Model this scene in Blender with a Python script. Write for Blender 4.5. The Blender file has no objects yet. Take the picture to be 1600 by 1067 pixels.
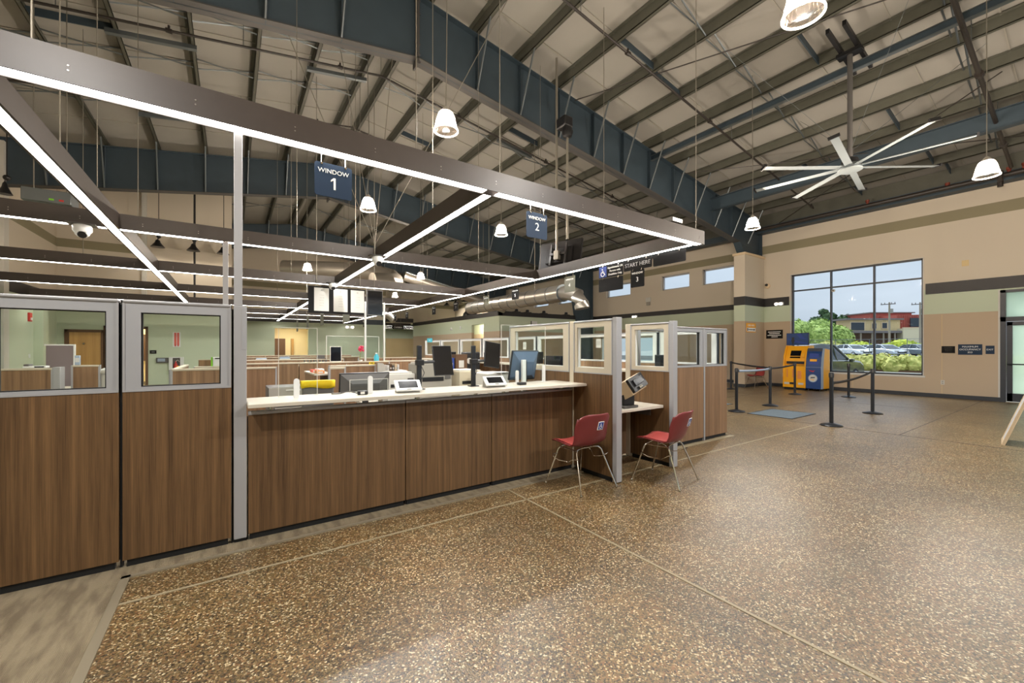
import bpy, bmesh, math, random
from mathutils import Vector, Matrix
R = math.radians
scene = bpy.context.scene
col = scene.collection
random.seed(7)

# ------------------------------------------------------------------ camera
cam_d = bpy.data.cameras.new('camera')
cam = bpy.data.objects.new('camera', cam_d)
col.objects.link(cam)
cam.location = (0, 0, 1.45)
cam.rotation_euler = (R(90), 0, R(55.655 - 90))
cam_d.sensor_width = 36
cam_d.lens = 640.6 / 1600 * 36
cam_d.shift_y = 10.5 / 1600
cam_d.clip_start = 0.05
cam_d.clip_end = 400
scene.camera = cam

# ------------------------------------------------------------------ world, sun, exposure
vs = scene.view_settings
vs.view_transform = 'Standard'
vs.look = 'None'
vs.gamma = 1
vs.use_curve_mapping = False
vs.exposure = 0.35
scene.cycles.transparent_max_bounces = 48
scene.cycles.max_bounces = 14
scene.cycles.diffuse_bounces = 6

world = bpy.data.worlds.new('overcast_sky')
scene.world = world
world.use_nodes = True
wn = world.node_tree.nodes
wl = world.node_tree.links
wn.clear()
w_out = wn.new('ShaderNodeOutputWorld')
w_bg = wn.new('ShaderNodeBackground')
w_tc = wn.new('ShaderNodeTexCoord')
w_map = wn.new('ShaderNodeMapping')
w_map.inputs['Scale'].default_value = (1, 1, 5)
w_noise = wn.new('ShaderNodeTexNoise')
w_noise.inputs['Scale'].default_value = 2.2
w_noise.inputs['Detail'].default_value = 6
w_ramp = wn.new('ShaderNodeValToRGB')
w_ramp.color_ramp.elements[0].position = 0.3
w_ramp.color_ramp.elements[0].color = (0.40, 0.45, 0.505, 1)
w_ramp.color_ramp.elements[1].position = 0.75
w_ramp.color_ramp.elements[1].color = (0.53, 0.575, 0.625, 1)
wl.new(w_tc.outputs['Generated'], w_map.inputs['Vector'])
wl.new(w_map.outputs['Vector'], w_noise.inputs['Vector'])
wl.new(w_noise.outputs['Fac'], w_ramp.inputs['Fac'])
wl.new(w_ramp.outputs['Color'], w_bg.inputs['Color'])
# overcast sky: brighter towards the zenith, L = L0 (1 + 2 sin e)
w_sep = wn.new('ShaderNodeSeparateXYZ')
w_mx = wn.new('ShaderNodeMath')
w_mx.operation = 'MAXIMUM'
w_mx.inputs[1].default_value = 0.0
w_ma = wn.new('ShaderNodeMath')
w_ma.operation = 'MULTIPLY_ADD'
w_ma.inputs[1].default_value = 2.0
w_ma.inputs[2].default_value = 1.0
wl.new(w_tc.outputs['Generated'], w_sep.inputs['Vector'])
wl.new(w_sep.outputs['Z'], w_mx.inputs[0])
wl.new(w_mx.outputs['Value'], w_ma.inputs[0])
wl.new(w_ma.outputs['Value'], w_bg.inputs['Strength'])
wl.new(w_bg.outputs['Background'], w_out.inputs['Surface'])

sun_d = bpy.data.lights.new('sun', 'SUN')
sun_d.energy = 2.6
sun_d.angle = R(25)
sun_d.color = (1.0, 0.97, 0.92)
sun = bpy.data.objects.new('sun', sun_d)
col.objects.link(sun)
sun.rotation_euler = (R(38), 0, R(150))
sun.location = (30, -20, 30)

STRIP = 18.0        # radiance of the linear lamps
PEND = 175.0        # watts of each pendant lamp

# ------------------------------------------------------------------ materials
def lin(c):
    return tuple(((v / 255) / 12.92 if v / 255 <= 0.04045 else ((v / 255 + 0.055) / 1.055) ** 2.4) for v in c)

MATS = {}
def mat(name, rgb, rough=0.6, metal=0.0, spec=0.5, coat=0.0, emit=None, emit_s=0.0, noise=None, bump=None, alpha=None):
    """plain principled material; noise=(scale, amount) varies the colour, bump=(scale, strength) adds relief"""
    m = bpy.data.materials.new(name)
    m.use_nodes = True
    nt = m.node_tree
    b = nt.nodes['Principled BSDF']
    c = lin(rgb)
    b.inputs['Base Color'].default_value = (*c, 1)
    b.inputs['Roughness'].default_value = rough
    b.inputs['Metallic'].default_value = metal
    b.inputs['Specular IOR Level'].default_value = spec
    b.inputs['Coat Weight'].default_value = coat
    if emit:
        b.inputs['Emission Color'].default_value = (*lin(emit), 1)
        b.inputs['Emission Strength'].default_value = emit_s
    if noise or bump:
        geo = nt.nodes.new('ShaderNodeNewGeometry')
    if noise:
        n = nt.nodes.new('ShaderNodeTexNoise')
        n.inputs['Scale'].default_value = noise[0]
        n.inputs['Detail'].default_value = 4
        r = nt.nodes.new('ShaderNodeValToRGB')
        a = noise[1]
        r.color_ramp.elements[0].position = 0.3
        r.color_ramp.elements[1].position = 0.7
        r.color_ramp.elements[0].color = (*[v * (1 - a) for v in c], 1)
        r.color_ramp.elements[1].color = (*[min(1, v * (1 + a)) for v in c], 1)
        nt.links.new(geo.outputs['Position'], n.inputs['Vector'])
        nt.links.new(n.outputs['Fac'], r.inputs['Fac'])
        nt.links.new(r.outputs['Color'], b.inputs['Base Color'])
    if bump:
        n2 = nt.nodes.new('ShaderNodeTexNoise')
        n2.inputs['Scale'].default_value = bump[0]
        n2.inputs['Detail'].default_value = 3
        bp = nt.nodes.new('ShaderNodeBump')
        bp.inputs['Strength'].default_value = bump[1]
        bp.inputs['Distance'].default_value = 0.02
        nt.links.new(geo.outputs['Position'], n2.inputs['Vector'])
        nt.links.new(n2.outputs['Fac'], bp.inputs['Height'])
        nt.links.new(bp.outputs['Normal'], b.inputs['Normal'])
    MATS[name] = m
    return m

def bands(name, stops, rough=0.7):
    """wall paint: horizontal bands of colour by height (stops: list of (z, rgb) upwards)"""
    m = bpy.data.materials.new(name)
    m.use_nodes = True
    nt = m.node_tree
    b = nt.nodes['Principled BSDF']
    b.inputs['Roughness'].default_value = rough
    b.inputs['Specular IOR Level'].default_value = 0.3
    geo = nt.nodes.new('ShaderNodeNewGeometry')
    sep = nt.nodes.new('ShaderNodeSeparateXYZ')
    mul = nt.nodes.new('ShaderNodeMath')
    mul.operation = 'MULTIPLY'
    mul.inputs[1].default_value = 0.1
    r = nt.nodes.new('ShaderNodeValToRGB')
    r.color_ramp.interpolation = 'CONSTANT'
    els = r.color_ramp.elements
    while len(els) < len(stops):
        els.new(0.5)
    for e, (z, c) in zip(els, stops):
        e.position = z / 10
    for e, (z, c) in zip(els, stops):
        e.color = (*lin(c), 1)
    nt.links.new(geo.outputs['Position'], sep.inputs['Vector'])
    nt.links.new(sep.outputs['Z'], mul.inputs[0])
    nt.links.new(mul.outputs['Value'], r.inputs['Fac'])
    nt.links.new(r.outputs['Color'], b.inputs['Base Color'])
    n2 = nt.nodes.new('ShaderNodeTexNoise')
    n2.inputs['Scale'].default_value = 90
    bp = nt.nodes.new('ShaderNodeBump')
    bp.inputs['Strength'].default_value = 0.05
    nt.links.new(geo.outputs['Position'], n2.inputs['Vector'])
    nt.links.new(n2.outputs['Fac'], bp.inputs['Height'])
    nt.links.new(bp.outputs['Normal'], b.inputs['Normal'])
    MATS[name] = m
    return m

def wood(name, dark, light, scale=26.0, rough=0.45):
    """laminate with upright grain: noise stretched along z"""
    m = bpy.data.materials.new(name)
    m.use_nodes = True
    nt = m.node_tree
    b = nt.nodes['Principled BSDF']
    b.inputs['Roughness'].default_value = rough
    b.inputs['Specular IOR Level'].default_value = 0.35
    geo = nt.nodes.new('ShaderNodeNewGeometry')
    mp = nt.nodes.new('ShaderNodeMapping')
    mp.inputs['Scale'].default_value = (1, 1, 0.018)
    n1 = nt.nodes.new('ShaderNodeTexNoise')
    n1.inputs['Scale'].default_value = scale
    n1.inputs['Detail'].default_value = 5
    n1.inputs['Roughness'].default_value = 0.65
    n2 = nt.nodes.new('ShaderNodeTexNoise')
    n2.inputs['Scale'].default_value = scale * 7
    n2.inputs['Detail'].default_value = 3
    mx = nt.nodes.new('ShaderNodeMath')
    mx.operation = 'MULTIPLY_ADD'
    mx.inputs[1].default_value = 0.45
    r = nt.nodes.new('ShaderNodeValToRGB')
    r.color_ramp.elements[0].position = 0.42
    r.color_ramp.elements[1].position = 0.98
    r.color_ramp.elements[0].color = (*lin(dark), 1)
    r.color_ramp.elements[1].color = (*lin(light), 1)
    L = nt.links.new
    L(geo.outputs['Position'], mp.inputs['Vector'])
    L(mp.outputs['Vector'], n1.inputs['Vector'])
    L(mp.outputs['Vector'], n2.inputs['Vector'])
    L(n2.outputs['Fac'], mx.inputs[0])
    L(n1.outputs['Fac'], mx.inputs[2])
    L(mx.outputs['Value'], r.inputs['Fac'])
    L(r.outputs['Color'], b.inputs['Base Color'])
    MATS[name] = m
    return m

def glass(name, tint=(250, 253, 251), gloss=0.12, rough=0.0):
    """thin clear sheet: transparent with a Fresnel gloss"""
    m = bpy.data.materials.new(name)
    m.use_nodes = True
    nt = m.node_tree
    nt.nodes.clear()
    o = nt.nodes.new('ShaderNodeOutputMaterial')
    t = nt.nodes.new('ShaderNodeBsdfTransparent')
    t.inputs['Color'].default_value = (*lin(tint), 1)
    g = nt.nodes.new('ShaderNodeBsdfGlossy')
    g.inputs['Roughness'].default_value = rough
    mx = nt.nodes.new('ShaderNodeMixShader')
    fr = nt.nodes.new('ShaderNodeFresnel')
    fr.inputs['IOR'].default_value = 1.45
    ml = nt.nodes.new('ShaderNodeMath')
    ml.operation = 'MULTIPLY'
    ml.inputs[1].default_value = gloss * 8
    gm = nt.nodes.new('ShaderNodeNewGeometry')      # gloss on the outer faces only: the sheet has no inside reflections
    inv = nt.nodes.new('ShaderNodeMath')
    inv.operation = 'SUBTRACT'
    inv.inputs[0].default_value = 1.0
    mf = nt.nodes.new('ShaderNodeMath')
    mf.operation = 'MULTIPLY'
    nt.links.new(gm.outputs['Backfacing'], inv.inputs[1])
    nt.links.new(fr.outputs['Fac'], ml.inputs[0])
    nt.links.new(ml.outputs['Value'], mf.inputs[0])
    nt.links.new(inv.outputs['Value'], mf.inputs[1])
    nt.links.new(mf.outputs['Value'], mx.inputs['Fac'])
    nt.links.new(t.outputs['BSDF'], mx.inputs[1])
    nt.links.new(g.outputs['BSDF'], mx.inputs[2])
    nt.links.new(mx.outputs['Shader'], o.inputs['Surface'])
    MATS[name] = m
    return m

def pebble_floor():
    m = bpy.data.materials.new('pebble_epoxy')
    m.use_nodes = True
    nt = m.node_tree
    b = nt.nodes['Principled BSDF']
    L = nt.links.new
    geo = nt.nodes.new('ShaderNodeNewGeometry')
    v = nt.nodes.new('ShaderNodeTexVoronoi')
    v.inputs['Scale'].default_value = 128
    sep = nt.nodes.new('ShaderNodeSeparateColor')
    r = nt.nodes.new('ShaderNodeValToRGB')
    els = r.color_ramp.elements
    cols = [(0.0, (40, 32, 21)), (0.2, (68, 55, 34)), (0.4, (94, 77, 48)), (0.6, (116, 97, 62)),
            (0.76, (112, 76, 46)), (0.88, (142, 122, 86)), (0.965, (196, 182, 150))]
    while len(els) < len(cols):
        els.new(0.5)
    for e, (p, c) in zip(els, cols):
        e.position = p
    for e, (p, c) in zip(els, cols):
        e.color = (*lin(c), 1)
    L(geo.outputs['Position'], v.inputs['Vector'])
    L(v.outputs['Color'], sep.inputs['Color'])
    L(sep.outputs['Red'], r.inputs['Fac'])
    # mottled wear over metres
    n = nt.nodes.new('ShaderNodeTexNoise')
    n.inputs['Scale'].default_value = 1.3
    n.inputs['Detail'].default_value = 5
    rr = nt.nodes.new('ShaderNodeValToRGB')
    rr.color_ramp.elements[0].position = 0.3
    rr.color_ramp.elements[1].position = 0.72
    rr.color_ramp.elements[0].color = (0.74, 0.74, 0.74, 1)
    rr.color_ramp.elements[1].color = (1.18, 1.18, 1.16, 1)
    n3 = nt.nodes.new('ShaderNodeTexNoise')
    n3.inputs['Scale'].default_value = 4.5
    n3.inputs['Detail'].default_value = 4
    r3 = nt.nodes.new('ShaderNodeValToRGB')
    r3.color_ramp.elements[0].position = 0.35
    r3.color_ramp.elements[1].position = 0.68
    r3.color_ramp.elements[0].color = (1.06, 0.98, 0.88, 1)
    r3.color_ramp.elements[1].color = (0.97, 1.0, 1.0, 1)
    mx3 = nt.nodes.new('ShaderNodeMix')
    mx3.data_type = 'RGBA'
    mx3.blend_type = 'MULTIPLY'
    mx3.inputs['Factor'].default_value = 1.0
    L(geo.outputs['Position'], n3.inputs['Vector'])
    L(n3.outputs['Fac'], r3.inputs['Fac'])
    mx = nt.nodes.new('ShaderNodeMix')
    mx.data_type = 'RGBA'
    mx.blend_type = 'MULTIPLY'
    mx.inputs['Factor'].default_value = 1.0
    L(geo.outputs['Position'], n.inputs['Vector'])
    L(n.outputs['Fac'], rr.inputs['Fac'])
    L(r.outputs['Color'], mx.inputs['A'])
    L(rr.outputs['Color'], mx.inputs['B'])
    L(mx.outputs['Result'], mx3.inputs['A'])
    L(r3.outputs['Color'], mx3.inputs['B'])
    L(mx3.outputs['Result'], b.inputs['Base Color'])
    bp = nt.nodes.new('ShaderNodeBump')
    bp.inputs['Strength'].default_value = 0.35
    bp.inputs['Distance'].default_value = 0.004
    L(v.outputs['Distance'], bp.inputs['Height'])
    bp.invert = True
    L(bp.outputs['Normal'], b.inputs['Normal'])
    b.inputs['Roughness'].default_value = 0.36
    b.inputs['Specular IOR Level'].default_value = 0.85
    MATS['pebble'] = m
    return m

def carpet_mat():
    m = bpy.data.materials.new('loop_carpet')
    m.use_nodes = True
    nt = m.node_tree
    b = nt.nodes['Principled BSDF']
    L = nt.links.new
    geo = nt.nodes.new('ShaderNodeNewGeometry')
    mp = nt.nodes.new('ShaderNodeMapping')
    mp.inputs['Scale'].default_value = (7.0, 1.6, 1)
    mp.inputs['Rotation'].default_value = (0, 0, 0.25)
    n = nt.nodes.new('ShaderNodeTexNoise')
    n.inputs['Scale'].default_value = 2.4
    n.inputs['Detail'].default_value = 6
    r = nt.nodes.new('ShaderNodeValToRGB')
    r.color_ramp.elements[0].position = 0.38
    r.color_ramp.elements[1].position = 0.58
    r.color_ramp.elements[0].color = (*lin((114, 102, 84)), 1)
    r.color_ramp.elements[1].color = (*lin((138, 126, 104)), 1)
    w = nt.nodes.new('ShaderNodeTexWave')
    w.inputs['Scale'].default_value = 45
    w.inputs['Distortion'].default_value = 1.5
    w.bands_direction = 'X'
    bp = nt.nodes.new('ShaderNodeBump')
    bp.inputs['Strength'].default_value = 0.6
    bp.inputs['Distance'].default_value = 0.004
    L(geo.outputs['Position'], mp.inputs['Vector'])
    L(mp.outputs['Vector'], n.inputs['Vector'])
    L(n.outputs['Fac'], r.inputs['Fac'])
    L(r.outputs['Color'], b.inputs['Base Color'])
    L(geo.outputs['Position'], w.inputs['Vector'])
    L(w.outputs['Fac'], bp.inputs['Height'])
    L(bp.outputs['Normal'], b.inputs['Normal'])
    b.inputs['Roughness'].default_value = 0.95
    b.inputs['Specular IOR Level'].default_value = 0.1
    MATS['carpet'] = m

def foliage(name, dark, light, scale=3.0):
    m = bpy.data.materials.new(name)
    m.use_nodes = True
    nt = m.node_tree
    b = nt.nodes['Principled BSDF']
    geo = nt.nodes.new('ShaderNodeNewGeometry')
    n = nt.nodes.new('ShaderNodeTexNoise')
    n.inputs['Scale'].default_value = scale
    n.inputs['Detail'].default_value = 5
    r = nt.nodes.new('ShaderNodeValToRGB')
    r.color_ramp.elements[0].position = 0.35
    r.color_ramp.elements[1].position = 0.65
    r.color_ramp.elements[0].color = (*lin(dark), 1)
    r.color_ramp.elements[1].color = (*lin(light), 1)
    nt.links.new(geo.outputs['Position'], n.inputs['Vector'])
    nt.links.new(n.outputs['Fac'], r.inputs['Fac'])
    nt.links.new(r.outputs['Color'], b.inputs['Base Color'])
    b.inputs['Roughness'].default_value = 0.8
    MATS[name] = m

BEIGE, OLIVE, GREEN, TAN = (200, 190, 173), (138, 131, 106), (188, 199, 176), (184, 165, 141)
bands('wall_paint', [(0.0, TAN), (2.45, GREEN), (3.2, BEIGE), (5.1, OLIVE), (5.42, BEIGE)])
bands('office_paint', [(0.0, GREEN), (3.2, BEIGE), (5.1, OLIVE), (5.42, BEIGE)])
bands('box_paint', [(0.0, TAN), (2.27, GREEN)])
mat('beige_plain', BEIGE, 0.7, spec=0.3)
mat('trim_black', (38, 36, 36), 0.5)
mat('base_vinyl', (46, 48, 52), 0.5)
mat('cap_beige', (214, 192, 158), 0.6)
mat('insulation', (152, 149, 142), 0.75, spec=0.2, bump=(2.2, 0.5), noise=(0.6, 0.06))
mat('frame_steel', (56, 69, 78), 0.5, spec=0.4, noise=(3, 0.06))
mat('flange_steel', (70, 68, 66), 0.55)
mat('purlin_steel', (82, 82, 72), 0.5, noise=(4, 0.08))
mat('galv', (112, 119, 122), 0.42, metal=0.7)
mat('pipe_dark', (44, 38, 34), 0.45)
mat('pipe_red', (120, 52, 36), 0.5)
mat('seam_tape', (150, 146, 136), 0.6)
mat('beam_brown', (62, 55, 51), 0.42, spec=0.45, noise=(9, 0.05))
mat('bolt', (150, 145, 138), 0.35, metal=0.7)
mat('lens', (250, 245, 232), 0.5, emit=(255, 250, 243), emit_s=STRIP)
mat('lens_bright', (250, 245, 232), 0.5, emit=(255, 250, 243), emit_s=STRIP * 1.5)
mat('rod', (128, 124, 114), 0.45, metal=0.4)
mat('mon_lit_blue', (84, 104, 130), 0.5)  # monitor housing, light on its top slope put into the colour
mat('alu', (160, 160, 162), 0.42, metal=0.2)
mat('alu_warm', (190, 180, 160), 0.45, metal=0.2)
mat('panel_frame', (156, 157, 160), 0.42, metal=0.1)
wood('wood_panel', (62, 44, 28), (120, 91, 60), scale=34.0)
wood('wood_cubicle', (92, 68, 50), (150, 118, 88), scale=20)
wood('door_wood', (168, 126, 74), (206, 164, 104), scale=6)
glass('clear_glass')
glass('acrylic', (251, 254, 253), 0.10)
def frosted():
    m = glass('door_glass', (225, 238, 222), 0.12)
    nt = m.node_tree
    o = [n for n in nt.nodes if n.type == 'OUTPUT_MATERIAL'][0]
    base = o.inputs['Surface'].links[0].from_socket
    tr = nt.nodes.new('ShaderNodeBsdfTranslucent')
    tr.inputs['Color'].default_value = (0.86, 0.95, 0.84, 1)
    mx = nt.nodes.new('ShaderNodeMixShader')
    mx.inputs['Fac'].default_value = 0.6
    nt.links.new(base, mx.inputs[1])
    nt.links.new(tr.outputs['BSDF'], mx.inputs[2])
    nt.links.new(mx.outputs['Shader'], o.inputs['Surface'])
frosted()
def prismatic():
    m = glass('shade_glass', (255, 248, 240), 0.10, rough=0.1)
    nt = m.node_tree
    o = [n for n in nt.nodes if n.type == 'OUTPUT_MATERIAL'][0]
    base = o.inputs['Surface'].links[0].from_socket
    tr = nt.nodes.new('ShaderNodeBsdfTranslucent')
    tr.inputs['Color'].default_value = (0.9, 0.86, 0.82, 1)
    mx = nt.nodes.new('ShaderNodeMixShader')
    mx.inputs['Fac'].default_value = 0.12
    nt.links.new(base, mx.inputs[1])
    nt.links.new(tr.outputs['BSDF'], mx.inputs[2])
    nt.links.new(mx.outputs['Shader'], o.inputs['Surface'])
prismatic()
glass('window_glass', (246, 250, 253), 0.06)
mat('worktop', (196, 189, 174), 0.35, noise=(14, 0.04))
mat('black_gap', (10, 10, 10), 0.8)
mat('black_plastic', (24, 24, 26), 0.4)
mat('black_satin', (30, 32, 36), 0.3)
mat('screen', (16, 18, 22), 0.12)
mat('screen_blue', (40, 58, 84), 0.15)
mat('grey_plastic', (150, 146, 136), 0.5)
mat('mauve', (122, 110, 112), 0.8)
mat('dark_grey', (84, 82, 80), 0.5)
mat('light_grey', (196, 194, 186), 0.5)
mat('beige_plastic', (186, 176, 152), 0.5)
mat('white_plastic', (216, 217, 216), 0.35)
mat('paper', (200, 199, 193), 0.7)
mat('chrome', (205, 200, 190), 0.15, metal=1.0)
mat('chair_red', (116, 46, 47), 0.4, spec=0.4)
mat('chair_fabric', (154, 56, 50), 0.8)
mat('sticker_blue', (34, 62, 140), 0.5)
mat('white_print', (240, 240, 236), 0.5)
mat('grey_print', (160, 160, 160), 0.5)
mat('sign_navy', (32, 50, 72), 0.6, spec=0.25)
mat('sign_black', (26, 25, 25), 0.75, spec=0.15)
mat('sign_grey', (92, 92, 76), 0.5)
mat('sign_edge', (170, 166, 150), 0.4)
mat('rubber', (26, 26, 26), 0.8)
mat('kiosk_yellow', (240, 168, 26), 0.35, spec=0.4)
mat('kiosk_blue', (24, 60, 116), 0.35)
mat('kiosk_grey', (74, 78, 86), 0.4)
mat('belt_grey', (150, 164, 182), 0.6)
mat('belt_black', (36, 30, 32), 0.6)
mat('mat_blue', (92, 104, 112), 0.9, noise=(30, 0.15))
mat('door_frame', (40, 44, 52), 0.4)
mat('joint_strip', (150, 138, 112), 0.5)
mat('joint_dark', (92, 88, 84), 0.7)
mat('metal_edge', (140, 130, 110), 0.45, metal=0.3)
mat('yellow', (236, 204, 30), 0.6)
mat('red', (190, 40, 34), 0.5)
mat('red_pale', (214, 96, 84), 0.6)
mat('lime', (120, 200, 40), 0.5)
mat('orange', (222, 140, 70), 0.6)
mat('orange_hot', (236, 170, 40), 0.5)
mat('pink', (230, 70, 110), 0.6)
mat('teal', (60, 160, 180), 0.4)
mat('brown', (96, 68, 44), 0.6)
mat('cream_lit', (238, 222, 180), 0.7)
mat('steel_duct', (176, 170, 160), 0.3, metal=0.85, bump=(18, 0.15))
mat('fan_white', (164, 173, 176), 0.4, metal=0.15)
mat('lamp_glow', (255, 240, 220), 0.5, emit=(255, 240, 222), emit_s=8)
mat('lamp_panel', (255, 246, 230), 0.5, emit=(255, 240, 214), emit_s=55)
mat('emergency_glow', (255, 250, 240), 0.5, emit=(255, 246, 230), emit_s=2.0)
mat('asphalt', (150, 150, 150), 0.9, noise=(2, 0.08))
mat('kerb', (190, 188, 178), 0.9)
mat('car_silver', (186, 194, 202), 0.25, metal=0.3, coat=0.6)
mat('car_white', (220, 226, 230), 0.25, coat=0.6)
mat('car_grey', (120, 130, 136), 0.25, metal=0.3, coat=0.6)
mat('car_green', (66, 72, 58), 0.2, metal=0.2, coat=0.8)
mat('car_glass', (46, 56, 64), 0.08)
mat('tyre', (30, 30, 32), 0.8)
mat('stucco', (206, 184, 138), 0.9, noise=(1, 0.04))
mat('stucco_pale', (208, 198, 166), 0.9)
mat('barn_red', (164, 82, 70), 0.8, noise=(2, 0.08))
mat('roof_grey', (112, 106, 104), 0.8)
mat('pole_wood', (150, 140, 122), 0.9)
mat('turquoise', (90, 176, 172), 0.5)
foliage('leaf_light', (112, 140, 62), (184, 204, 112), 1.2)
foliage('leaf_yellow', (140, 160, 40), (206, 214, 70), 2.0)
foliage('leaf_dark', (40, 66, 40), (84, 112, 66), 1.0)
foliage('hedge_leaf', (136, 144, 62), (214, 210, 124), 3.0)
pebble_floor()
carpet_mat()

# ------------------------------------------------------------------ builders
class MB:
    """collects plain shapes and links them as ONE mesh object"""
    def __init__(s):
        s.bm = bmesh.new()
    def face(s, pts):
        return s.bm.faces.new([s.bm.verts.new(p) for p in pts])
    def box(s, x0, y0, z0, x1, y1, z1, M=None):
        if x0 > x1: x0, x1 = x1, x0
        if y0 > y1: y0, y1 = y1, y0
        if z0 > z1: z0, z1 = z1, z0
        c = [(x0, y0, z0), (x1, y0, z0), (x1, y1, z0), (x0, y1, z0), (x0, y0, z1), (x1, y0, z1), (x1, y1, z1), (x0, y1, z1)]
        if M: c = [M @ Vector(p) for p in c]
        v = [s.bm.verts.new(p) for p in c]
        for f in ((3, 2, 1, 0), (4, 5, 6, 7), (0, 1, 5, 4), (1, 2, 6, 5), (2, 3, 7, 6), (3, 0, 4, 7)):
            s.bm.faces.new([v[i] for i in f])
        return s
    def prism(s, pts, d):
        """closed outline (3-d points) swept along vector d"""
        d = Vector(d)
        a = [s.bm.verts.new(p) for p in pts]
        b = [s.bm.verts.new(Vector(p) + d) for p in pts]
        n = len(pts)
        s.bm.faces.new(a[::-1])
        s.bm.faces.new(b)
        for i in range(n):
            s.bm.faces.new((a[i], a[(i + 1) % n], b[(i + 1) % n], b[i]))
        return s
    def rod(s, p0, p1, r, r1=None, n=8, caps=True):
        p0, p1 = Vector(p0), Vector(p1)
        r1 = r if r1 is None else r1
        q = (p1 - p0).to_track_quat('Z', 'Y')
        A, B = [], []
        for i in range(n):
            a = 2 * math.pi * i / n
            o = Vector((math.cos(a), math.sin(a), 0))
            A.append(s.bm.verts.new(p0 + q @ (o * r)))
            B.append(s.bm.verts.new(p1 + q @ (o * r1)))
        for i in range(n):
            s.bm.faces.new((A[i], A[(i + 1) % n], B[(i + 1) % n], B[i]))
        if caps:
            s.bm.faces.new(A[::-1])
            s.bm.faces.new(B)
        return s
    def tube(s, pts, r, n=8):
        pts = [Vector(p) for p in pts]
        rings = []
        up = Vector((0.123, 0.456, 0.881)).normalized()
        for i, p in enumerate(pts):
            t = (pts[min(i + 1, len(pts) - 1)] - pts[max(i - 1, 0)]).normalized()
            x = t.cross(up)
            if x.length < 1e-3: x = t.cross(Vector((1, 0, 0)))
            x.normalize()
            y = t.cross(x)
            rings.append([s.bm.verts.new(p + (x * math.cos(2 * math.pi * k / n) + y * math.sin(2 * math.pi * k / n)) * r) for k in range(n)])
        for a, b in zip(rings, rings[1:]):
            for k in range(n):
                s.bm.faces.new((a[k], a[(k + 1) % n], b[(k + 1) % n], b[k]))
        s.bm.faces.new(rings[0][::-1])
        s.bm.faces.new(rings[-1])
        return s
    def lathe(s, prof, c=(0, 0, 0), n=24, axis=None, cap=True):
        """profile of (radius, height) round the z axis (or 'axis') at c"""
        c = Vector(c)
        q = Vector(axis).to_track_quat('Z', 'Y') if axis else None
        rings = []
        for r, h in prof:
            ring = []
            for k in range(n):
                a = 2 * math.pi * k / n
                o = Vector((math.cos(a) * r, math.sin(a) * r, h))
                if q: o = q @ o
                ring.append(s.bm.verts.new(c + o))
            rings.append(ring)
        for a, b in zip(rings, rings[1:]):
            for k in range(n):
                s.bm.faces.new((a[k], a[(k + 1) % n], b[(k + 1) % n], b[k]))
        if cap:
            if prof[0][0] > 1e-4: s.bm.faces.new(rings[0][::-1])
            if prof[-1][0] > 1e-4: s.bm.faces.new(rings[-1])
        return s
    def grid(s, P):
        """P: rows of 3-d points"""
        V = [[s.bm.verts.new(p) for p in row] for row in P]
        for a, b in zip(V, V[1:]):
            for k in range(len(a) - 1):
                s.bm.faces.new((a[k], a[k + 1], b[k + 1], b[k]))
        return s
    def blob(s, c, r, sub=2, jit=0.25, seed=0, sc=(1, 1, 1)):
        rnd = random.Random(seed)
        g = bmesh.ops.create_icosphere(s.bm, subdivisions=sub, radius=1)
        for v in g['verts']:
            k = r * (1 + rnd.uniform(-jit, jit))
            v.co = Vector((v.co.x * sc[0] * k + c[0], v.co.y * sc[1] * k + c[1], v.co.z * sc[2] * k + c[2]))
        return s
    def build(s, name, m, parent=None, world=True, bevel=0, smooth=True, solid=0, kind=None):
        if parent is not None and world:
            off = Vector(parent['wloc'])
            rz = parent.get('wrot', 0.0)
            Mi = Matrix.Rotation(-rz, 4, 'Z') @ Matrix.Translation(-off)
            bmesh.ops.transform(s.bm, matrix=Mi, verts=s.bm.verts)
        bmesh.ops.recalc_face_normals(s.bm, faces=s.bm.faces)
        me = bpy.data.meshes.new(name)
        s.bm.to_mesh(me)
        s.bm.free()
        if smooth and len(me.polygons):
            me.polygons.foreach_set('use_smooth', [True] * len(me.polygons))
            me.set_sharp_from_angle(angle=R(35))
        me.materials.append(MATS[m] if isinstance(m, str) else m)
        o = bpy.data.objects.new(name, me)
        col.objects.link(o)
        if parent is not None:
            o.parent = parent
            o['wloc'] = parent['wloc']
            o['wrot'] = parent.get('wrot', 0.0)
        else:
            o['wloc'] = (0, 0, 0)
        if solid:
            md = o.modifiers.new('thickness', 'SOLIDIFY')
            md.thickness = solid
            md.offset = 0
        if bevel:
            md = o.modifiers.new('bevel', 'BEVEL')
            md.width = bevel
            md.segments = 2
            md.limit_method = 'ANGLE'
        if kind: o['kind'] = kind
        return o

def tag(o, label=None, cat=None, group=None, kind=None):
    if label: o['label'] = label
    if cat: o['category'] = cat
    if group: o['group'] = group
    if kind: o['kind'] = kind
    return o

def thing(name, label, cat, loc=(0, 0, 0), rz=0.0, group=None):
    o = bpy.data.objects.new(name, None)
    col.objects.link(o)
    o.empty_display_size = 0.1
    o.location = loc
    o.rotation_euler = (0, 0, rz)
    o['wloc'] = tuple(loc)
    o['wrot'] = rz
    return tag(o, label, cat, group)

def structure(name, parent=None):
    o = bpy.data.objects.new(name, None)
    col.objects.link(o)
    o['wloc'] = (0, 0, 0)
    o['kind'] = 'structure'
    return o

def copy_tree(o, parent=None):
    c = o.copy()
    col.objects.link(c)
    if parent is not None: c.parent = parent
    for ch in list(o.children):
        copy_tree(ch, c)
    return c

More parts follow.
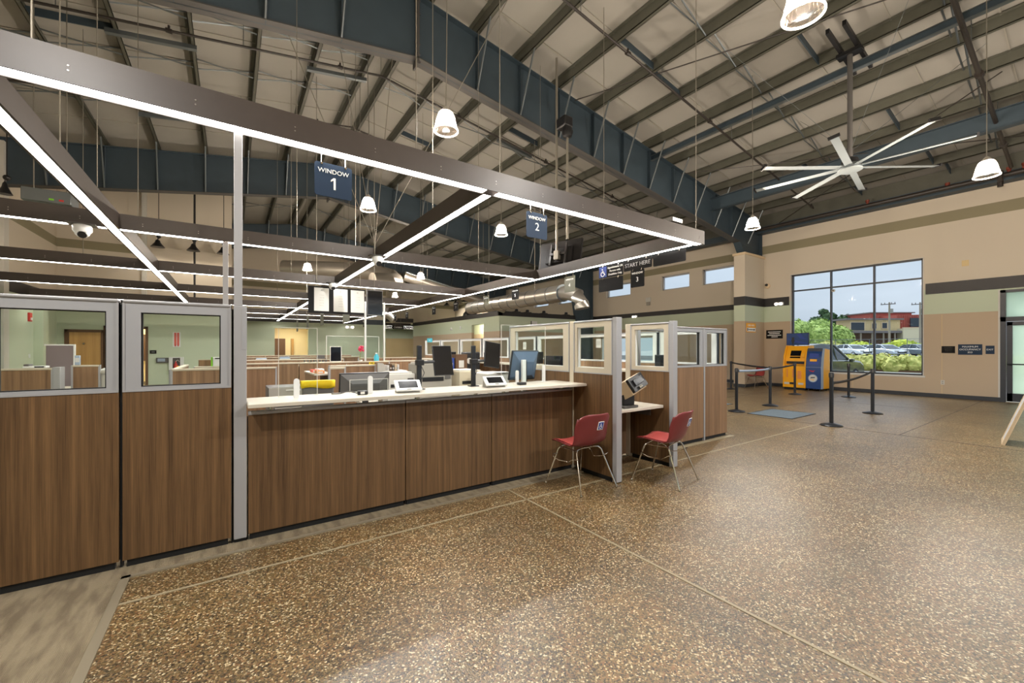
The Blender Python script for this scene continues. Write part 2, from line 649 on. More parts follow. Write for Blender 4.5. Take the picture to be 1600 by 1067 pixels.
def place(proto, used, loc, rz=0.0, label=None, group=None):
    """first call moves the prototype itself, later calls copy it with all its parts"""
    o = proto if not used else copy_tree(proto)
    used.append(o)
    o.location = loc
    o.rotation_euler = (0, 0, rz)
    o['wloc'] = tuple(loc)
    o['wrot'] = rz
    if label: o['label'] = label
    if group: o['group'] = group
    return o

def share(src, name, parent, loc=(0, 0, 0), rot=(0, 0, 0)):
    """another piece with the same mesh"""
    o = bpy.data.objects.new(name, src.data)
    col.objects.link(o)
    o.parent = parent
    o.location = loc
    o.rotation_euler = rot
    if parent is not None:
        o['wloc'] = parent['wloc']
    return o

def text(name, s, size, m, parent, loc, rot, align='CENTER', depth=0.002, local=False, font_scale=1.0):
    """flat raised lettering turned into a mesh, world position"""
    c = bpy.data.curves.new(name, 'FONT')
    c.body = s
    c.size = size
    c.align_x = align
    c.align_y = 'CENTER'
    c.extrude = depth
    c.resolution_u = 3
    t = bpy.data.objects.new(name + '_tmp', c)
    col.objects.link(t)
    bpy.context.view_layer.update()
    dg = bpy.context.evaluated_depsgraph_get()
    me = bpy.data.meshes.new_from_object(t.evaluated_get(dg))
    bpy.data.objects.remove(t)
    bpy.data.curves.remove(c)
    M = Matrix.Translation(Vector(loc)) @ Matrix.Rotation(rot[2], 4, 'Z') @ Matrix.Rotation(rot[1], 4, 'Y') @ Matrix.Rotation(rot[0], 4, 'X') @ Matrix.Scale(font_scale, 4, (1, 0, 0))
    if parent is not None and not local:
        M = Matrix.Rotation(-parent.get('wrot', 0.0), 4, 'Z') @ Matrix.Translation(-Vector(parent['wloc'])) @ M
    me.transform(M)
    me.materials.clear()
    me.materials.append(MATS[m])
    me.name = name
    o = bpy.data.objects.new(name, me)
    col.objects.link(o)
    if parent is not None: o.parent = parent
    return o

NY = (R(90), 0, 0)            # text facing -Y
NX = (R(90), 0, R(-90))       # text facing -X
PX = (R(90), 0, R(90))        # text facing +X
# ================================================================== THE SETTING
XW, XC, XL = 17.2, 17.5, -5.2           # window wall, clerestory wall, left wall
YB, YG, YBOX, YE = 21.4, 28.7, 17.05, 35.2        # office back wall, far wall, front of the boxed-in room
RX, RZ, SR, SL = 3.05, 8.75, 0.151, 0.16   # ridge line and roof slopes
def roof_z(x): return RZ - (SR * (x - RX) if x > RX else SL * (RX - x))

# ---- floor: pebble slab, office carpet, metal strips, joints
fl = structure('floor')
MB().box(-6, -7, -0.12, XW, YE + 1, 0).build('pebble_slab', 'pebble', fl)
MB().prism([(-5.2, -7, 0), (-0.56, -7, 0), (-0.56, 3.53, 0), (3.43, 3.53, 0), (3.43, 3.72, 0), (6.86, 3.62, 0), (6.86, YE, 0), (-5.2, YE, 0)], (0, 0, 0.004)).build('carpet', 'carpet', fl, smooth=False)
MB().box(-0.575, -7, 0, -0.53, 3.53, 0.008).build('transition_strip', 'metal_edge', fl)
MB().box(-0.575, 3.495, 0, 3.44, 3.53, 0.008).build('transition_strip', 'metal_edge', fl)
MB().box(4.43, 3.52, 0, 6.85, 3.6, 0.006).build('transition_strip', 'joint_strip', fl)
MB().box(-0.53, 3.155, 0, 9.2, 3.175, 0.003).build('joint', 'joint_strip', fl)
MB().box(2.325, -7, 0, 2.345, 3.53, 0.003).build('joint', 'joint_strip', fl)
for yy in (4.62, 6.4):
    MB().box(7.0, yy, 0, XW, yy + 0.012, 0.002).build('joint', 'joint_dark', fl)
for xx in (9.2, 13.6):
    MB().box(xx, -7, 0, xx + 0.012, 7.7, 0.002).build('joint', 'joint_dark', fl)
MB().box(9.2, 2.0, 0, XW, 2.012, 0.002).build('joint', 'joint_dark', fl)

# ---- window wall with its openings
wr = structure('wall_right')
def wallx(mb, x0, x1, y0, y1, z0, z1): mb.box(x0, y0, z0, x1, y1, z1)
WY0, WY1, WZ0, WZ1 = 3.217, 6.746, 0.62, 4.17
DY0, DY1, DZ1 = -1.9, 1.71, 3.02
m = MB()
wallx(m, XW, XW + 0.3, WY1, 8.3, 0, 6.7)
wallx(m, XW, XW + 0.3, WY0, WY1, 0, WZ0)
wallx(m, XW, XW + 0.3, WY0, WY1, WZ1, 6.7)
wallx(m, XW, XW + 0.3, DY1, WY0, 0, 6.7)
wallx(m, XW, XW + 0.3, DY0, DY1, DZ1, 6.7)
wallx(m, XW, XW + 0.3, -7, -6.6, 0, 6.7)
wallx(m, XW, XW + 0.3, -6.6, -2.2, 0, 0.12)
wallx(m, XW, XW + 0.3, -6.6, -2.2, 4.17, 6.7)
wallx(m, XW, XW + 0.3, -2.2, DY0, 0, 6.7)
m.build('painted_wall', 'wall_paint', wr)
for yy in (2.81, 4.9):       # wall-board joints of the tan dado
    MB().box(XW - 0.003, yy, 0.12, XW + 0.01, yy + 0.012, 2.44 if yy < 3 else 0.6).build('panel_joint', 'stucco', wr)
MB().box(XW - 0.012, 1.71, 0.1, XW + 0.02, 1.745, 3.03).build('corner_bead', 'paper', wr)
m = MB()
wallx(m, XC, XC + 0.3, 8.1, 11.7, 0, 4.05)
wallx(m, XC, XC + 0.3, 16.6, YE, 0, 4.05)
wallx(m, XC, XC + 0.3, 11.7, 16.6, 0, 0.35)
wallx(m, XC, XC + 0.3, 11.7, 16.6, 2.05, 4.05)
wallx(m, XC, XC + 0.3, 8.1, YE, 5.0, 6.7)
WIN9 = (11.7, 16.6, 0.35, 2.05)
CW = [(8.95, 10.42, 4.28, 4.98), (11.05, 12.55, 4.28, 4.98), (14.45, 16.15, 4.28, 4.98), (18.9, 20.3, 4.28, 4.98), (21.3, 22.9, 4.28, 4.98)]
prev = 8.1
for y0, y1, z0, z1 in CW:
    wallx(m, XC, XC + 0.3, prev, y0, 4.05, 5.0)
    wallx(m, XC, XC + 0.3, y0, y1, 4.05, z0)
    wallx(m, XC, XC + 0.3, y0, y1, z1, 5.0)
    prev = y1
wallx(m, XC, XC + 0.3, prev, YE, 4.05, 5.0)
wc = structure('wall_clerestory')
m.build('painted_wall', 'wall_paint', wc)
# column casings that jut out of the wall
m = MB()
m.box(15.7, 7.68, 0, XW + 0.2, 8.08, 4.93)
m.build('column_casing', 'wall_paint', wc)
MB().box(15.65, 7.64, 4.93, XW + 0.2, 8.12, 5.02).build('casing_cap', 'cap_beige', wc, bevel=0.012)

def glazing(name, x, y0, y1, z0, z1, ys, zs, frame='door_frame', w=0.045, d=0.09, sill=True):
    """a window in an x = const wall: outer frame, mullions, one pane per light"""
    o = structure(name)
    m = MB()
    for (a, b, c, e) in ((y0, y1, z0, z0 + w), (y0, y1, z1 - w, z1), (y0, y0 + w, z0, z1), (y1 - w, y1, z0, z1)):
        m.box(x, a, c, x + d, b, e)
    m.build('window_frame', frame, o)
    for yy in ys: MB().box(x - 0.01, yy - w / 2, z0, x + d, yy + w / 2, z1).build('mullion', frame, o)
    for zz in zs: MB().box(x - 0.005, y0, zz - w / 2, x + d, y1, zz + w / 2).build('transom', frame, o)
    yl = [y0] + list(ys) + [y1]
    zl = [z0] + list(zs) + [z1]
    for a, b in zip(yl, yl[1:]):
        for c, e in zip(zl, zl[1:]):
            MB().box(x + d * 0.5, a + 0.01, c + 0.01, x + d * 0.5 + 0.006, b - 0.01, e - 0.01).build('pane', 'window_glass', o)
    if sill:
        MB().box(x - 0.09, y0 - 0.05, z0 - 0.055, x + 0.1, y1 + 0.05, z0 - 0.001).build('window_sill', 'paper', o, bevel=0.006)
        MB().box(x - 0.09, y0 - 0.02, z0, x - 0.07, y0, z1 + 0.02).box(x - 0.09, y1, z0, x - 0.07, y1 + 0.02, z1 + 0.02).box(x - 0.09, y0, z1, x - 0.07, y1, z1 + 0.02).build('corner_bead', 'paper', o)
    return o
glazing('window_1', XW + 0.08, WY0, WY1, WZ0, WZ1, (4.375, 5.54), (3.575,))
glazing('window_7', XW + 0.08, -6.6, -2.2, 0.12, 4.17, (-5.1, -3.65), (2.2, 3.3))
for i, (y0, y1, z0, z1) in enumerate(CW):
    glazing('window_%d' % (i + 2), XC + 0.12, y0, y1, z0, z1, (), (), frame='alu', w=0.06, sill=False)

glazing('window_9', XC + 0.1, 11.7, 16.6, 0.35, 2.05, (12.9, 14.15, 15.4), (), frame='white_plastic', w=0.07)

# ---- street door at the right edge
dr = structure('door_1')
m = MB()
for (a, b, c, e) in ((DY0, DY1, DZ1 - 0.07, DZ1), (DY0, DY0 + 0.1, 0, DZ1), (DY1 - 0.1, DY1, 0, DZ1), (DY0, DY1, 2.17, 2.29), (-0.15, -0.05, 0, DZ1)):
    m.box(XW - 0.02, a, c, XW + 0.12, b, e)
m.build('door_frame', 'door_frame', dr)
for a, b in ((DY0 + 0.1, -0.15), (-0.05, DY1 - 0.1)):
    MB().box(XW + 0.05, a, 2.29, XW + 0.058, b, DZ1 - 0.07).build('transom_pane', 'door_glass', dr)
for a, b in ((DY0 + 0.11, -0.16), (-0.04, DY1 - 0.11)):
    lf = MB().box(XW + 0.02, a, 0.02, XW + 0.065, a + 0.1, 2.16).box(XW + 0.02, b - 0.1, 0.02, XW + 0.065, b, 2.16).box(XW + 0.02, a, 2.06, XW + 0.065, b, 2.16).box(XW + 0.02, a, 0.02, XW + 0.065, b, 0.24).build('door_leaf', 'door_frame', dr)
    MB().box(XW + 0.04, a + 0.1, 0.24, XW + 0.046, b - 0.1, 2.06).build('pane', 'door_glass', lf)
    MB().rod((XW - 0.04, a + 0.05, 1.02), (XW - 0.04, b - 0.02, 1.02), 0.018).rod((XW - 0.04, a + 0.06, 1.02), (XW + 0.03, a + 0.06, 1.02), 0.014).rod((XW - 0.04, b - 0.03, 1.02), (XW + 0.03, b - 0.03, 1.02), 0.014).build('push_bar', 'black_satin', lf)
    MB().box(XW - 0.05, b - 0.75, 2.09, XW + 0.02, b - 0.4, 2.16).build('door_closer', 'dark_grey', lf, bevel=0.006)
MB().box(XW - 0.12, DY0, 0, XW + 0.02, DY1 - 0.1, 0.012).build('threshold', 'metal_edge', dr)

# ---- trims and baseboards
def trim(name, b, m='trim_black'):
    o = MB().box(*b).build(name, m, None)
    o['kind'] = 'structure'
    return o
trim('trim_1', (XW - 0.018, WY1 + 0.06, 3.06, XW + 0.01, 7.68, 3.38))
trim('trim_2', (XW - 0.018, -7, 3.06, XW + 0.01, WY0 - 0.06, 3.38))
trim('trim_3', (XC - 0.018, 8.2, 3.07, XC + 0.01, YBOX, 3.29))
trim('trim_4', (15.682, 7.662, 3.06, XW - 0.018, 7.69, 3.38))
trim('trim_5', (15.682, 7.69, 3.06, 15.71, 8.08, 3.38))
trim('baseboard_right', (XW - 0.014, DY1, 0, XW + 0.01, 7.66, 0.115), 'base_vinyl')
trim('baseboard_clerestory', (XC - 0.014, 8.2, 0, XC + 0.01, YBOX, 0.115), 'base_vinyl')
trim('baseboard_casing', (15.686, 7.666, 0, XW - 0.014, 8.08, 0.115), 'base_vinyl')

# ---- left wall, office back wall, far wall, boxed-in room, wall behind the camera
wl_ = structure('wall_left')
MB().box(XL - 0.25, -7, 0, XL, YB + 0.2, 8).build('painted_wall', 'office_paint', wl_)
MB().box(XL, 19.3, 0, XL + 0.22, 19.75, 3.07).build('wall_return', 'office_paint', wl_)
MB().box(XL, 16.85, 0, XL + 0.13, 17.15, 7.05).build('wall_column', 'light_grey', wl_)
trim('trim_6', (XL - 0.01, 3, 3.06, XL + 0.02, YB, 3.4))
wb = structure('wall_back')
m = MB()
m.box(XL, YB, 0, -3.92, YB + 0.2, 2.25)
m.box(XL, YB, 2.25, 0.0, YB + 0.2, 8.3)
m.box(-2.75, YB, 0, 0.0, YB + 0.2, 2.25)
MB().box(-2.75, YB - 0.03, 3.4, 0.0, YB - 0.001, 8.2).build('plain_facing', 'beige_plain', wb)
MB().box(-2.9, YB - 0.1, 3.4, -2.75, YB - 0.001, 8.0).build('wall_post', 'light_grey', wb)
m.box(-0.2, YB + 0.2, 0, 0.0, YG, 8.3)
m.build('painted_wall', 'office_paint', wb)
trim('trim_7', (XL, YB - 0.02, 3.06, 0.0, YB + 0.01, 3.4))
wf = structure('wall_far')
m = MB()
m.box(0, YG, 0, 2.15, YG + 0.2, 8.6)
m.box(2.15, YG, 2.68, 4.0, YG + 0.2, 8.6)
m.box(4.0, YG, 0, 8.9, YG + 0.2, 8.6)
m.box(8.7, YG, 3.3, 10.9, YG + 0.2, 3.6)
m.box(8.7, YG + 0.2, 0, 8.9, YE, 8.6)
m.box(8.7, YE, 0, XC, YE + 0.2, 8.6)
m.build('painted_wall', 'office_paint', wf)
MB().box(8.9, YE - 0.02, 0, XC, YE, 2.3).build('tan_dado', 'stucco', wf)
trim('trim_8', (0, YG - 0.02, 3.06, 8.9, YG + 0.01, 3.4))
trim('trim_9', (8.9, YG - 0.03, 3.3, 10.9, YG, 3.58))
# lit room seen through the opening in the far wall
m = MB()
m.box(1.2, YG + 3.2, 0, 5.4, YG + 3.4, 3)
m.box(1.2, YG + 0.2, 0, 1.3, YG + 3.2, 3)
m.box(5.3, YG + 0.2, 0, 5.4, YG + 3.2, 3)
m.box(1.2, YG + 0.2, 2.95, 5.4, YG + 3.3, 3.05)
m.build('inner_room', 'cream_lit', wf)
MB().box(2.3, YG + 3.0, 0.2, 3.0, YG + 3.2, 2.1).build('inner_opening', 'brown', wf)
MB().box(3.35, YG + 2.9, 0, 3.5, YG + 3.2, 2.1).build('inner_post', 'door_wood', wf)
wx = structure('wall_inner_room')
m = MB()
m.box(10.9, YBOX, 2.72, 11.05, YG, 3.28)
m.box(10.9, YBOX, 0, 11.05, 18.6, 2.72)
m.box(10.9, 19.9, 0, 11.05, YG, 2.72)
m.box(11.05, YBOX, 0, XC, YBOX + 0.15, 3.28)
m.box(11.05, YBOX + 0.15, 3.2, XC, YE, 3.28)
m.box(12.4, 18.4, 0, 12.55, 26.5, 3.2)
m.box(11.05, 26.35, 0, 12.4, 26.5, 3.2)
m.box(11.05, 18.2, 0, 12.55, 18.4, 3.2)
m.build('painted_wall', 'box_paint', wx)
MB().box(10.87, YBOX - 0.03, 3.06, 11.07, YG, 3.29).box(10.87, YBOX - 0.03, 3.06, XC, YBOX + 0.1, 3.29).build('wall_cap', 'trim_black', wx)
wbh = structure('wall_behind')
MB().box(XL, -7.2, 0, 3.0, -7, 8.8).box(15.5, -7.2, 0, XW + 0.3, -7, 8.8).box(3.0, -7.2, 4.2, 15.5, -7, 8.8).box(3.0, -7.2, 0, 15.5, -7, 0.1).build('painted_wall', 'wall_paint', wbh)
w8 = structure('window_8')  # unseen row of windows, added to let daylight into the lobby
for x in (3.0, 5.5, 8.0, 10.5, 13.0, 15.45): MB().box(x, -7.15, 0.1, x + 0.05, -7.05, 4.2).build('mullion', 'door_frame', w8)
for z in (0.1, 2.2, 4.15): MB().box(3.0, -7.15, z, 15.5, -7.05, z + 0.05).build('transom', 'door_frame', w8)
for x in (3.05, 5.55, 8.05, 10.55, 13.05): MB().box(x, -7.103, 0.15, x + 2.4, -7.097, 4.15).build('pane', 'window_glass', w8)

# ---- doors seen through the left glass screen
d2 = structure('door_2')
MB().box(-5.0, YB - 0.05, 0, -4.88, YB + 0.02, 2.14).box(-5.0, YB - 0.05, 2.04, -3.95, YB + 0.02, 2.14).box(-4.05, YB - 0.05, 0, -3.95, YB + 0.02, 2.14).build('door_casing', 'brown', d2)
MB().box(-4.9, YB - 0.02, 0, -4.03, YB + 0.02, 2.06).build('door_leaf', 'door_wood', d2)
MB().lathe([(0.02, 0), (0.045, 0.01), (0.03, 0.05), (0, 0.055)], (-4.5, YB - 0.02, 1.62), 12, axis=(0, -1, 0)).build('door_viewer', 'chrome', d2)
d3 = structure('door_3')
MB().box(-3.98, YB - 0.05, 0, -3.9, YB + 0.1, 2.3).box(-3.98, YB - 0.05, 2.2, -2.72, YB + 0.1, 2.3).box(-2.795, YB - 0.05, 0, -2.72, YB + 0.1, 2.3).build('door_casing', 'brown', d3)
MB().box(-4.6, YB + 2.4, 0, -2.0, YB + 2.5, 3.05).box(-4.6, YB + 0.2, 3.02, -2.0, YB + 2.5, 3.1).box(-4.65, YB + 0.2, 0, -4.6, YB + 2.5, 3.0).box(-2.0, YB + 0.2, 0, -1.95, YB + 2.5, 3.0).build('hall_wall', 'cream_lit', d3)
MB().box(-3.3, YB + 2.3, 0.9, -3.05, YB + 2.41, 2.05).build('hall_window_frame', 'brown', d3)

# ---- roof: insulated deck, ridge to eaves
ce = structure('ceiling')
m = MB()
Y0, Y1 = -7.2, YE + 0.4
m.prism([(RX, Y0, RZ), (XC + 0.4, Y0, roof_z(XC + 0.4)), (XC + 0.4, Y0, roof_z(XC + 0.4) + 0.15), (RX, Y0, RZ + 0.15)], (0, Y1 - Y0, 0))
m.prism([(RX, Y0, RZ), (RX, Y0, RZ + 0.15), (XL - 0.3, Y0, roof_z(XL - 0.3) + 0.15), (XL - 0.3, Y0, roof_z(XL - 0.3))], (0, Y1 - Y0, 0))
m.build('insulated_deck', 'insulation', ce, smooth=False)
PUR = [-4.3, -3.13, -1.92, -0.72, 0.45, 1.62, 2.75, 3.32, 4.4, 5.55, 6.75, 7.95, 9.12, 10.28, 11.46, 12.65, 13.85, 15.0, 16.15]
for x in PUR:     # Z-section purlins
    z = roof_z(x)
    s = -SR if x > RX else SL
    MB().box(x - 0.006, Y0, z - 0.235, x + 0.006, Y1, z).box(x - 0.006, Y0, z - 0.235, x + 0.075, Y1, z - 0.222).box(x - 0.075, Y0, z - 0.02, x + 0.006, Y1, z - 0.005).box(x + 0.063, Y0, z - 0.235, x + 0.075, Y1, z - 0.21).build('purlin', 'purlin_steel', ce, smooth=False)
# eave strut along the window wall
MB().box(XW - 0.35, Y0, 5.88, XW + 0.02, Y1, 6.12).build('eave_strut', 'frame_steel', ce)
MB().box(XW - 0.16, Y0, 6.12, XW + 0.02, Y1, 6.6).build('eave_closure', 'purlin_steel', ce)
# seams of the insulation blanket, running up the slope
yy = -6.2
k = 0
while yy < 16:
    x1 = 17.0
    MB().prism([(RX + 0.3, yy, roof_z(RX + 0.3) - 0.001), (x1, yy, roof_z(x1) - 0.001), (x1, yy, roof_z(x1) - 0.022), (RX + 0.3, yy, roof_z(RX + 0.3) - 0.022)], (0, 0.022, 0)).build('insulation_seam', 'seam_tape', ce)
    if 7 < yy:
        x0 = -5.0
        MB().prism([(RX - 0.3, yy, roof_z(RX - 0.3) - 0.001), (RX - 0.3, yy, roof_z(RX - 0.3) - 0.018), (x0, yy, roof_z(x0) - 0.018), (x0, yy, roof_z(x0) - 0.001)], (0, 0.018, 0)).build('insulation_seam', 'seam_tape', ce)
    yy += 1.22
# crossed bridging angles between the purlins
def bridging(y, xs):
    for a, b in zip(xs, xs[1:]):
        if b - a > 1.5 or (a < RX < b): continue
        za, zb = roof_z(a), roof_z(b)
        MB().rod((a + 0.01, y, za - 0.03), (b - 0.01, y + 0.05, zb - 0.22), 0.016, n=4).rod((a + 0.01, y + 0.1, za - 0.22), (b - 0.01, y + 0.15, zb - 0.03), 0.016, n=4).build('bridging', 'galv', ce)
PR = [x for x in PUR if x > RX]
PL = [x for x in PUR if x < RX]
for y in (1.6, 4.6, 11.0, 14.0, 20.0, 23.0): bridging(y, PR)
for y in (10.2, 11.9, 14.2, 20.0, 23.0): bridging(y, PL)
# flat blocking pieces between neighbours
for (xa, xb, y) in ((6.75, 7.95, 5.9), (7.95, 9.12, 6.0), (9.12, 10.28, 3.5), (12.65, 13.85, 3.0), (13.85, 15.0, 5.2), (15.0, 16.15, 2.8), (16.15, 17.0, 4.6), (16.15, 17.0, 2.6), (4.4, 5.55, 12.9), (-3.13, -1.92, 11.2), (6.75, 7.95, 10.2)):
    MB().prism([(xa, y, roof_z(xa) - 0.05), (xb, y, roof_z(xb) - 0.05), (xb, y, roof_z(xb) - 0.2), (xa, y, roof_z(xa) - 0.2)], (0, 0.02, 0)).build('blocking', 'frame_steel', ce)
# cold-formed channels across two purlins from which the lamps hang
for (xa, xb, y) in ((-2.05, -0.62, 11.05), (1.5, 2.9, 10.95), (-2.05, -0.85, 14.5), (6.8, 8.1, 10.7)):
    MB().prism([(xa, y, roof_z(xa) - 0.235), (xb, y, roof_z(xb) - 0.235), (xb, y, roof_z(xb) - 0.32), (xa, y, roof_z(xa) - 0.32)], (0, 0.1, 0)).build('support_channel', 'galv', ce)

# ---- steel portal frames
def frame(y, label, detail=True, cased=False):
    o = thing('portal_frame', label, 'frame', (RX, y, 7.2), 0, 'steel portal frames')
    zt = lambda x: 8.46 - (SR * (x - RX) if x > RX else 0.16 * (RX - x))
    zb = lambda x: 7.2 - (0.1455 * (x - RX) if x > RX else 0.163 * (RX - x))
    kx = 15.5
    W = 0.012
    for nm, pts in (('rafter_web', [(RX, zb(RX)), (kx, zb(kx)), (XW, zt(XW) - 1.0), (XW, zt(XW)), (RX, zt(RX))]),
                    ('rafter_web', [(RX, zb(RX)), (RX, zt(RX)), (XL, zt(XL)), (XL, zb(XL))])):
        MB().prism([(x, y - W, z) for x, z in pts], (0, 2 * W, 0)).build(nm, 'frame_steel', o, smooth=False)
    for nm, f, t, xa, xb in (('top_flange', zt, 0.02, RX, XW), ('top_flange', zt, 0.02, XL, RX), ('bottom_flange', zb, -0.02, RX, kx), ('bottom_flange', zb, -0.02, XL, RX)):
        MB().prism([(xa, y - 0.13, f(xa)), (xb, y - 0.13, f(xb)), (xb, y - 0.13, f(xb) - t), (xa, y - 0.13, f(xa) - t)], (0, 0.26, 0)).build(nm, 'flange_steel' if 'bottom' in nm else 'frame_steel', o, smooth=False)
    # knee and tapering column
    bx_, bz_ = (15.76, 5.025) if cased else (16.55, 0.02)
    MB().prism([(kx, y - W * 0.7, zb(kx)), (bx_, y - W * 0.7, bz_), (XW - 0.02, y - W * 0.7, bz_), (XW - 0.02, y - W * 0.7, zt(XW) - 0.9), (kx + 0.2, y - W * 0.7, zb(kx) + 0.3)], (0, 1.4 * W, 0)).build('column_web', 'frame_steel', o, smooth=False)
    MB().prism([(kx, y - 0.13, zb(kx)), (bx_, y - 0.13, bz_), (bx_ + 0.02, y - 0.13, bz_), (kx + 0.03, y - 0.13, zb(kx))], (0, 0.26, 0)).build('column_flange', 'frame_steel', o, smooth=False)
    MB().box(XW - 0.03, y - 0.13, bz_, XW - 0.01, y + 0.13, zt(XW)).build('column_flange', 'frame_steel', o, smooth=False)
    # bolted splice plates at the ridge and stiffeners along the web
    MB().box(RX - 0.02, y - 0.13, zb(RX) - 0.12, RX + 0.02, y + 0.13, zt(RX)).build('splice_plate', 'flange_steel', o)
    b = MB()
    for zz in (-0.06, 0.1, 0.3, 0.9, 1.15):
        for sy in (-0.09,):
            b.rod((RX - 0.05, y + sy, zb(RX) + zz), (RX + 0.05, y + sy, zb(RX) + zz), 0.022, n=6)
    tag(b.build('splice_bolts', 'black_plastic', o), kind='stuff')
    for x in PUR:
        if abs(x - RX) < 0.4 or x > kx: continue
        MB().prism([(x, y - 0.11, zb(x)), (x + 0.012, y - 0.11, zb(x)), (x + 0.012, y - 0.11, zt(x)), (x, y - 0.11, zt(x))], (0, 0.1, 0)).build('web_stiffener', 'frame_steel', o)
    if detail:
        for x in PUR:
            if abs(x - RX) < 0.35: continue
            if x > kx - 0.2: x0b = min(x, 16.2)
            zz = zb(x) if x < kx else zt(x) - 1.1
            MB().rod((x + 0.02, y - 0.62, roof_z(x) - 0.2), (x, y - 0.09, zz + 0.03), 0.022, n=6).build('flange_brace', 'galv', o)
    return o
F1, F2, F3, F0 = 7.87, 17.0, 26.1, -1.25
frame(F1, 'grey steel roof frame nearest, with sloping rods down its long web', cased=True)
frame(F2, 'grey steel roof frame behind the window 1 sign, reaching the far column')
frame(F3, 'farthest dark roof frame, seen small under the middle frame')
# knee strut between the frames and the slim strut under the purlins
o = thing('roof_strut', 'deep dark steel strut behind the ceiling fan blades', 'beam', (13.78, 3, 6.2))
MB().box(13.77, -7, 6.22, 13.79, F1, 6.62).build('web', 'frame_steel', o)
MB().box(13.69, -7, 6.21, 13.87, F1, 6.225).box(13.69, -7, 6.615, 13.87, F1, 6.63).build('flange', 'frame_steel', o)
o = thing('roof_strut', 'slim dark strut doubling a purlin above the ceiling fan bracket', 'beam', (10.48, 3, 7.1))
MB().box(10.47, -7, 7.12, 10.485, F1, 7.25).build('web', 'frame_steel', o)
MB().box(10.43, -7, 7.11, 10.53, F1, 7.122).box(10.43, -7, 7.248, 10.53, F1, 7.26).build('flange', 'galv', o)
# bracing cables
def cable(name, a, b, r, label, m='pipe_dark', cat='cable', grp='roof bracing cables'):
    o = MB().rod(a, b, r, n=6).build(name, m, None)
    return tag(o, label, cat, grp)
cable('bracing_rod', (7.2, 7.7, 7.75), (9.9, 0.2, 7.25), 0.012, 'thin dark bracing rod crossing the roof left of the big near pendant')
cable('bracing_rod', (11.6, 7.6, 6.9), (15.2, 1.0, 6.35), 0.012, 'thin dark bracing rod passing behind the fan hub')
cable('bracing_rod', (16.6, 6.9, 6.05), (12.3, 1.2, 6.8), 0.012, 'thin dark bracing rod rising from the wall beside the fan')
# sprinkler pipes follow the slope
def pipe(y, xs, dz, r, label, m='pipe_dark'):
    o = thing('sprinkler_pipe', label, 'pipe', (xs[0], y, roof_z(xs[0]) - dz))
    pts = [(x, y, roof_z(x) - dz) for x in xs]
    MB().tube(pts, r, 8).build('pipe_run', m, o)
    x = xs[0] + 0.7
    while x < xs[-1]:
        MB().lathe([(r * 1.7, -0.05), (r * 1.7, 0.05)], (x, y, roof_z(x) - dz), 10, axis=(1, 0, 0)).rod((x, y, roof_z(x) - dz), (x, y, roof_z(x) - dz + 0.1), r * 0.8, n=6).build('coupling', m, o)
        x += 3.1
    for x in xs[1:-1]:
        MB().rod((x, y, roof_z(x) - dz), (x, y, roof_z(x) - 0.02), 0.006, n=5).build('hanger', 'galv', o)
    return o
pipe(10.23, (-4.8, -2.5, 0.2, RX, 5.5, 8, 11, 14, 16.4), 0.55, 0.026, 'dark sprinkler pipe crossing the roof just behind the nearest frame')
pipe(5.72, (RX, 5.5, 8, 11, 14, 16.3), 0.55, 0.026, 'dark sprinkler pipe above the lobby left of the fan')
pipe(13.3, (-4.8, -2, 0.2, RX, 5.5, 8, 11, 14, 16.4), 0.45, 0.024, 'dark sprinkler pipe over the office middle bay')
pipe(1.43, (8.0, 11, 14, 16.2), 0.75, 0.04, 'thick brown riser pipe at the far right of the roof', 'pipe_dark')
o = thing('fire_main', 'brown pipe running along the top of the window wall', 'pipe', (16.6, 2, 5.95))
MB().rod((16.55, -6.5, 5.95), (16.55, 7.7, 5.95), 0.06, n=10).build('pipe_run', 'pipe_dark', o)
for yy, zz in ((4.35, 0.14), (1.5, 0.14), (2.6, 0.1), (1.25, 0.16)):
    MB().rod((16.55, yy, 5.95 - 0.05), (16.55, yy, 5.95 + zz), 0.035, n=8).lathe([(0.05, -0.03), (0.05, 0.03)], (16.55, yy, 5.95 + zz), 10).build('red_valve', 'pipe_red', o)
MB().rod((16.3, 1.62, 6.0), (16.3, 1.62, 5.6), 0.055, n=10).rod((16.2, 1.62, 5.75), (16.45, 1.62, 5.75), 0.05, n=10).build('down_tee', 'pipe_dark', o)
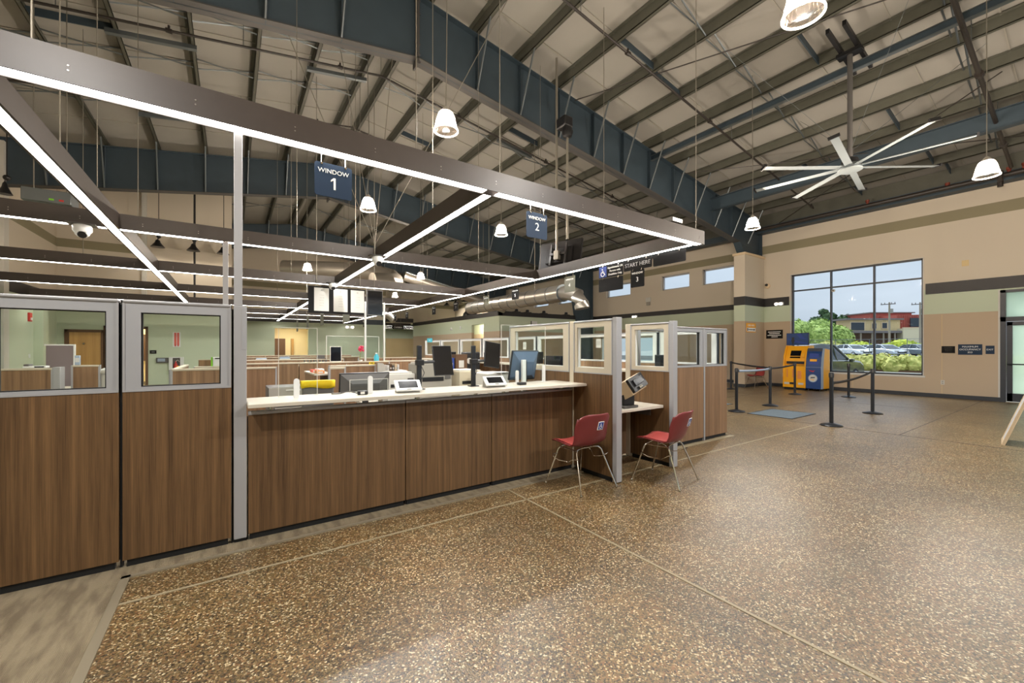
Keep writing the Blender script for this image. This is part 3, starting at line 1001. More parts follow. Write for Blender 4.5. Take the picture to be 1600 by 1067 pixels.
# ================================================================== SUSPENDED LIGHT BEAMS
ZB, HB, WB = 3.08, 0.21, 0.14
def beam_x(y, x0, x1, label, gaps=(), segs=None, rods=()):
    """box beam along X (front face at y) with a lens strip under it"""
    o = thing('light_beam', label, 'light beam', ((x0 + x1) / 2, y + WB / 2, ZB), 0, 'suspended light beams')
    t = 0.012
    m = MB()
    m.box(x0, y, ZB, x1, y + t, ZB + HB).box(x0, y + WB - t, ZB, x1, y + WB, ZB + HB).box(x0, y + t, ZB + HB - t, x1, y + WB - t, ZB + HB)
    m.box(x0, y + t, ZB, x0 + t, y + WB - t, ZB + HB).box(x1 - t, y + t, ZB, x1, y + WB - t, ZB + HB)
    m.build('housing', 'beam_brown', o)
    cuts = sorted([x0 + 0.05] + [v for g in gaps for v in g] + [x1 - 0.05])
    for a, b in zip(cuts[::2], cuts[1::2]):
        n = max(1, round((b - a) / 3.7))
        for i in range(n):
            MB().box(a + (b - a) * i / n + 0.006, y + 0.02, ZB + 0.004, a + (b - a) * (i + 1) / n - 0.006, y + WB - 0.02, ZB + 0.012).build('lens', 'lens', o)
    b = MB()
    x = x0 + 0.35
    while x < x1:
        for dz in (0.075, 0.105):
            b.lathe([(0.006, 0), (0.0045, 0.004), (0, 0.004)], (x, y, ZB + dz), 8, axis=(0, -1, 0))
        x += 0.62
    tag(b.build('screws', 'bolt', o), kind='stuff')
    for x in rods:
        MB().rod((x, y + WB / 2, ZB + HB), (x, y + WB / 2, roof_z(x) - 0.2), 0.0055, n=6).build('hanger_rod', 'rod', o)
    return o
def beam_y(x, y0, y1, label, gaps=(), rods=()):
    o = thing('light_beam', label, 'light beam', (x, (y0 + y1) / 2, ZB), 0, 'suspended light beams')
    t = 0.012
    m = MB()
    h = WB / 2
    m.box(x - h, y0, ZB, x - h + t, y1, ZB + HB).box(x + h - t, y0, ZB, x + h, y1, ZB + HB).box(x - h + t, y0, ZB + HB - t, x + h - t, y1, ZB + HB)
    m.build('housing', 'beam_brown', o)
    MB().box(x - h + t, y0, ZB + 0.0005, x - h + 0.022, y1, ZB + 0.012).box(x + h - 0.022, y0, ZB + 0.0005, x + h - t, y1, ZB + 0.012).build('lens_rim', 'beam_brown', o)
    y = y0 + 0.02
    k = 0
    while y < y1 - 0.1:
        ln = (0.42 if k % 2 == 0 else 3.15)
        e = min(y + ln, y1 - 0.02)
        MB().box(x - h + 0.022, y, ZB + 0.004, x + h - 0.022, e, ZB + 0.012).build('lens', 'lens_bright' if k % 2 == 0 else 'lens', o)
        y = e + 0.012
        k += 1
    for yy in rods:
        MB().rod((x, yy, ZB + HB), (x, yy, roof_z(x) - 0.2), 0.0055, n=6).build('hanger_rod', 'rod', o)
    return o
beam_x(3.617, -4.9, 6.14, 'long brown light beam nearest the camera, over the service counter', gaps=((2.18, 2.32),), rods=(-1.0, 1.43, 2.36, 6.02))
beam_x(7.65, -5.1, 5.93, 'brown light beam second from the camera, behind the window 1 sign', rods=(-3.6, -1.5, 0.9, 4.4))
beam_x(11.27, -5.1, 5.93, 'third brown light beam from the camera, above the three-poster board', rods=(-2.4, 1.2, 4.6))
beam_x(15.0, -5.1, 5.93, 'fourth brown light beam from the camera across the office', rods=(1.2, 3.4))
beam_x(18.65, -5.1, 5.93, 'fifth brown light beam from the camera across the office', rods=(4.6,))
beam_x(22.3, 0.2, 5.93, 'sixth brown light beam, over the rear of the office', rods=(4.6,))
beam_x(25.9, 0.2, 5.93, 'last brown light beam, close to the far green wall')
beam_x(29.6, 9.0, 13.0, 'light beam in the recess beyond the far green wall')
beam_x(31.6, 9.0, 13.0, 'second light beam in the recess beyond the far green wall')
beam_x(33.4, 9.0, 13.0, 'rear light beam in the recess beyond the far green wall')
beam_y(-1.34, 3.757, 18.6, 'light beam running away over the left glass screens', rods=(5.6, 9.5))
beam_y(2.25, 3.757, 28.2, 'light beam running away above the middle of the counter', rods=(5.2, 9.4, 16.5))
beam_y(6.0, 3.757, 28.2, 'right hand light beam carrying the hanging window signs', rods=(5.6, 7.6))

# ---- galvanised stay wires at the beam crossing
o = thing('stay_wires', 'pale stay wires meeting at the beam crossing below the middle pendant', 'wire', (2.2, 7.6, 3.3))
for (x, y) in ((0.45, 8.4), (1.62, 8.6), (2.75, 8.1), (4.4, 6.4)):
    MB().rod((2.16, 7.62, 3.34), (x, y, roof_z(x) - 0.3), 0.007, n=5).build('wire', 'rod', o)
MB().rod((2.16, 7.62, 3.02), (2.16, 7.62, 3.36), 0.014, n=6).build('turnbuckle', 'rod', o)

# ================================================================== PENDANT LAMPS
def pendant(d=0.30):
    o = thing('pendant_lamp', 'pendant', 'lamp', (0, 0, 0), 0, 'prismatic glass pendant lamps')
    r = d / 2
    pr = [(r * 0.48, 0.24), (r * 0.62, 0.215), (r * 0.76, 0.15), (r * 0.88, 0.07), (r, 0.0)]
    b = MB()
    b.lathe(pr, n=40, cap=False)
    b.build('shade', 'shade_glass', o, solid=0.006)
    MB().lathe([(r - 0.006, -0.004), (r + 0.006, -0.004), (r + 0.006, 0.008), (r - 0.006, 0.008), (r - 0.006, -0.004)], n=40, cap=False).build('shade_rim', 'lamp_glow', o)
    rib = MB()
    for k in range(24):
        a = 2 * math.pi * k / 24
        for (r0, h0), (r1, h1) in zip(pr, pr[1:]):
            rib.rod((r0 * math.cos(a), r0 * math.sin(a), h0), (r1 * math.cos(a), r1 * math.sin(a), h1), 0.0022, n=3, caps=False)
    tag(rib.build('prism_ribs', 'shade_glass', o), kind='stuff')
    MB().lathe([(0.015, 0.31), (0.035, 0.29), (r * 0.42, 0.25), (r * 0.5, 0.24), (r * 0.5, 0.236)], n=20, cap=False).build('socket_cap', 'grey_plastic', o)
    MB().lathe([(0.0, 0.10), (0.035, 0.115), (0.05, 0.15), (0.04, 0.20), (0.025, 0.235)], n=16).build('bulb', 'lamp_glow', o)
    return o
PS = [((2.24, 4.76), 'clear pendant lamp in front of the nearest roof frame, above the counter beam'),
      ((2.24, 8.35), 'clear pendant lamp right of the window 1 sign'),
      ((5.40, 8.37), 'clear pendant lamp left of the window 2 sign'),
      ((2.2, 16.0), 'small clear pendant lamp above the three-poster board'),
      ((6.16, 15.4), 'small clear pendant lamp beside the round duct'),
      ((9.88, 4.66), 'clear pendant lamp in front of the column casing'),
      ((9.96, 1.13), 'clear pendant lamp before the window wall at the far right'),
      ((7.23, 21.7), 'tiny far pendant lamp right of the three-poster board'),
      ((3.9, 1.44), 'largest pendant lamp, cut by the top edge of the picture'),
      ((-1.4, 1.2), 'unseen pendant lamp, added outside the picture on the left'),  # this and the next two are unseen, added as general fill light
      ((3.3, -2.2), 'unseen pendant lamp, added behind the camera'),
      ((9.9, -2.6), 'unseen pendant lamp, added near the street door')]
used = []
pp = pendant()
for (x, y), lb in PS:
    z = 4.2
    o = place(pp, used, (x, y, z), 0, lb, 'prismatic glass pendant lamps')
    zt_ = roof_z(x) - z - 0.1
    c = MB().tube([(0, 0, 0.30), (0.014, 0, 0.36 + (zt_ - 0.36) * 0.3), (-0.01, 0, 0.36 + (zt_ - 0.36) * 0.6), (0, 0, zt_)], 0.006, 6).build('cord', 'rod', o, world=False)
    ld = bpy.data.lights.new('pendant_light', 'POINT')
    ld.energy = PEND
    ld.color = (1.0, 0.98, 0.95)
    ld.shadow_soft_size = 0.04
    lo = bpy.data.objects.new('pendant_light', ld)
    col.objects.link(lo)
    lo.parent = o
    lo.location = (0, 0, 0.055)

# ================================================================== CEILING FAN
FX, FY, FZ = 10.15, 2.94, 5.0
o = thing('ceiling_fan', 'large white eight-blade ceiling fan on a long pole', 'fan', (FX, FY, FZ))
MB().rod((FX, FY, FZ + 0.1), (FX, FY, roof_z(FX) - 0.36), 0.045, n=12).build('down_pole', 'dark_grey', o)
MB().lathe([(0.06, 0.24), (0.13, 0.2), (0.15, 0.12), (0.15, 0.08)], (FX, FY, FZ), 20).build('motor', 'black_plastic', o)
MB().lathe([(0.0, -0.045), (0.14, -0.045), (0.2, -0.02), (0.2, 0.0), (0.14, 0.02), (0, 0.02)], (FX, FY, FZ), 28).build('hub_plate', 'fan_white', o)
MB().lathe([(0.17, 0.0), (0.19, 0.02), (0.19, 0.09), (0.12, 0.1)], (FX, FY, FZ), 24).build('hub_body', 'galv', o)
for k in range(8):
    a = R(45 * k + 9)
    M = Matrix.Translation((FX, FY, FZ + 0.045)) @ Matrix.Rotation(a, 4, 'Z') @ Matrix.Rotation(R(10), 4, 'X')
    sec = [(-0.06, 0.0), (-0.035, 0.016), (0.015, 0.014), (0.06, -0.002), (0.015, 0.004), (-0.035, 0.002)]
    bl = MB().prism([M @ Vector((0.17, y, z)) for y, z in sec], (M.to_3x3() @ Vector((1.5, 0, 0)))).build('blade', 'fan_white', o)
    MB().prism([M @ Vector((1.67, y, z)) for y, z in ((-0.085, -0.012), (-0.085, 0.04), (0.085, 0.04), (0.085, -0.012))], (M.to_3x3() @ Vector((0.03, 0, 0)))).build('blade_tip', 'black_plastic', bl)
for dy in (-0.13, 0.13):
    MB().prism([(FX - 0.75, FY + dy - 0.03, roof_z(FX - 0.75) - 0.24), (FX + 0.75, FY + dy - 0.03, roof_z(FX + 0.75) - 0.24), (FX + 0.75, FY + dy - 0.03, roof_z(FX + 0.75) - 0.33), (FX - 0.75, FY + dy - 0.03, roof_z(FX - 0.75) - 0.33)], (0, 0.06, 0)).build('mount_channel', 'black_plastic', o)
MB().box(FX - 0.1, FY - 0.2, roof_z(FX) - 0.4, FX + 0.1, FY + 0.2, roof_z(FX) - 0.33).build('mount_plate', 'black_plastic', o)
for (dx, dy) in ((-1.6, -1.5), (1.6, -1.6), (1.7, 1.5), (-1.7, 1.6)):
    MB().rod((FX, FY, FZ + 0.35), (FX + dx, FY + dy, roof_z(FX + dx) - 0.24), 0.004, n=4).build('guy_wire', 'galv', o)

# ================================================================== HANGING SIGNS
def plate_sign(name, label, axis, a0, a1, c, z0, z1, m, lines=(), edge=True, group=None, drop=None, rad=0.02, clips=True):
    """thin hanging board; axis 'y' = faces -Y at y=c and spans x a0..a1; axis 'x' = faces -X at x=c and spans y a0..a1 (a0 > a1)"""
    base = ((a0 + a1) / 2, c, z0) if axis == 'y' else (c, (a0 + a1) / 2, z0)
    o = thing(name, label, 'sign', base, 0, group)
    w = abs(a1 - a0)
    pts = []
    for (cx, cz, s) in ((w / 2 - rad, z0 + rad, -90), (w / 2 - rad, z1 - rad, 0), (-w / 2 + rad, z1 - rad, 90), (-w / 2 + rad, z0 + rad, 180)):
        for k in range(5):
            a = R(s + 22.5 * k)
            pts.append((cx + rad * math.cos(a), cz + rad * math.sin(a)))
    mid = (a0 + a1) / 2
    if axis == 'y':
        P = [(mid + u, c, z) for u, z in pts]
        d = (0, 0.008, 0)
    else:
        P = [(c, mid - u, z) for u, z in pts]
        d = (0.008, 0, 0)
    MB().prism(P, d).build('board', m, o, smooth=False)
    for (s, size, dz, mm) in lines:
        if axis == 'y':
            text('lettering', s, size, mm, o, (mid, c - 0.002, dz), NY)
        else:
            text('lettering', s, size, mm, o, (c - 0.002, mid, dz), NX)
    if clips:
        for u in (-w * 0.32, w * 0.32):
            p = (mid + u, c, z1 - 0.012) if axis == 'y' else (c, mid - u, z1 - 0.012)
            q = (p[0], p[1], (drop if drop else z1 + 0.03))
            MB().lathe([(0.009, -0.012), (0.009, 0.012)], p, 8, axis=(0, 1, 0) if axis == 'y' else (1, 0, 0)).rod(p, q, 0.004, n=5).build('hook', 'chrome', o)
    return o
g_ws = 'numbered window signs under the light beams'
plate_sign('window_sign', 'larger navy sign with the number 1, left of the middle beam crossing', 'y', 0.56, 0.853, 3.69, 2.715, 2.992, 'sign_navy', (('WINDOW', 0.052, 2.925, 'white_print'),), group=g_ws, drop=3.08)
MB().box(0.706, 3.688, 2.78, 0.722, 3.69, 2.878).prism([(0.706, 3.688, 2.878), (0.684, 3.688, 2.857), (0.684, 3.688, 2.842), (0.706, 3.688, 2.858)], (0, 0.002, 0)).build('number_one', 'white_print', [o for o in bpy.data.objects if o.name == 'window_sign'][0])
plate_sign('window_sign', 'navy sign with the number 2, right of the middle beam crossing', 'y', 2.72, 3.013, 3.69, 2.70, 2.988, 'sign_navy', (('WINDOW', 0.052, 2.922, 'white_print'), ('2', 0.125, 2.825, 'white_print')), group=g_ws, drop=3.08)
SX = 5.99
plate_sign('window_sign', 'black sign reading window 3 hung below the start here board', 'x', 4.94, 4.645, SX, 2.545, 2.86, 'sign_black', (('WINDOW', 0.052, 2.795, 'white_print'), ('3', 0.12, 2.68, 'white_print')), group=g_ws, drop=2.88)
plate_sign('start_sign', 'black board reading start here', 'x', 5.1, 4.485, SX, 2.86, 3.045, 'sign_black', (('START HERE', 0.10, 2.955, 'grey_print'),), drop=3.08)
plate_sign('blank_board', 'blank black board at the right end of the right light beam', 'x', 4.46, 3.845, SX, 2.85, 3.045, 'sign_black', (), drop=3.08)
o = plate_sign('access_sign', 'black board with blue wheelchair symbol and small white wording', 'x', 5.725, 5.115, SX, 2.815, 3.045, 'sign_black', (), drop=3.08)
MB().box(SX - 0.004, 5.52, 2.83, SX, 5.71, 3.035).build('symbol_panel', 'sticker_blue', o)
for s, z in (('Appointments OR', 2.995), ('Persons with', 2.93), ('Disabilities Only', 2.865)):
    text('lettering', s, 0.05, 'white_print', o, (SX - 0.002, 5.31, z), NX)
def wheelchair(parent, f, s, m='white_print', world=True):
    """access symbol drawn with tubes; f maps (u, v) in a unit square to 3-d"""
    b = MB()
    b.tube([f(0.45 + 0.0 * s, 0.62), f(0.46, 0.45), f(0.66, 0.45), f(0.74, 0.22), f(0.82, 0.24)], 0.045 * s, 6)
    b.tube([f(0.45, 0.58), f(0.62, 0.58)], 0.03 * s, 6)
    arc = [f(0.48 + 0.22 * math.cos(R(a)), 0.32 + 0.22 * math.sin(R(a))) for a in range(115, 345, 23)]
    b.tube(arc, 0.035 * s, 6)
    c = f(0.45, 0.76)
    b.blob(c, 0.075 * s, 1, 0)
    return b.build('access_symbol', m, parent, world=world)
wheelchair(o, lambda u, v: (SX - 0.005, 5.71 - 0.19 * u, 2.83 + 0.2 * v), 0.19)
plate_sign('blank_board', 'blank dark board hung below the wheelchair sign', 'x', 5.725, 5.12, SX, 2.55, 2.80, 'sign_black', (), drop=2.83)
plate_sign('window_sign', 'grey sign reading window 4 in front of the duct end', 'x', 6.74, 6.41, SX, 2.66, 2.995, 'sign_grey', (('WINDOW', 0.054, 2.925, 'white_print'), ('4', 0.12, 2.80, 'white_print')), group=g_ws, drop=3.08)
plate_sign('window_sign', 'dark sign reading window 5 in front of the long duct', 'x', 8.78, 8.47, SX, 2.70, 2.98, 'sign_black', (('WINDOW', 0.055, 2.915, 'grey_print'), ('5', 0.11, 2.80, 'white_print')), group=g_ws, drop=3.08)
for i, (y, z0, z1, mm, lb) in enumerate(((10.08, 2.70, 2.94, 'sign_grey', 'grey hanging window sign by the left end of the duct'),
        (12.0, 2.66, 2.95, 'sign_black', 'dark hanging window sign beside the three spotlights'),
        (13.75, 2.66, 2.95, 'sign_black', 'dark hanging window sign left of the spotlights'),
        (16.5, 2.66, 2.95, 'sign_black', 'dark hanging window sign over the far glass screens, right of a pair'),
        (18.0, 2.66, 2.95, 'sign_black', 'dark hanging window sign over the far glass screens, left of a pair'),
        (23.2, 2.62, 2.95, 'sign_black', 'farthest dark hanging window sign by the poster board edge'))):
    plate_sign('window_sign', lb, 'x', y + 0.15, y - 0.15, SX, z0, z1, mm, (('WINDOW', 0.05, z1 - 0.07, 'grey_print'), (str(6 + i), 0.1, z0 + 0.11, 'grey_print')), group=g_ws, drop=3.08)
for (x, y, z0, z1, w, lb) in ((2.3, 19.6, 2.16, 2.62, 0.5, 'grey-green hanging board, leftmost of the row over the far desks'),
        (2.3, 16.7, 2.15, 2.62, 0.5, 'grey-green hanging board, second from the left over the far desks'),
        (2.3, 13.8, 2.16, 2.75, 0.5, 'grey-green hanging board under the first white poster'),
        (2.75, 12.6, 2.2, 2.66, 0.85, 'grey-green hanging board under the third white poster')):
    plate_sign('hanging_board', lb, 'x', y + w / 2, y - w / 2, x, z0, z1, 'sign_grey', (), group='grey-green boards hung over the far desks', drop=3.08 if x < 2.5 else 8.45, rad=0.01)

# ---- three-poster board
o = thing('poster_board', 'black hanging board with three white character sheets', 'board', (2.0, 11.2, 2.3))
by = 11.2
MB().box(1.56, by, 2.33, 2.92, by + 0.05, 3.0).build('backing', 'sign_black', o)
rows = {'A': 'E D F C Z P\nP E C F D T\nO F L C T B', 'B': 'T O Z L P E\nF D P L T C\nE D F C Z P', 'C': 'L P E D Z F\nC O F T B P\nD E F P O T'}
for x, s in ((1.86, 'A'), (2.31, 'B'), (2.73, 'C')):
    sh = MB().box(x - 0.17, by - 0.008, 2.385, x + 0.17, by, 2.965).build('poster', 'paper', o)
    text('letter', s, 0.06, 'dark_grey', sh, (x, by - 0.009, 2.9), NY)
    for k, ln in enumerate(('1 2 3 4', '. 5 6 7 8', '2 3 4 5', '1 6 7 8', '3 4 2 5')):
        text('small_print', ln, 0.035, 'grey_plastic', sh, (x, by - 0.009, 2.78 - 0.065 * k), NY)
for x in (1.75, 2.8):
    MB().rod((x, by + 0.025, 3.0), (x, by + 0.025, roof_z(x) - 0.3), 0.008, n=6).build('hanger_rod', 'rod', o)
o = thing('display_screen', 'dark flat display hung at the right of the three posters', 'screen', (3.05, 11.3, 2.33))
MB().box(2.97, 11.22, 2.33, 3.4, 11.29, 3.02).build('casing', 'dark_grey', o, bevel=0.01)
MB().box(3.0, 11.212, 2.36, 3.38, 11.22, 2.99).build('screen_glass', 'screen', o)
MB().rod((3.18, 11.26, 3.02), (3.18, 11.26, roof_z(3.18) - 0.3), 0.01, n=6).build('hanger_rod', 'rod', o)

# ---- big television on a pole, seen from behind
tx, ty = 6.35, 7.3
rz = R(20)
o = thing('television', 'big black television hung on a pole, seen from behind', 'television', (tx, ty, 3.2), rz)
def L(m, nm, mt, **k): return m.build(nm, mt, o, world=False, **k)
Mt = Matrix.Translation((0, 0, 0.42)) @ Matrix.Rotation(R(12), 4, 'Y')
L(MB().box(-0.02, -0.55, -0.36, 0.05, 0.55, 0.36, M=Mt), 'casing', 'sign_black', bevel=0.012)
L(MB().box(-0.07, -0.35, -0.2, -0.02, 0.35, 0.18, M=Mt), 'rear_housing', 'sign_black', bevel=0.02)
L(MB().box(-0.11, -0.22, -0.26, -0.07, -0.17, 0.26, M=Mt).box(-0.11, 0.17, -0.26, -0.07, 0.22, 0.26, M=Mt).box(-0.13, -0.2, -0.03, -0.09, 0.2, 0.03, M=Mt), 'bracket', 'trim_black')
L(MB().rod((-0.16, 0, 0.35), (-0.16, 0, roof_z(tx) - 3.3), 0.028, n=10).box(-0.2, -0.06, 0.3, -0.08, 0.06, 0.5), 'pole', 'rod')
L(MB().box(0.051, -0.52, -0.33, 0.056, 0.52, 0.33, M=Mt), 'screen_glass', 'screen')

# ---- spiral ducts
o = thing('spiral_duct', 'long round galvanised duct running back under the right beam', 'duct', (8.3, 12, 3.2))
MB().rod((7.6, 8.6, 2.98), (7.9, 14.5, 3.05), 0.24, n=20).build('duct_run', 'steel_duct', o)
MB().tube([(7.6, 8.75, 2.98), (7.6, 8.35, 2.96), (7.62, 8.05, 2.85), (7.64, 7.92, 2.62), (7.65, 7.9, 2.5)], 0.2, 18).build('duct_elbow', 'steel_duct', o)
b = MB()
for k in range(12):
    t = k / 11
    b.lathe([(0.247, -0.012), (0.247, 0.012)], (7.6 + 0.3 * t, 8.6 + 5.9 * t, 2.98 + 0.07 * t), 20, axis=(0.05, 1, 0.01))
tag(b.build('duct_bands', 'galv', o), kind='stuff')
MB().rod((7.68, 10, 3.2), (7.68, 10, roof_z(7.68) - 0.24), 0.008).rod((7.85, 13, 3.2), (7.85, 13, roof_z(7.85) - 0.24), 0.008).build('strap', 'rod', o)
o = thing('spiral_duct', 'round duct elbow curling above the poster board', 'duct', (4.6, 16.8, 4.3))
MB().tube([(3.3, 18.6, 4.75), (4.3, 18.0, 4.7), (5.0, 17.2, 4.55), (5.3, 16.4, 4.3), (5.2, 15.7, 4.05), (4.8, 15.2, 3.9), (4.2, 15.1, 3.85)], 0.34, 20).build('duct_elbow', 'steel_duct', o)
MB().rod((3.4, 18.55, 4.75), (1.8, 19.6, 4.8), 0.34, n=20).build('duct_run', 'steel_duct', o)
MB().rod((4.3, 18.0, 5.0), (4.3, 18.0, roof_z(4.3) - 0.24), 0.01).build('strap', 'rod', o)
o = thing('spiral_duct', 'slanting straight duct right of the small pendant', 'duct', (8.0, 18.0, 4.2))
MB().rod((6.0, 16.9, 4.5), (10.9, 16.6, 3.35), 0.2, n=16).build('duct_run', 'steel_duct', o)
MB().rod((6.0, 16.6, 4.62), (10.8, 16.3, 3.5), 0.03, n=8).build('side_pipe', 'galv', o)
for x, z in ((7.0, 4.45), (9.8, 3.8)):
    MB().rod((x, 16.75, z), (x, 16.75, roof_z(x) - 0.24), 0.008).build('strap', 'rod', o)
o = thing('spiral_duct', 'far curved duct under the small pendant lamps', 'duct', (6.4, 22.5, 3.3))
MB().tube([(4.6, 23.0, 3.55), (5.6, 22.9, 3.6), (6.5, 22.6, 3.5), (7.1, 22.2, 3.2), (7.3, 22.0, 2.95)], 0.2, 14).build('duct_elbow', 'steel_duct', o)
MB().rod((5.6, 22.9, 3.8), (5.6, 22.9, roof_z(5.6) - 0.24), 0.01).build('strap', 'rod', o)
# ================================================================== SERVICE COUNTER AND SCREENS
YP = 3.67
def screen_panel(name, label, axis, a0, a1, c, w0, w1, z0=0.02, ztop=1.75, zf=1.16, th=0.07, wood_m='wood_panel', frame_m='panel_frame', face=-1, group=None, gz0=1.19, gz1=1.69, side=1):
    """office screen: wood board below, framed glass above; axis 'y' spans x a0..a1 at y=c, axis 'x' spans y a0..a1 at x=c"""
    base = ((a0 + a1) / 2, c, 0) if axis == 'y' else (c, (a0 + a1) / 2, 0)
    o = thing(name, label, 'partition', base, 0, group)
    def bx(m, u0, v0, z0_, u1, v1, z1_):
        if axis == 'y': m.box(u0, c + v0, z0_, u1, c + v1, z1_)
        else: m.box(c + v0, u0, z0_, c + v1, u1, z1_)
        return m
    lo, hi = min(a0, a1), max(a0, a1)
    w0, w1 = min(w0, w1), max(w0, w1)
    bx(MB(), lo, 0, z0 + 0.03, hi, th, zf - 0.001).build('wood_board', wood_m, o, bevel=0.002)
    bx(MB(), lo + 0.02, 0.012, 0, hi - 0.02, th - 0.012, z0 + 0.03).build('plinth', 'black_gap', o)
    m = MB()
    bx(m, lo, 0.004, zf, w0, th - 0.004, ztop)
    bx(m, w1, 0.004, zf, hi, th - 0.004, ztop)
    bx(m, w0, 0.004, zf, w1, th - 0.004, gz0)
    bx(m, w0, 0.004, gz1, w1, th - 0.004, ztop)
    m.build('frame', frame_m, o)
    m = MB()
    e = 0.012
    bx(m, lo, -0.004, zf, lo + e, th + 0.004, ztop)
    bx(m, hi - e, -0.004, zf, hi, th + 0.004, ztop)
    bx(m, lo + e, -0.004, zf, hi - e, th + 0.004, zf + e)
    m.build('edge_bead', 'alu', o)
    bx(MB(), lo, -0.006, ztop, hi, th + 0.006, ztop + 0.022).build('top_cap', 'alu', o, bevel=0.008)
    m = MB()
    bx(m, w0, 0.02, gz0, w0 + 0.008, th - 0.02, gz1)
    bx(m, w1 - 0.008, 0.02, gz0, w1, th - 0.02, gz1)
    bx(m, w0 + 0.008, 0.02, gz0, w1 - 0.008, th - 0.02, gz0 + 0.006)
    bx(m, w0 + 0.008, 0.02, gz1 - 0.006, w1 - 0.008, th - 0.02, gz1)
    m.build('glazing_bead', 'black_gap' if frame_m == 'panel_frame' else 'white_plastic', o)
    bx(MB(), w0 + 0.004, th / 2 - 0.003, gz0 + 0.002, w1 - 0.004, th / 2 + 0.003, gz1 - 0.002).build('glass_pane', 'clear_glass', o)
    return o
screen_panel('screen_panel', 'wood and glass screen panel at the left edge, cut by the picture', 'y', -1.235, -0.612, YP, -1.14, -0.672)
screen_panel('screen_panel', 'wood and glass screen panel beside the tall pale post', 'y', -0.594, -0.004, YP, -0.504, -0.067)
screen_panel('screen_panel', 'wood and glass screen panel outside the picture on the left', 'y', -1.87, -1.253, YP, -1.78, -1.33)
for x in (-1.25, -0.61, -0.004):
    o = MB().box(x + 0.001, YP + 0.02, 0.0, x + 0.015, YP + 0.06, 1.74).build('panel_joint', 'black_gap', None)
    tag(o, {-1.25: 'dark gap strip left of the leftmost visible screen panel', -0.61: 'dark gap strip between the two left glass screens', -0.004: 'dark gap strip between the left screens and the tall post'}[x], 'strip')
o = thing('tall_post', 'tall pale metal post rising from the counter end to the nearest light beam', 'post', (0.05, YP, 0))
MB().box(0.0115, YP - 0.003, 0.03, 0.092, YP + 0.08, 1.765).build('lower_casing', 'alu', o, bevel=0.003)
MB().box(0.012, YP, 1.765, 0.066, YP + 0.07, 3.085).build('upper_casing', 'alu', o, bevel=0.003)
MB().box(0.016, YP + 0.01, 0, 0.088, YP + 0.07, 0.03).build('plinth', 'black_gap', o)
MB().box(0.062, YP - 0.006, 1.44, 0.0935, YP - 0.003, 1.75).build('cover_strip', 'panel_frame', o)

o = thing('tall_post', 'second pale tall post, behind the glass screens under the second light beam', 'post', (-0.08, 7.68, 0))
MB().box(-0.115, 7.66, 0.004, -0.045, 7.73, 3.08).build('casing', 'alu', o, bevel=0.003)
MB().box(-0.125, 7.65, 0.004, -0.035, 7.74, 0.03).build('plinth', 'black_gap', o)
for x0, x1, lb in ((0.102, 1.3175, 'brown wood counter front next to the tall post, widest of three'), (1.3255, 2.2445, 'middle and narrowest brown wood counter front'), (2.2525, 3.39, 'brown wood counter front behind the first red chair')):
    o = thing('counter_front', lb, 'counter panel', ((x0 + x1) / 2, YP, 0), 0, 'wood counter fronts')
    MB().box(x0, YP, 0.05, x1, YP + 0.07, 0.945).build('wood_board', 'wood_panel', o, bevel=0.002)
    MB().box(x0, YP - 0.003, 0.945, x1, YP + 0.075, 0.968).build('top_rail', 'alu', o, bevel=0.003)
    MB().box(x0 + 0.01, YP + 0.012, 0, x1 - 0.01, YP + 0.06, 0.05).build('plinth', 'black_gap', o)
    MB().box(x0 - 0.006, YP + 0.01, 0.01, x0, YP + 0.06, 0.93).build('edge_strip', 'black_gap', o)
WT0, WT1, WTZ = 3.53, 4.0, 1.0425
o = thing('worktop', 'long cream worktop on short metal standoffs above the wood counter', 'worktop', (1.8, 3.76, 1.0))
MB().prism([(0.095, WT0, 1.012), (3.392, 3.43, 1.012), (3.392, 3.6, 1.012), (3.392, WT1, 1.012), (0.095, WT1, 1.012)], (0, 0, 0.03)).build('slab', 'worktop', o, bevel=0.006)
MB().prism([(0.097, WT0 - 0.0005, 1.014), (3.39, 3.4295, 1.014), (3.39, 3.4275, 1.014), (0.097, WT0 - 0.0025, 1.014)], (0, 0, 0.024)).build('edge_band', 'worktop', o)
for x in (0.26, 1.1, 1.45, 2.08, 2.42, 3.25):
    MB().rod((x, YP + 0.035, 0.968), (x, YP + 0.035, 1.012), 0.019, n=14).build('standoff', 'chrome', o)

# ---- return screens and the low desk bay
XR, X2 = 3.465, 4.41
screen_panel('return_screen', 'wood and glass return screen behind the first red chair', 'x', 3.045, 3.652, XR - 0.07, 3.17, 3.6, frame_m='alu_warm', gz0=1.225, gz1=1.695)
o = thing('end_post', 'pale square post at the end of the first return screen', 'post', (XR - 0.03, 3.0, 0))
MB().box(XR - 0.072, 2.985, 0.01, XR + 0.012, 3.043, 1.785).build('casing', 'alu', o, bevel=0.003)
o = thing('corner_post', 'pale post where counter and first return screen meet', 'post', (XR - 0.04, 3.68, 0))
MB().box(XR - 0.072, 3.655, 0.01, XR + 0.005, 3.725, 1.775).build('casing', 'alu_warm', o, bevel=0.003)
screen_panel('side_screen', 'wood and glass side screen running back from the counter end', 'x', 3.73, 5.03, XR - 0.07, 3.85, 4.9, frame_m='alu_warm', gz0=1.225, gz1=1.695)
screen_panel('return_screen', 'wood and glass return screen behind the second red chair', 'x', 3.05, 3.64, X2, 3.13, 3.575, frame_m='alu_warm', gz0=1.215, gz1=1.695)
o = thing('end_post', 'pale square post at the end of the second return screen', 'post', (X2 + 0.04, 3.02, 0))
MB().box(X2 - 0.005, 2.99, 0.01, X2 + 0.078, 3.048, 1.785).build('casing', 'alu', o, bevel=0.003)
o = thing('corner_post', 'pale post behind the black box terminal', 'post', (X2 + 0.03, 3.68, 0))
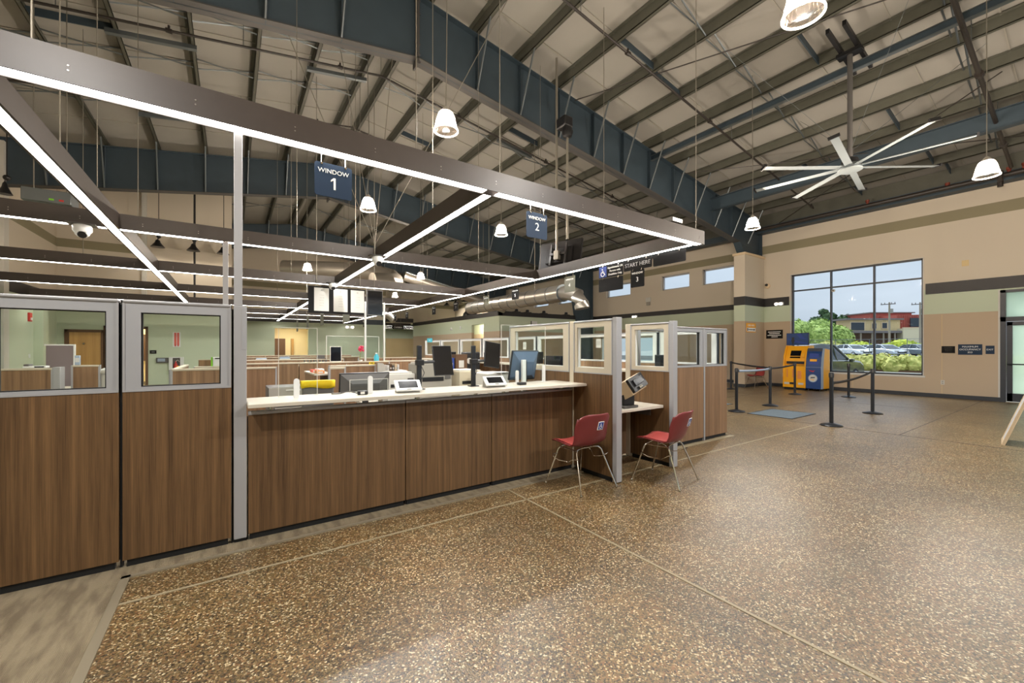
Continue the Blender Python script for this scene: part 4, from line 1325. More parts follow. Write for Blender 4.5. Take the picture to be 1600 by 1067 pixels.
MB().box(X2 - 0.005, 3.645, 0.01, X2 + 0.075, 3.72, 1.775).build('casing', 'alu_warm', o, bevel=0.003)
o = thing('low_desk', 'low cream desk between the two return screens', 'desk', (3.93, 3.4, 0))
MB().prism([(XR + 0.014, 3.12, 0.715), (4.395, 3.12, 0.715), (4.395, 3.9, 0.715), (XR + 0.014, 3.9, 0.715)], (0, 0, 0.035)).build('desk_top', 'worktop', o, bevel=0.005)
MB().box(XR + 0.02, 3.70, 0.03, 4.39, 3.75, 0.714).build('modesty_panel', 'wood_cubicle', o)
MB().box(XR + 0.02, 3.3, 0.6, XR + 0.04, 3.65, 0.714).box(4.37, 3.3, 0.6, 4.39, 3.65, 0.714).build('bracket', 'dark_grey', o)
for x0, x1, w0, w1, lb in ((4.495, 6.12, 4.6, 6.03, 'wide wood and glass screen right of the second red chair'), (6.16, 6.81, 6.22, 6.74, 'narrow wood and glass screen at the outer corner by the stanchions')):
    screen_panel('front_screen', lb, 'y', x0, x1, 3.62, w0, w1, wood_m='wood_cubicle', gz0=1.19, gz1=1.70)
o = thing('joint_post', 'slim pale post between the two outer front screens', 'post', (6.14, 3.62, 0))
MB().box(6.122, 3.615, 0, 6.158, 3.695, 1.775).build('casing', 'alu', o, bevel=0.003)
# row of screens that closes the office towards the lobby, seen from behind
ys = [3.72, 4.9, 6.1, 7.4, 8.7, 10.0, 11.6, 13.2, 14.8, 16.4]
nm = ['first', 'second', 'third', 'fourth', 'fifth', 'sixth', 'seventh', 'eighth', 'ninth']
for i, (a, b) in enumerate(zip(ys, ys[1:])):
    screen_panel('row_screen', '%s wood and glass screen from the outer corner in the far row' % nm[i], 'x', a + 0.03, b - 0.03, 6.74, a + 0.13, b - 0.13, wood_m='wood_cubicle', frame_m='white_plastic', gz0=1.19, gz1=1.70, group='far row of glass screens')
o = thing('row_counter', 'pale counter shelf along the far row of glass screens', 'worktop', (6.45, 10, 1.0))
MB().box(6.2, 3.9, 1.0, 6.73, 16.3, 1.035).build('slab', 'worktop', o)
for y in (4.5, 7, 9.5, 12, 14.5): MB().box(6.3, y, 0, 6.72, y + 0.04, 1.0).build('support', 'wood_cubicle', o)

# ---- acrylic guards and their white holders on the worktop
def holder(x, y, z0, z1, w, label, t=0.02):
    o = thing('guard_holder', label, 'holder', (x, y, z0), 0, 'white holders of the clear guards')
    pts = [(x - w / 2, z0), (x + w / 2, z0), (x + w / 2, z1 - w / 2)] + [(x + w / 2 * math.cos(R(a)), z1 - w / 2 + w / 2 * math.sin(R(a))) for a in (30, 60, 90, 120, 150)] + [(x - w / 2, z1 - w / 2)]
    MB().prism([(px, y, pz) for px, pz in pts], (0, t, 0)).build('upright', 'white_plastic', o, smooth=False, bevel=0.002)
    MB().box(x - w / 2 + 0.004, y - 0.004, z0, x + w / 2 - 0.004, y + t + 0.05, z0 + 0.004).build('foot', 'white_plastic', o)
    return o
holder(0.44, 3.78, WTZ, 1.20, 0.042, 'white rounded holder at the left end of the worktop')
holder(1.035, 3.78, WTZ, 1.20, 0.042, 'white rounded holder left of the first white card terminal')
holder(2.66, 3.78, WTZ, 1.20, 0.036, 'white rounded holder in front of the blue-backed monitor')
o = thing('guard_post', 'broad white guard upright passing down behind the worktop edge', 'holder', (2.92, 4.03, 0.9))
MB().box(2.90, 4.012, 0.9, 2.95, 4.05, 1.31).build('upright', 'white_plastic', o, bevel=0.003)
MB().box(2.951, 4.016, 0.9, 2.962, 4.046, 1.3).build('edge_strip', 'black_plastic', o)
o = thing('guard_post', 'slim white guard upright at the right end of the worktop', 'holder', (3.12, 3.92, WTZ))
MB().box(3.135, 3.91, WTZ, 3.165, 3.94, 1.24).build('upright', 'white_plastic', o, bevel=0.003)
MB().box(3.115, 3.9, WTZ, 3.185, 3.95, WTZ + 0.004).build('foot', 'white_plastic', o)
def guard(x0, x1, y, z0, z1, label):
    o = thing('acrylic_guard', label, 'guard', ((x0 + x1) / 2, y, z0), 0, 'clear acrylic guards on the worktop')
    MB().box(x0, y, z0, x1, y + 0.005, z1).build('sheet', 'acrylic', o)
    m = MB()
    for a, b, c, d in ((x0, x0 + 0.004, z0, z1), (x1 - 0.004, x1, z0, z1), (x0 + 0.004, x1 - 0.004, z0, z0 + 0.003), (x0 + 0.004, x1 - 0.004, z1 - 0.004, z1)):
        m.box(a, y - 0.001, c, b, y + 0.006, d)
    m.build('polished_edge', 'light_grey', o)
guard(0.31, 0.60, 3.80, WTZ + 0.01, 1.62, 'clear guard sheet at the left end of the worktop')
guard(0.86, 1.20, 3.80, WTZ + 0.01, 1.17, 'low clear guard sheet in front of the black monitor back')
guard(2.55, 3.2, 3.95, WTZ + 0.005, 1.72, 'tall clear guard sheet at the right end of the worktop')

# ---- card terminals
def terminal():
    o = thing('card_terminal', '', 'terminal', (0, 0, 0), 0, 'white customer terminals')
    M = Matrix.Rotation(R(-32), 4, 'X')
    M = Matrix.Translation((0, 0, 0.012)) @ Matrix.Rotation(R(35), 4, 'X')
    MB().box(-0.12, 0, 0, 0.12, 0.15, 0.022, M=M).build('body', 'white_plastic', o, world=False, bevel=0.01)
    MB().prism([(-0.10, 0.0, 0.0), (-0.10, 0.15, 0.0), (-0.10, 0.13, 0.075)], (0.20, 0, 0)).build('stand', 'grey_plastic', o, world=False)
    MB().box(-0.085, 0.03, 0.0222, 0.085, 0.125, 0.0235, M=M).build('screen_glass', 'screen', o, world=False)
    MB().box(-0.02, 0.008, 0.0222, 0.02, 0.016, 0.024, M=M).build('button', 'dark_grey', o, world=False)
    return o
used = []
tp = terminal()
for x, y, rz, lb in ((1.33, 3.60, -8, 'white customer terminal on the worktop left of the first black pole'), (2.27, 3.60, -8, 'white customer terminal on the worktop right of the second black pole')):
    place(tp, used, (x, y, WTZ), R(rz), lb)
o = thing('card_reader', 'small black card reader with a white label on the worktop', 'card reader', (0.95, 3.72, WTZ))
MB().box(0.905, 3.69, WTZ, 0.99, 3.74, WTZ + 0.035).build('body', 'black_plastic', o, bevel=0.008)
MB().box(0.925, 3.688, WTZ + 0.006, 0.96, 3.6905, WTZ + 0.028).build('label', 'paper', o)
MB().tube([(0.905, 3.71, WTZ + 0.015), (0.84, 3.75, WTZ + 0.035), (0.78, 3.8, WTZ + 0.012), (0.72, 3.85, WTZ + 0.008)], 0.005, 6).build('lead', 'dark_grey', o)
o = thing('card_reader', 'small black reader stand in front of the blue-backed monitor', 'card reader', (2.66, 3.68, WTZ))
MB().box(2.615, 3.67, WTZ, 2.705, 3.735, WTZ + 0.03).build('body', 'black_plastic', o, bevel=0.006)

# ---- customer displays on black poles
def pole_display(x, px, py, label, roll, tiltx, w=0.215, h=0.32, zc=1.315, yaw=0, xd=0.28):
    o = thing('pole_display', label, 'display', (x, 3.86, WTZ))
    MB().box(x - 0.022, 3.85, WTZ, x + 0.022, 3.885, WTZ + 0.435).build('pole', 'black_satin', o, bevel=0.004)
    MB().box(x - 0.05, 3.83, WTZ, x + 0.05, 3.905, WTZ + 0.008).build('base_clamp', 'black_plastic', o)
    MB().box(x - 0.035, 3.84, 1.28, x + 0.045, 3.895, 1.335).build('collar', 'black_plastic', o, bevel=0.006)
    cx, cy = x + xd, 3.97
    MB().rod((x + 0.03, 3.88, 1.31), (cx, cy + 0.05, 1.31), 0.016).build('arm', 'black_satin', o)
    M = Matrix.Translation((cx, cy, zc)) @ Matrix.Rotation(R(yaw), 4, 'Z') @ Matrix.Rotation(R(tiltx), 4, 'X') @ Matrix.Rotation(R(roll), 4, 'Y')
    MB().box(-w / 2, -0.012, -h / 2, w / 2, 0.012, h / 2, M=M).build('casing', 'black_satin', o, bevel=0.006)
    MB().box(-w / 2 + 0.008, -0.0135, -h / 2 + 0.008, w / 2 - 0.008, -0.0122, h / 2 - 0.008, M=M).build('screen_glass', 'screen', o)
    MB().box(-0.06, 0.012, -0.06, 0.06, 0.035, 0.06, M=M).build('mount_plate', 'black_plastic', o)
    MB().tube([(x + 0.02, 3.89, 1.30), (x + 0.08, 3.93, 1.2), (x + 0.03, 3.92, 1.1), (x + 0.02, 3.9, WTZ + 0.01)], 0.004, 5).build('cable', 'black_plastic', o)
pole_display(1.53, 0, 0, 'black upright display on a black pole in the middle of the counter', 0, -14, xd=0.30, zc=1.32)
pole_display(2.14, 0, 0, 'black tilted display on the second black pole', 9, -10, xd=0.30, zc=1.375, w=0.2, h=0.29)

# ---- desks behind the counter and what stands on them
def box_thing(name, label, cat, x0, y0, z0, x1, y1, z1, m, part='body', group=None, bevel=0.006, extra=None):
    o = thing(name, label, cat, ((x0 + x1) / 2, (y0 + y1) / 2, z0), 0, group)
    MB().box(x0, y0, z0, x1, y1, z1).build(part, m, o, bevel=bevel)
    if extra: extra(o)
    return o
def desk(label, x0, x1, y0, y1, z=0.74, m='worktop'):
    o = thing('office_desk', label, 'desk', ((x0 + x1) / 2, (y0 + y1) / 2, 0), 0, 'office desks')
    MB().box(x0, y0, z - 0.03, x1, y1, z).build('desk_top', m, o, bevel=0.004)
    for x in (x0 + 0.04, x1 - 0.06):
        MB().box(x, y0 + 0.04, 0, x + 0.02, y1 - 0.04, z - 0.03).build('end_panel', 'wood_cubicle', o)
    MB().box(x0 + 0.06, y1 - 0.05, 0.25, x1 - 0.06, y1 - 0.03, z - 0.03).build('modesty_panel', 'wood_cubicle', o)
    return o
desk('long staff desk behind the left half of the counter', 0.2, 1.7, 4.25, 4.9)
desk('long staff desk behind the right half of the counter', 1.75, 3.3, 4.25, 5.5)
def monitor_back(x, y, z, w, h, label, m1, m2, tilt=8, deskz=0.74):
    o = thing('desk_monitor', label, 'monitor', (x, y, deskz), 0, 'staff monitors seen from behind')
    M = Matrix.Translation((x, y, z)) @ Matrix.Rotation(R(tilt), 4, 'X')
    MB().box(-w / 2, 0, 0, w / 2, 0.03, h, M=M).build('casing', m1, o, bevel=0.006)
    # sloping rear housing: a shallow frustum, its lighter tone paints in light from above
    b = MB()
    A = [(-w / 2 + 0.01, 0, h - 0.01), (w / 2 - 0.01, 0, h - 0.01), (w / 2 - 0.01, 0, 0.01), (-w / 2 + 0.01, 0, 0.01)]
    B = [(-w * 0.27, -0.055, h * 0.66), (w * 0.27, -0.055, h * 0.66), (w * 0.27, -0.055, h * 0.2), (-w * 0.27, -0.055, h * 0.2)]
    A = [M @ Vector(p) for p in A]
    B = [M @ Vector(p) for p in B]
    for i in range(4):
        b.face((A[i], A[(i + 1) % 4], B[(i + 1) % 4], B[i]))
    b.face(B)
    b.build('rear_housing', m2, o, smooth=False)
    MB().box(-0.03, -0.05, -(z - deskz), 0.03, -0.02, h * 0.4, M=Matrix.Translation((x, y, z))).build('stand', 'black_plastic', o)
    MB().box(x - 0.12, y - 0.1, deskz, x + 0.12, y + 0.08, deskz + 0.012).build('base', 'black_plastic', o, bevel=0.004)
    MB().box(-w / 2 + 0.012, 0.0302, 0.012, w / 2 - 0.012, 0.0315, h - 0.012, M=M).build('screen_glass', 'screen_blue', o)
    MB().box(w * 0.18, -0.0005, h * 0.82, w * 0.3, 0.0, h * 0.88, M=M).build('asset_label', 'paper', o)
    return o
monitor_back(1.18, 4.55, 0.88, 0.52, 0.31, 'black monitor back left of the first white terminal', 'black_plastic', 'dark_grey')
monitor_back(3.02, 4.2, 1.05, 0.40, 0.38, 'bluish monitor back at the right end of the counter', 'black_satin', 'mon_lit_blue', tilt=14)
def printer(o, x0, y0, z0, x1, y1, z1):
    MB().box(x0 + 0.03, y0 - 0.004, z0 + (z1 - z0) * 0.15, x1 - 0.03, y0, z0 + (z1 - z0) * 0.3).build('paper_tray', 'light_grey', o)
    MB().box(x0 + 0.02, y0 + 0.05, z1, x1 - 0.02, y1 - 0.03, z1 + 0.02).build('lid', 'light_grey', o, bevel=0.006)
    MB().box(x0 + 0.04, y0 - 0.006, z0 + (z1 - z0) * 0.55, x1 - 0.12, y0 + 0.02, z0 + (z1 - z0) * 0.66).build('output_slot', 'black_plastic', o)
    MB().box(x1 - 0.1, y0 - 0.008, z0 + (z1 - z0) * 0.6, x1 - 0.02, y0, z0 + (z1 - z0) * 0.85).build('control_panel', 'dark_grey', o)
def drawers_front(n):
    def f(o):
        L_ = o.children[0]
        xs = [v.co.x for v in L_.data.vertices]; ys_ = [v.co.y for v in L_.data.vertices]; zs = [v.co.z for v in L_.data.vertices]
        x0, x1, y0, z0, z1 = min(xs), max(xs), min(ys_), min(zs), max(zs)
        h = (z1 - z0) / n
        for k in range(n):
            d = MB().box(x0 + 0.01, y0 - 0.014, z0 + h * k + 0.008, x1 - 0.01, y0 - 0.001, z0 + h * (k + 1) - 0.004).build('drawer', 'grey_plastic', o, world=False)
            MB().box((x0 + x1) / 2 - 0.08, y0 - 0.024, z0 + h * (k + 1) - 0.045, (x0 + x1) / 2 + 0.08, y0 - 0.0145, z0 + h * (k + 1) - 0.03).build('handle', 'light_grey', d, world=False)
    return f
o = box_thing('desk_printer', 'small pale printer behind the black monitor', 'printer', 1.62, 5.15, 0.74, 1.98, 5.5, 1.12, 'light_grey')
printer(o, 1.62, 5.15, 0.74, 1.98, 5.5, 1.12)
o = box_thing('desk_printer', 'large grey printer behind the upright display', 'printer', 2.0, 5.05, 0.74, 2.46, 5.45, 1.24, 'grey_plastic')
printer(o, 2.0, 5.05, 0.74, 2.46, 5.45, 1.24)
desk('side desk carrying the grey printers', 1.4, 2.55, 5.51, 6.0)
o = box_thing('printer_unit', 'beige boxy printer left of the second black pole', 'printer', 2.58, 5.05, 0.74, 2.9, 5.45, 1.13, 'beige_plastic')
printer(o, 2.58, 5.05, 0.74, 2.9, 5.45, 1.13)
o = box_thing('printer_unit', 'pale blue-grey boxy printer behind the second white terminal', 'printer', 2.72, 4.55, 0.74, 3.06, 4.95, 1.12, 'light_grey')
MB().box(2.75, 4.6, 1.12, 3.03, 4.9, 1.128).build('lid', 'white_plastic', o)
MB().box(2.86, 4.52, 1.128, 3.06, 4.72, 1.134).build('paper_sheet', 'paper', o)
o = box_thing('drawer_cabinet', 'grey drawer cabinet under the yellow cloth', 'cabinet', 0.36, 5.75, 0, 0.9, 6.2, 0.97, 'dark_grey', extra=drawers_front(4))
for k, (x, y, z, w, d, lb) in enumerate(((0.62, 4.5, 0.74, 0.3, 0.2, 'white paper pile at the left of the staff desk'), (2.15, 4.4, 0.74, 0.25, 0.2, 'white paper pile behind the upright display'), (1.85, 4.42, 0.74, 0.2, 0.15, 'white paper pile left of the beige printer'))):
    o = thing('paper_stack', lb, 'papers', (x, y, z), 0, 'paper piles on the staff desks')
    MB().box(x, y, z, x + w, y + d, z + 0.05).build('sheets', 'paper', o)
    MB().box(x + 0.01, y + 0.01, z + 0.05, x + w + 0.01, y + d - 0.02, z + 0.056, ).build('top_sheet', 'white_plastic', o)
# task chair with a yellow cloth over its back
o = thing('task_chair', 'dark grey task chair with a yellow cloth over the back', 'chair', (0.85, 5.3, 0))
MB().box(0.66, 5.2, 0.72, 1.0, 5.25, 1.07).build('backrest', 'dark_grey', o, bevel=0.02)
MB().box(0.6, 5.2, 0.46, 1.06, 5.62, 0.54).build('seat', 'dark_grey', o, bevel=0.03)
MB().rod((0.83, 5.42, 0.1), (0.83, 5.42, 0.46), 0.03).box(0.8, 5.2, 0.5, 0.86, 5.24, 0.74).build('column', 'black_plastic', o)
for k in range(5):
    a = R(72 * k)
    MB().rod((0.83, 5.42, 0.1), (0.83 + 0.28 * math.cos(a), 5.42 + 0.28 * math.sin(a), 0.05), 0.02, n=6).rod((0.83 + 0.28 * math.cos(a), 5.42 + 0.28 * math.sin(a) - 0.015, 0.03), (0.83 + 0.28 * math.cos(a), 5.42 + 0.28 * math.sin(a) + 0.015, 0.03), 0.03, n=8).build('castor_leg', 'black_plastic', o)
o = thing('yellow_cloth', 'yellow cloth lying over the task chair back', 'cloth', (0.83, 5.22, 1.07))
b = MB()
b.grid([[(0.65 + 0.36 * u / 8, yy, zz + (0.012 * math.sin(u * 0.8) if k in (0, 3) else 0)) for u in range(9)] for k, (yy, zz) in enumerate(((5.19, 0.99), (5.188, 1.073), (5.262, 1.075), (5.264, 1.0)))])
b.build('fabric', 'yellow', o, solid=0.004)

# ---- low cubicle screens in the office
def cubicle(label, axis, a0, a1, c, ztop, th=0.06, m='wood_cubicle', post=()):
    base = ((a0 + a1) / 2, c, 0) if axis == 'y' else (c, (a0 + a1) / 2, 0)
    o = thing('low_partition', label, 'partition', base, 0, 'low wood office partitions')
    n = max(1, round(abs(a1 - a0) / 0.95))
    for i in range(n):
        u0, u1 = a0 + (a1 - a0) * i / n + 0.008, a0 + (a1 - a0) * (i + 1) / n - 0.008
        if axis == 'y': MB().box(u0, c, 0.02, u1, c + th, ztop - 0.03).build('wood_board', m, o)
        else: MB().box(c, u0, 0.02, c + th, u1, ztop - 0.03).build('wood_board', m, o)
    mm = MB()
    if axis == 'y': mm.box(a0, c - 0.006, ztop - 0.03, a1, c + th + 0.006, ztop)
    else: mm.box(c - 0.006, a0, ztop - 0.03, c + th + 0.006, a1, ztop)
    mm.build('top_cap', 'alu_warm', o, bevel=0.005)
    mm = MB()
    for u in (a0, a1):
        if axis == 'y': mm.box(u - 0.012, c - 0.004, 0, u + 0.012, c + th + 0.004, ztop)
        else: mm.box(c - 0.004, u - 0.012, 0, c + th + 0.004, u + 0.012, ztop)
    mm.build('end_trim', 'alu', o)
    return o
cubicle('low wood partition behind the second glass screen and the tall post', 'y', -0.69, 0.57, 7.35, 1.16)
cubicle('low wood partition running back from behind the second glass screen', 'x', 7.4, 9.6, -0.72, 1.15)
cubicle('low wood partition seen through the left edge screen', 'y', -2.78, -2.26, 9.1, 1.15)
cubicle('low wood partition with the trash bag beside it', 'y', -2.16, -1.84, 9.6, 1.17)
o = thing('joint_post', 'pale post between the two partitions seen through the left screen', 'post', (-2.21, 9.1, 0))
MB().box(-2.25, 9.09, 0, -2.17, 9.3, 1.16).build('casing', 'alu', o, bevel=0.003)
cubicle('long low wood partition behind the yellow cloth', 'y', 0.2, 2.9, 9.1, 1.17)
cubicle('short low partition with a pale edge behind the black monitor', 'y', 1.1, 1.3, 6.02, 1.19)
cubicle('low wood partition behind the black monitor', 'y', 1.32, 2.05, 7.2, 1.17)
cubicle('second low wood partition in depth on the left of the office', 'y', 0.1, 2.6, 12.2, 1.16)
cubicle('rear low wood partition before the lit opening', 'y', 0.1, 3.8, 15.2, 1.16)
cubicle('farthest low wood partition under the green wall', 'y', 0.3, 4.6, 20.0, 1.15)
cubicle('low wood partition running back on the right of the office', 'x', 8.0, 9.2, 4.15, 1.16)
cubicle('low wood partition in the middle of the office', 'y', 2.95, 4.0, 9.6, 1.16)
cubicle('grey-toned low partition behind the far glass corner', 'y', 3.2, 5.2, 13.0, 1.16)
o = thing('open_shelf', 'dark open-sided wood shelf unit with papers on top', 'shelf', (1.0, 6.1, 0))
MB().box(0.93, 6.1, 0, 0.95, 7.0, 1.08).box(1.14, 6.1, 0, 1.16, 7.0, 1.08).build('side', 'wood_cubicle', o)
MB().box(0.92, 6.08, 1.08, 1.17, 7.02, 1.1).build('top', 'worktop', o)
MB().box(0.95, 6.1, 0.05, 1.14, 6.98, 0.07).box(0.95, 6.1, 0.55, 1.14, 6.98, 0.57).build('shelf', 'black_gap', o)
for x, y, mm, lb in ((0.95, 6.5, 'red_pale', 'pinkish paper packet on the dark shelf unit'), (0.96, 6.15, 'orange', 'orange paper packet on the dark shelf unit'), (1.05, 6.7, 'white_plastic', 'white paper packet on the dark shelf unit')):
    o = thing('paper_packet', lb, 'packet', (x, y, 1.1), 0, 'packets on the dark shelf unit')
    MB().box(x, y, 1.1, x + 0.1, y + 0.18, 1.14).build('wrap', mm, o, bevel=0.004)
    MB().box(x + 0.02, y - 0.001, 1.108, x + 0.08, y, 1.13).build('label', 'paper', o)
# office equipment further back
desk('office desk behind the left screens', -3.9, -2.2, 10.2, 11.0)
desk('office desk under the lit opening', 0.6, 2.9, 9.3, 10.0, z=1.1)
desk('office desk before the far green wall', 1.4, 4.2, 15.6, 16.4, z=1.05)
desk('office desk in the middle of the room', 3.0, 4.1, 7.1, 7.9, z=1.02)
def flat_monitor(label, x, y, z0, w, h, base, rz=0, m='black_plastic'):
    o = thing('flat_monitor', label, 'monitor', (x, y, base), R(rz), 'flat monitors in the office')
    MB().box(-w / 2, -0.012, z0 - base, w / 2, 0.012, z0 - base + h).build('casing', m, o, world=False, bevel=0.005)
    MB().box(-w / 2 + 0.012, -0.0135, z0 - base + 0.012, w / 2 - 0.012, -0.0122, z0 - base + h - 0.012).build('screen_glass', 'screen', o, world=False)
    MB().box(-0.025, 0.012, 0, 0.025, 0.03, z0 - base + h * 0.5).build('stand', m, o, world=False)
    MB().box(-0.1, -0.08, 0, 0.1, 0.09, 0.012).build('base', m, o, world=False)
    return o
flat_monitor('tall grey monitor by the pink flower', 1.85, 9.45, 1.16, 0.24, 0.33, 1.1, 8, 'light_grey')
flat_monitor('black monitor on the far shelf left of the pale doorway post', 6.4, 8.3, 1.06, 0.4, 0.3, 1.035, -50)
flat_monitor('black monitor seen through the first return screen', 6.45, 4.55, 1.06, 0.36, 0.27, 1.035, -70)
flat_monitor('dark monitor behind the side screen of the counter end', 4.6, 5.4, 1.02, 0.42, 0.3, 0.74, -20)
desk('desk behind the side screen of the counter end', 3.9, 5.4, 5.0, 5.7)
flat_monitor('small monitor on the far shelf under the pale frames', 6.4, 10.6, 1.06, 0.34, 0.26, 1.035, -60)
flat_monitor('black monitor on the desk in the middle of the room', 3.5, 7.4, 1.06, 0.45, 0.32, 1.02, 12)
o = thing('chair_back', 'dark office chair back with a pale badge right of the pole', 'chair', (4.75, 8.6, 0))
MB().box(4.45, 8.6, 0.85, 4.95, 8.66, 1.36).build('backrest', 'black_plastic', o, bevel=0.03)
MB().box(4.42, 8.3, 0.45, 4.98, 8.75, 0.53).build('seat', 'black_plastic', o, bevel=0.03)
MB().rod((4.7, 8.5, 0), (4.7, 8.5, 0.46), 0.04).box(4.66, 8.62, 0.5, 4.74, 8.66, 0.9).build('column', 'black_satin', o)
MB().lathe([(0, 0), (0.07, 0), (0.07, 0.004), (0, 0.004)], (4.65, 8.6, 1.15), 16, axis=(0, -1, 0)).build('badge', 'light_grey', o)
o = thing('flower_pot', 'pink flower in a small pot by the grey monitor', 'plant', (2.38, 9.5, 1.1))
MB().lathe([(0.03, 0), (0.045, 0.09), (0.04, 0.09), (0, 0.085)], (2.38, 9.5, 1.1), 14).build('pot', 'white_plastic', o)
MB().tube([(2.38, 9.5, 1.18), (2.37, 9.5, 1.28), (2.4, 9.5, 1.4)], 0.005, 5).build('stem', 'leaf_light', o)
b = MB()
for k in range(7):
    b.blob((2.40 + 0.05 * math.cos(k * 0.9) * (k > 0), 9.5 + 0.03 * math.sin(k * 1.7), 1.44 + 0.045 * math.sin(k * 0.9) * (k > 0)), 0.032, 1, 0.15, k)
b.build('blossom', 'pink', o)
o = thing('water_bottle', 'blue water bottle right of the pink flower', 'bottle', (2.72, 9.45, 1.1))
MB().lathe([(0.05, 0), (0.055, 0.02), (0.055, 0.16), (0.03, 0.2), (0.025, 0.22)], (2.72, 9.45, 1.1), 16).build('body', 'teal', o)
MB().lathe([(0.027, 0.22), (0.027, 0.25), (0, 0.25)], (2.72, 9.45, 1.1), 12).build('cap', 'white_plastic', o)
for k, (x, lb) in enumerate(((1.25, 'small dark desk sorter left of the grey monitor'), (1.48, 'small grey desk sorter next to the grey monitor'))):
    o = thing('desk_sorter', lb, 'sorter', (x, 9.4, 1.1), 0, 'desk sorters')
    MB().box(x, 9.4, 1.1, x + 0.2, 9.6, 1.11).build('tray', 'dark_grey', o)
    for j in range(4): MB().box(x + 0.06 * j, 9.4, 1.11, x + 0.06 * j + 0.01, 9.6, 1.2).build('divider', 'dark_grey', o)
def tel(o, x, y, z):
    pass
for x, y, z, lb in ((-2.45, 8.98 + 0.15, 1.151, 'pale desk telephone on the partition seen through the left screen'),):
    o = thing('desk_phone', lb, 'telephone', (x, y, z))
    MB().prism([(x - 0.12, y, z), (x + 0.12, y, z), (x + 0.12, y + 0.0, z + 0.03), (x - 0.12, y, z + 0.03)], (0, 0.16, 0)).build('body', 'white_plastic', o, bevel=0.006)
    MB().box(x - 0.11, y - 0.004, z + 0.03, x - 0.05, y + 0.15, z + 0.06).build('handset', 'dark_grey', o, bevel=0.01)
    MB().box(x, y - 0.002, z + 0.008, x + 0.1, y, z + 0.026).build('keypad', 'screen', o)
o = box_thing('fabric_screen', 'mauve-grey pinboard screen seen through the left edge screen', 'partition', -2.86, 11.2, 0.0, -2.5, 11.25, 1.5, 'mauve' if 'mauve' in MATS else 'dark_grey', part='pinboard')
MB().box(-2.88, 11.19, 1.5, -2.48, 11.26, 1.525).box(-2.5, 11.19, 0, -2.48, 11.26, 1.5).build('trim', 'white_plastic', o)
o = box_thing('file_binder', 'pale blue binder beside the pinboard screen', 'binder', -2.13, 9.605, 1.171, -2.07, 9.655, 1.33, 'belt_grey', part='cover')
MB().box(-2.125, 9.603, 1.22, -2.075, 9.605, 1.29).build('label', 'paper', o)
o = thing('trash_bag', 'white trash bag over a bin by the brown door frame', 'bin', (-1.75, 9.75, 0))
MB().lathe([(0.14, 0), (0.17, 1.0)], (-1.72, 9.75, 0), 16).build('bin', 'light_grey', o)
MB().blob((-1.72, 9.75, 1.04), 0.19, 2, 0.12, 3, (1, 1, 0.4)).build('bag', 'paper', o)
o = box_thing('leaflet_box', 'white and lime box on the low partition behind the second screen', 'box', -0.26, 8.4, 1.151, -0.12, 8.55, 1.30, 'white_plastic', part='carton')
MB().box(-0.285, 8.4, 1.151, -0.262, 8.55, 1.30).build('lime_side', 'lime', o)
MB().box(-0.23, 8.397, 1.27, -0.14, 8.4, 1.29).build('print', 'black_plastic', o)
o = box_thing('wood_block', 'small wood screen corner beside the lime box', 'partition', -0.46, 8.6, 0, -0.29, 8.65, 1.25, 'wood_cubicle', part='wood_board')
MB().box(-0.465, 8.595, 1.25, -0.285, 8.655, 1.262).build('top_cap', 'alu_warm', o)
cubicle('low ledge under the lime box', 'y', -0.5, -0.05, 8.38, 1.15, th=0.18)

# ---- fixtures on the office back wall
yb = YB - 0.001
o = thing('extinguisher_sign', 'white and red upright sign above the extinguisher cabinet', 'sign', (-1.85, yb, 1.5))
MB().box(-1.97, yb - 0.01, 1.5, -1.72, yb, 2.1).build('board', 'white_plastic', o)
for x in (-1.925, -1.835):
    MB().box(x, yb - 0.014, 1.58, x + 0.07, yb - 0.01, 2.08).build('red_band', 'red_pale', o)
    MB().prism([(x, yb - 0.014, 1.58), (x + 0.07, yb - 0.014, 1.58), (x + 0.035, yb - 0.014, 1.51)], (0, 0.004, 0)).build('red_arrow', 'red', o)
o = thing('extinguisher_cabinet', 'white cabinet with a red extinguisher behind its window', 'cabinet', (-1.85, yb, 0.5))
MB().box(-2.08, yb - 0.12, 0.45, -1.62, yb, 0.48).box(-2.08, yb - 0.12, 1.06, -1.62, yb, 1.09).box(-2.08, yb - 0.12, 0.48, -1.97, yb, 1.06).box(-1.73, yb - 0.12, 0.48, -1.62, yb, 1.06).build('frame', 'white_plastic', o)
MB().box(-1.97, yb - 0.03, 0.48, -1.73, yb, 1.06).build('back', 'dark_grey', o)
o2 = thing('fire_extinguisher', 'red extinguisher with a yellow tag inside the white cabinet', 'extinguisher', (-1.85, yb - 0.08, 0.5))
MB().lathe([(0.06, 0), (0.06, 0.3), (0.02, 0.36), (0.02, 0.42)], (-1.87, yb - 0.075, 0.5), 14).build('cylinder', 'red', o2)
MB().box(-1.84, yb - 0.135, 0.62, -1.76, yb - 0.128, 0.74).build('tag', 'orange_hot', o2)
MB().tube([(-1.87, yb - 0.08, 0.92), (-1.8, yb - 0.08, 0.98), (-1.76, yb - 0.08, 0.9)], 0.012, 6).build('hose', 'light_grey', o2)
o = thing('clock_terminal', 'dark wall terminal with a pale blue screen left of the cabinet', 'terminal', (-2.28, yb, 0.88))
MB().box(-2.47, yb - 0.08, 0.87, -2.10, yb, 1.07).build('body', 'dark_grey', o, bevel=0.015)
MB().box(-2.43, yb - 0.083, 0.92, -2.2, yb - 0.08, 1.04).build('screen_glass', 'belt_grey', o)
o = thing('door_plaque', 'small dark plaque right of the brown door frame', 'sign', (-2.57, yb, 1.2))
MB().box(-2.67, yb - 0.012, 1.23, -2.47, yb, 1.37).build('board', 'sign_black', o)
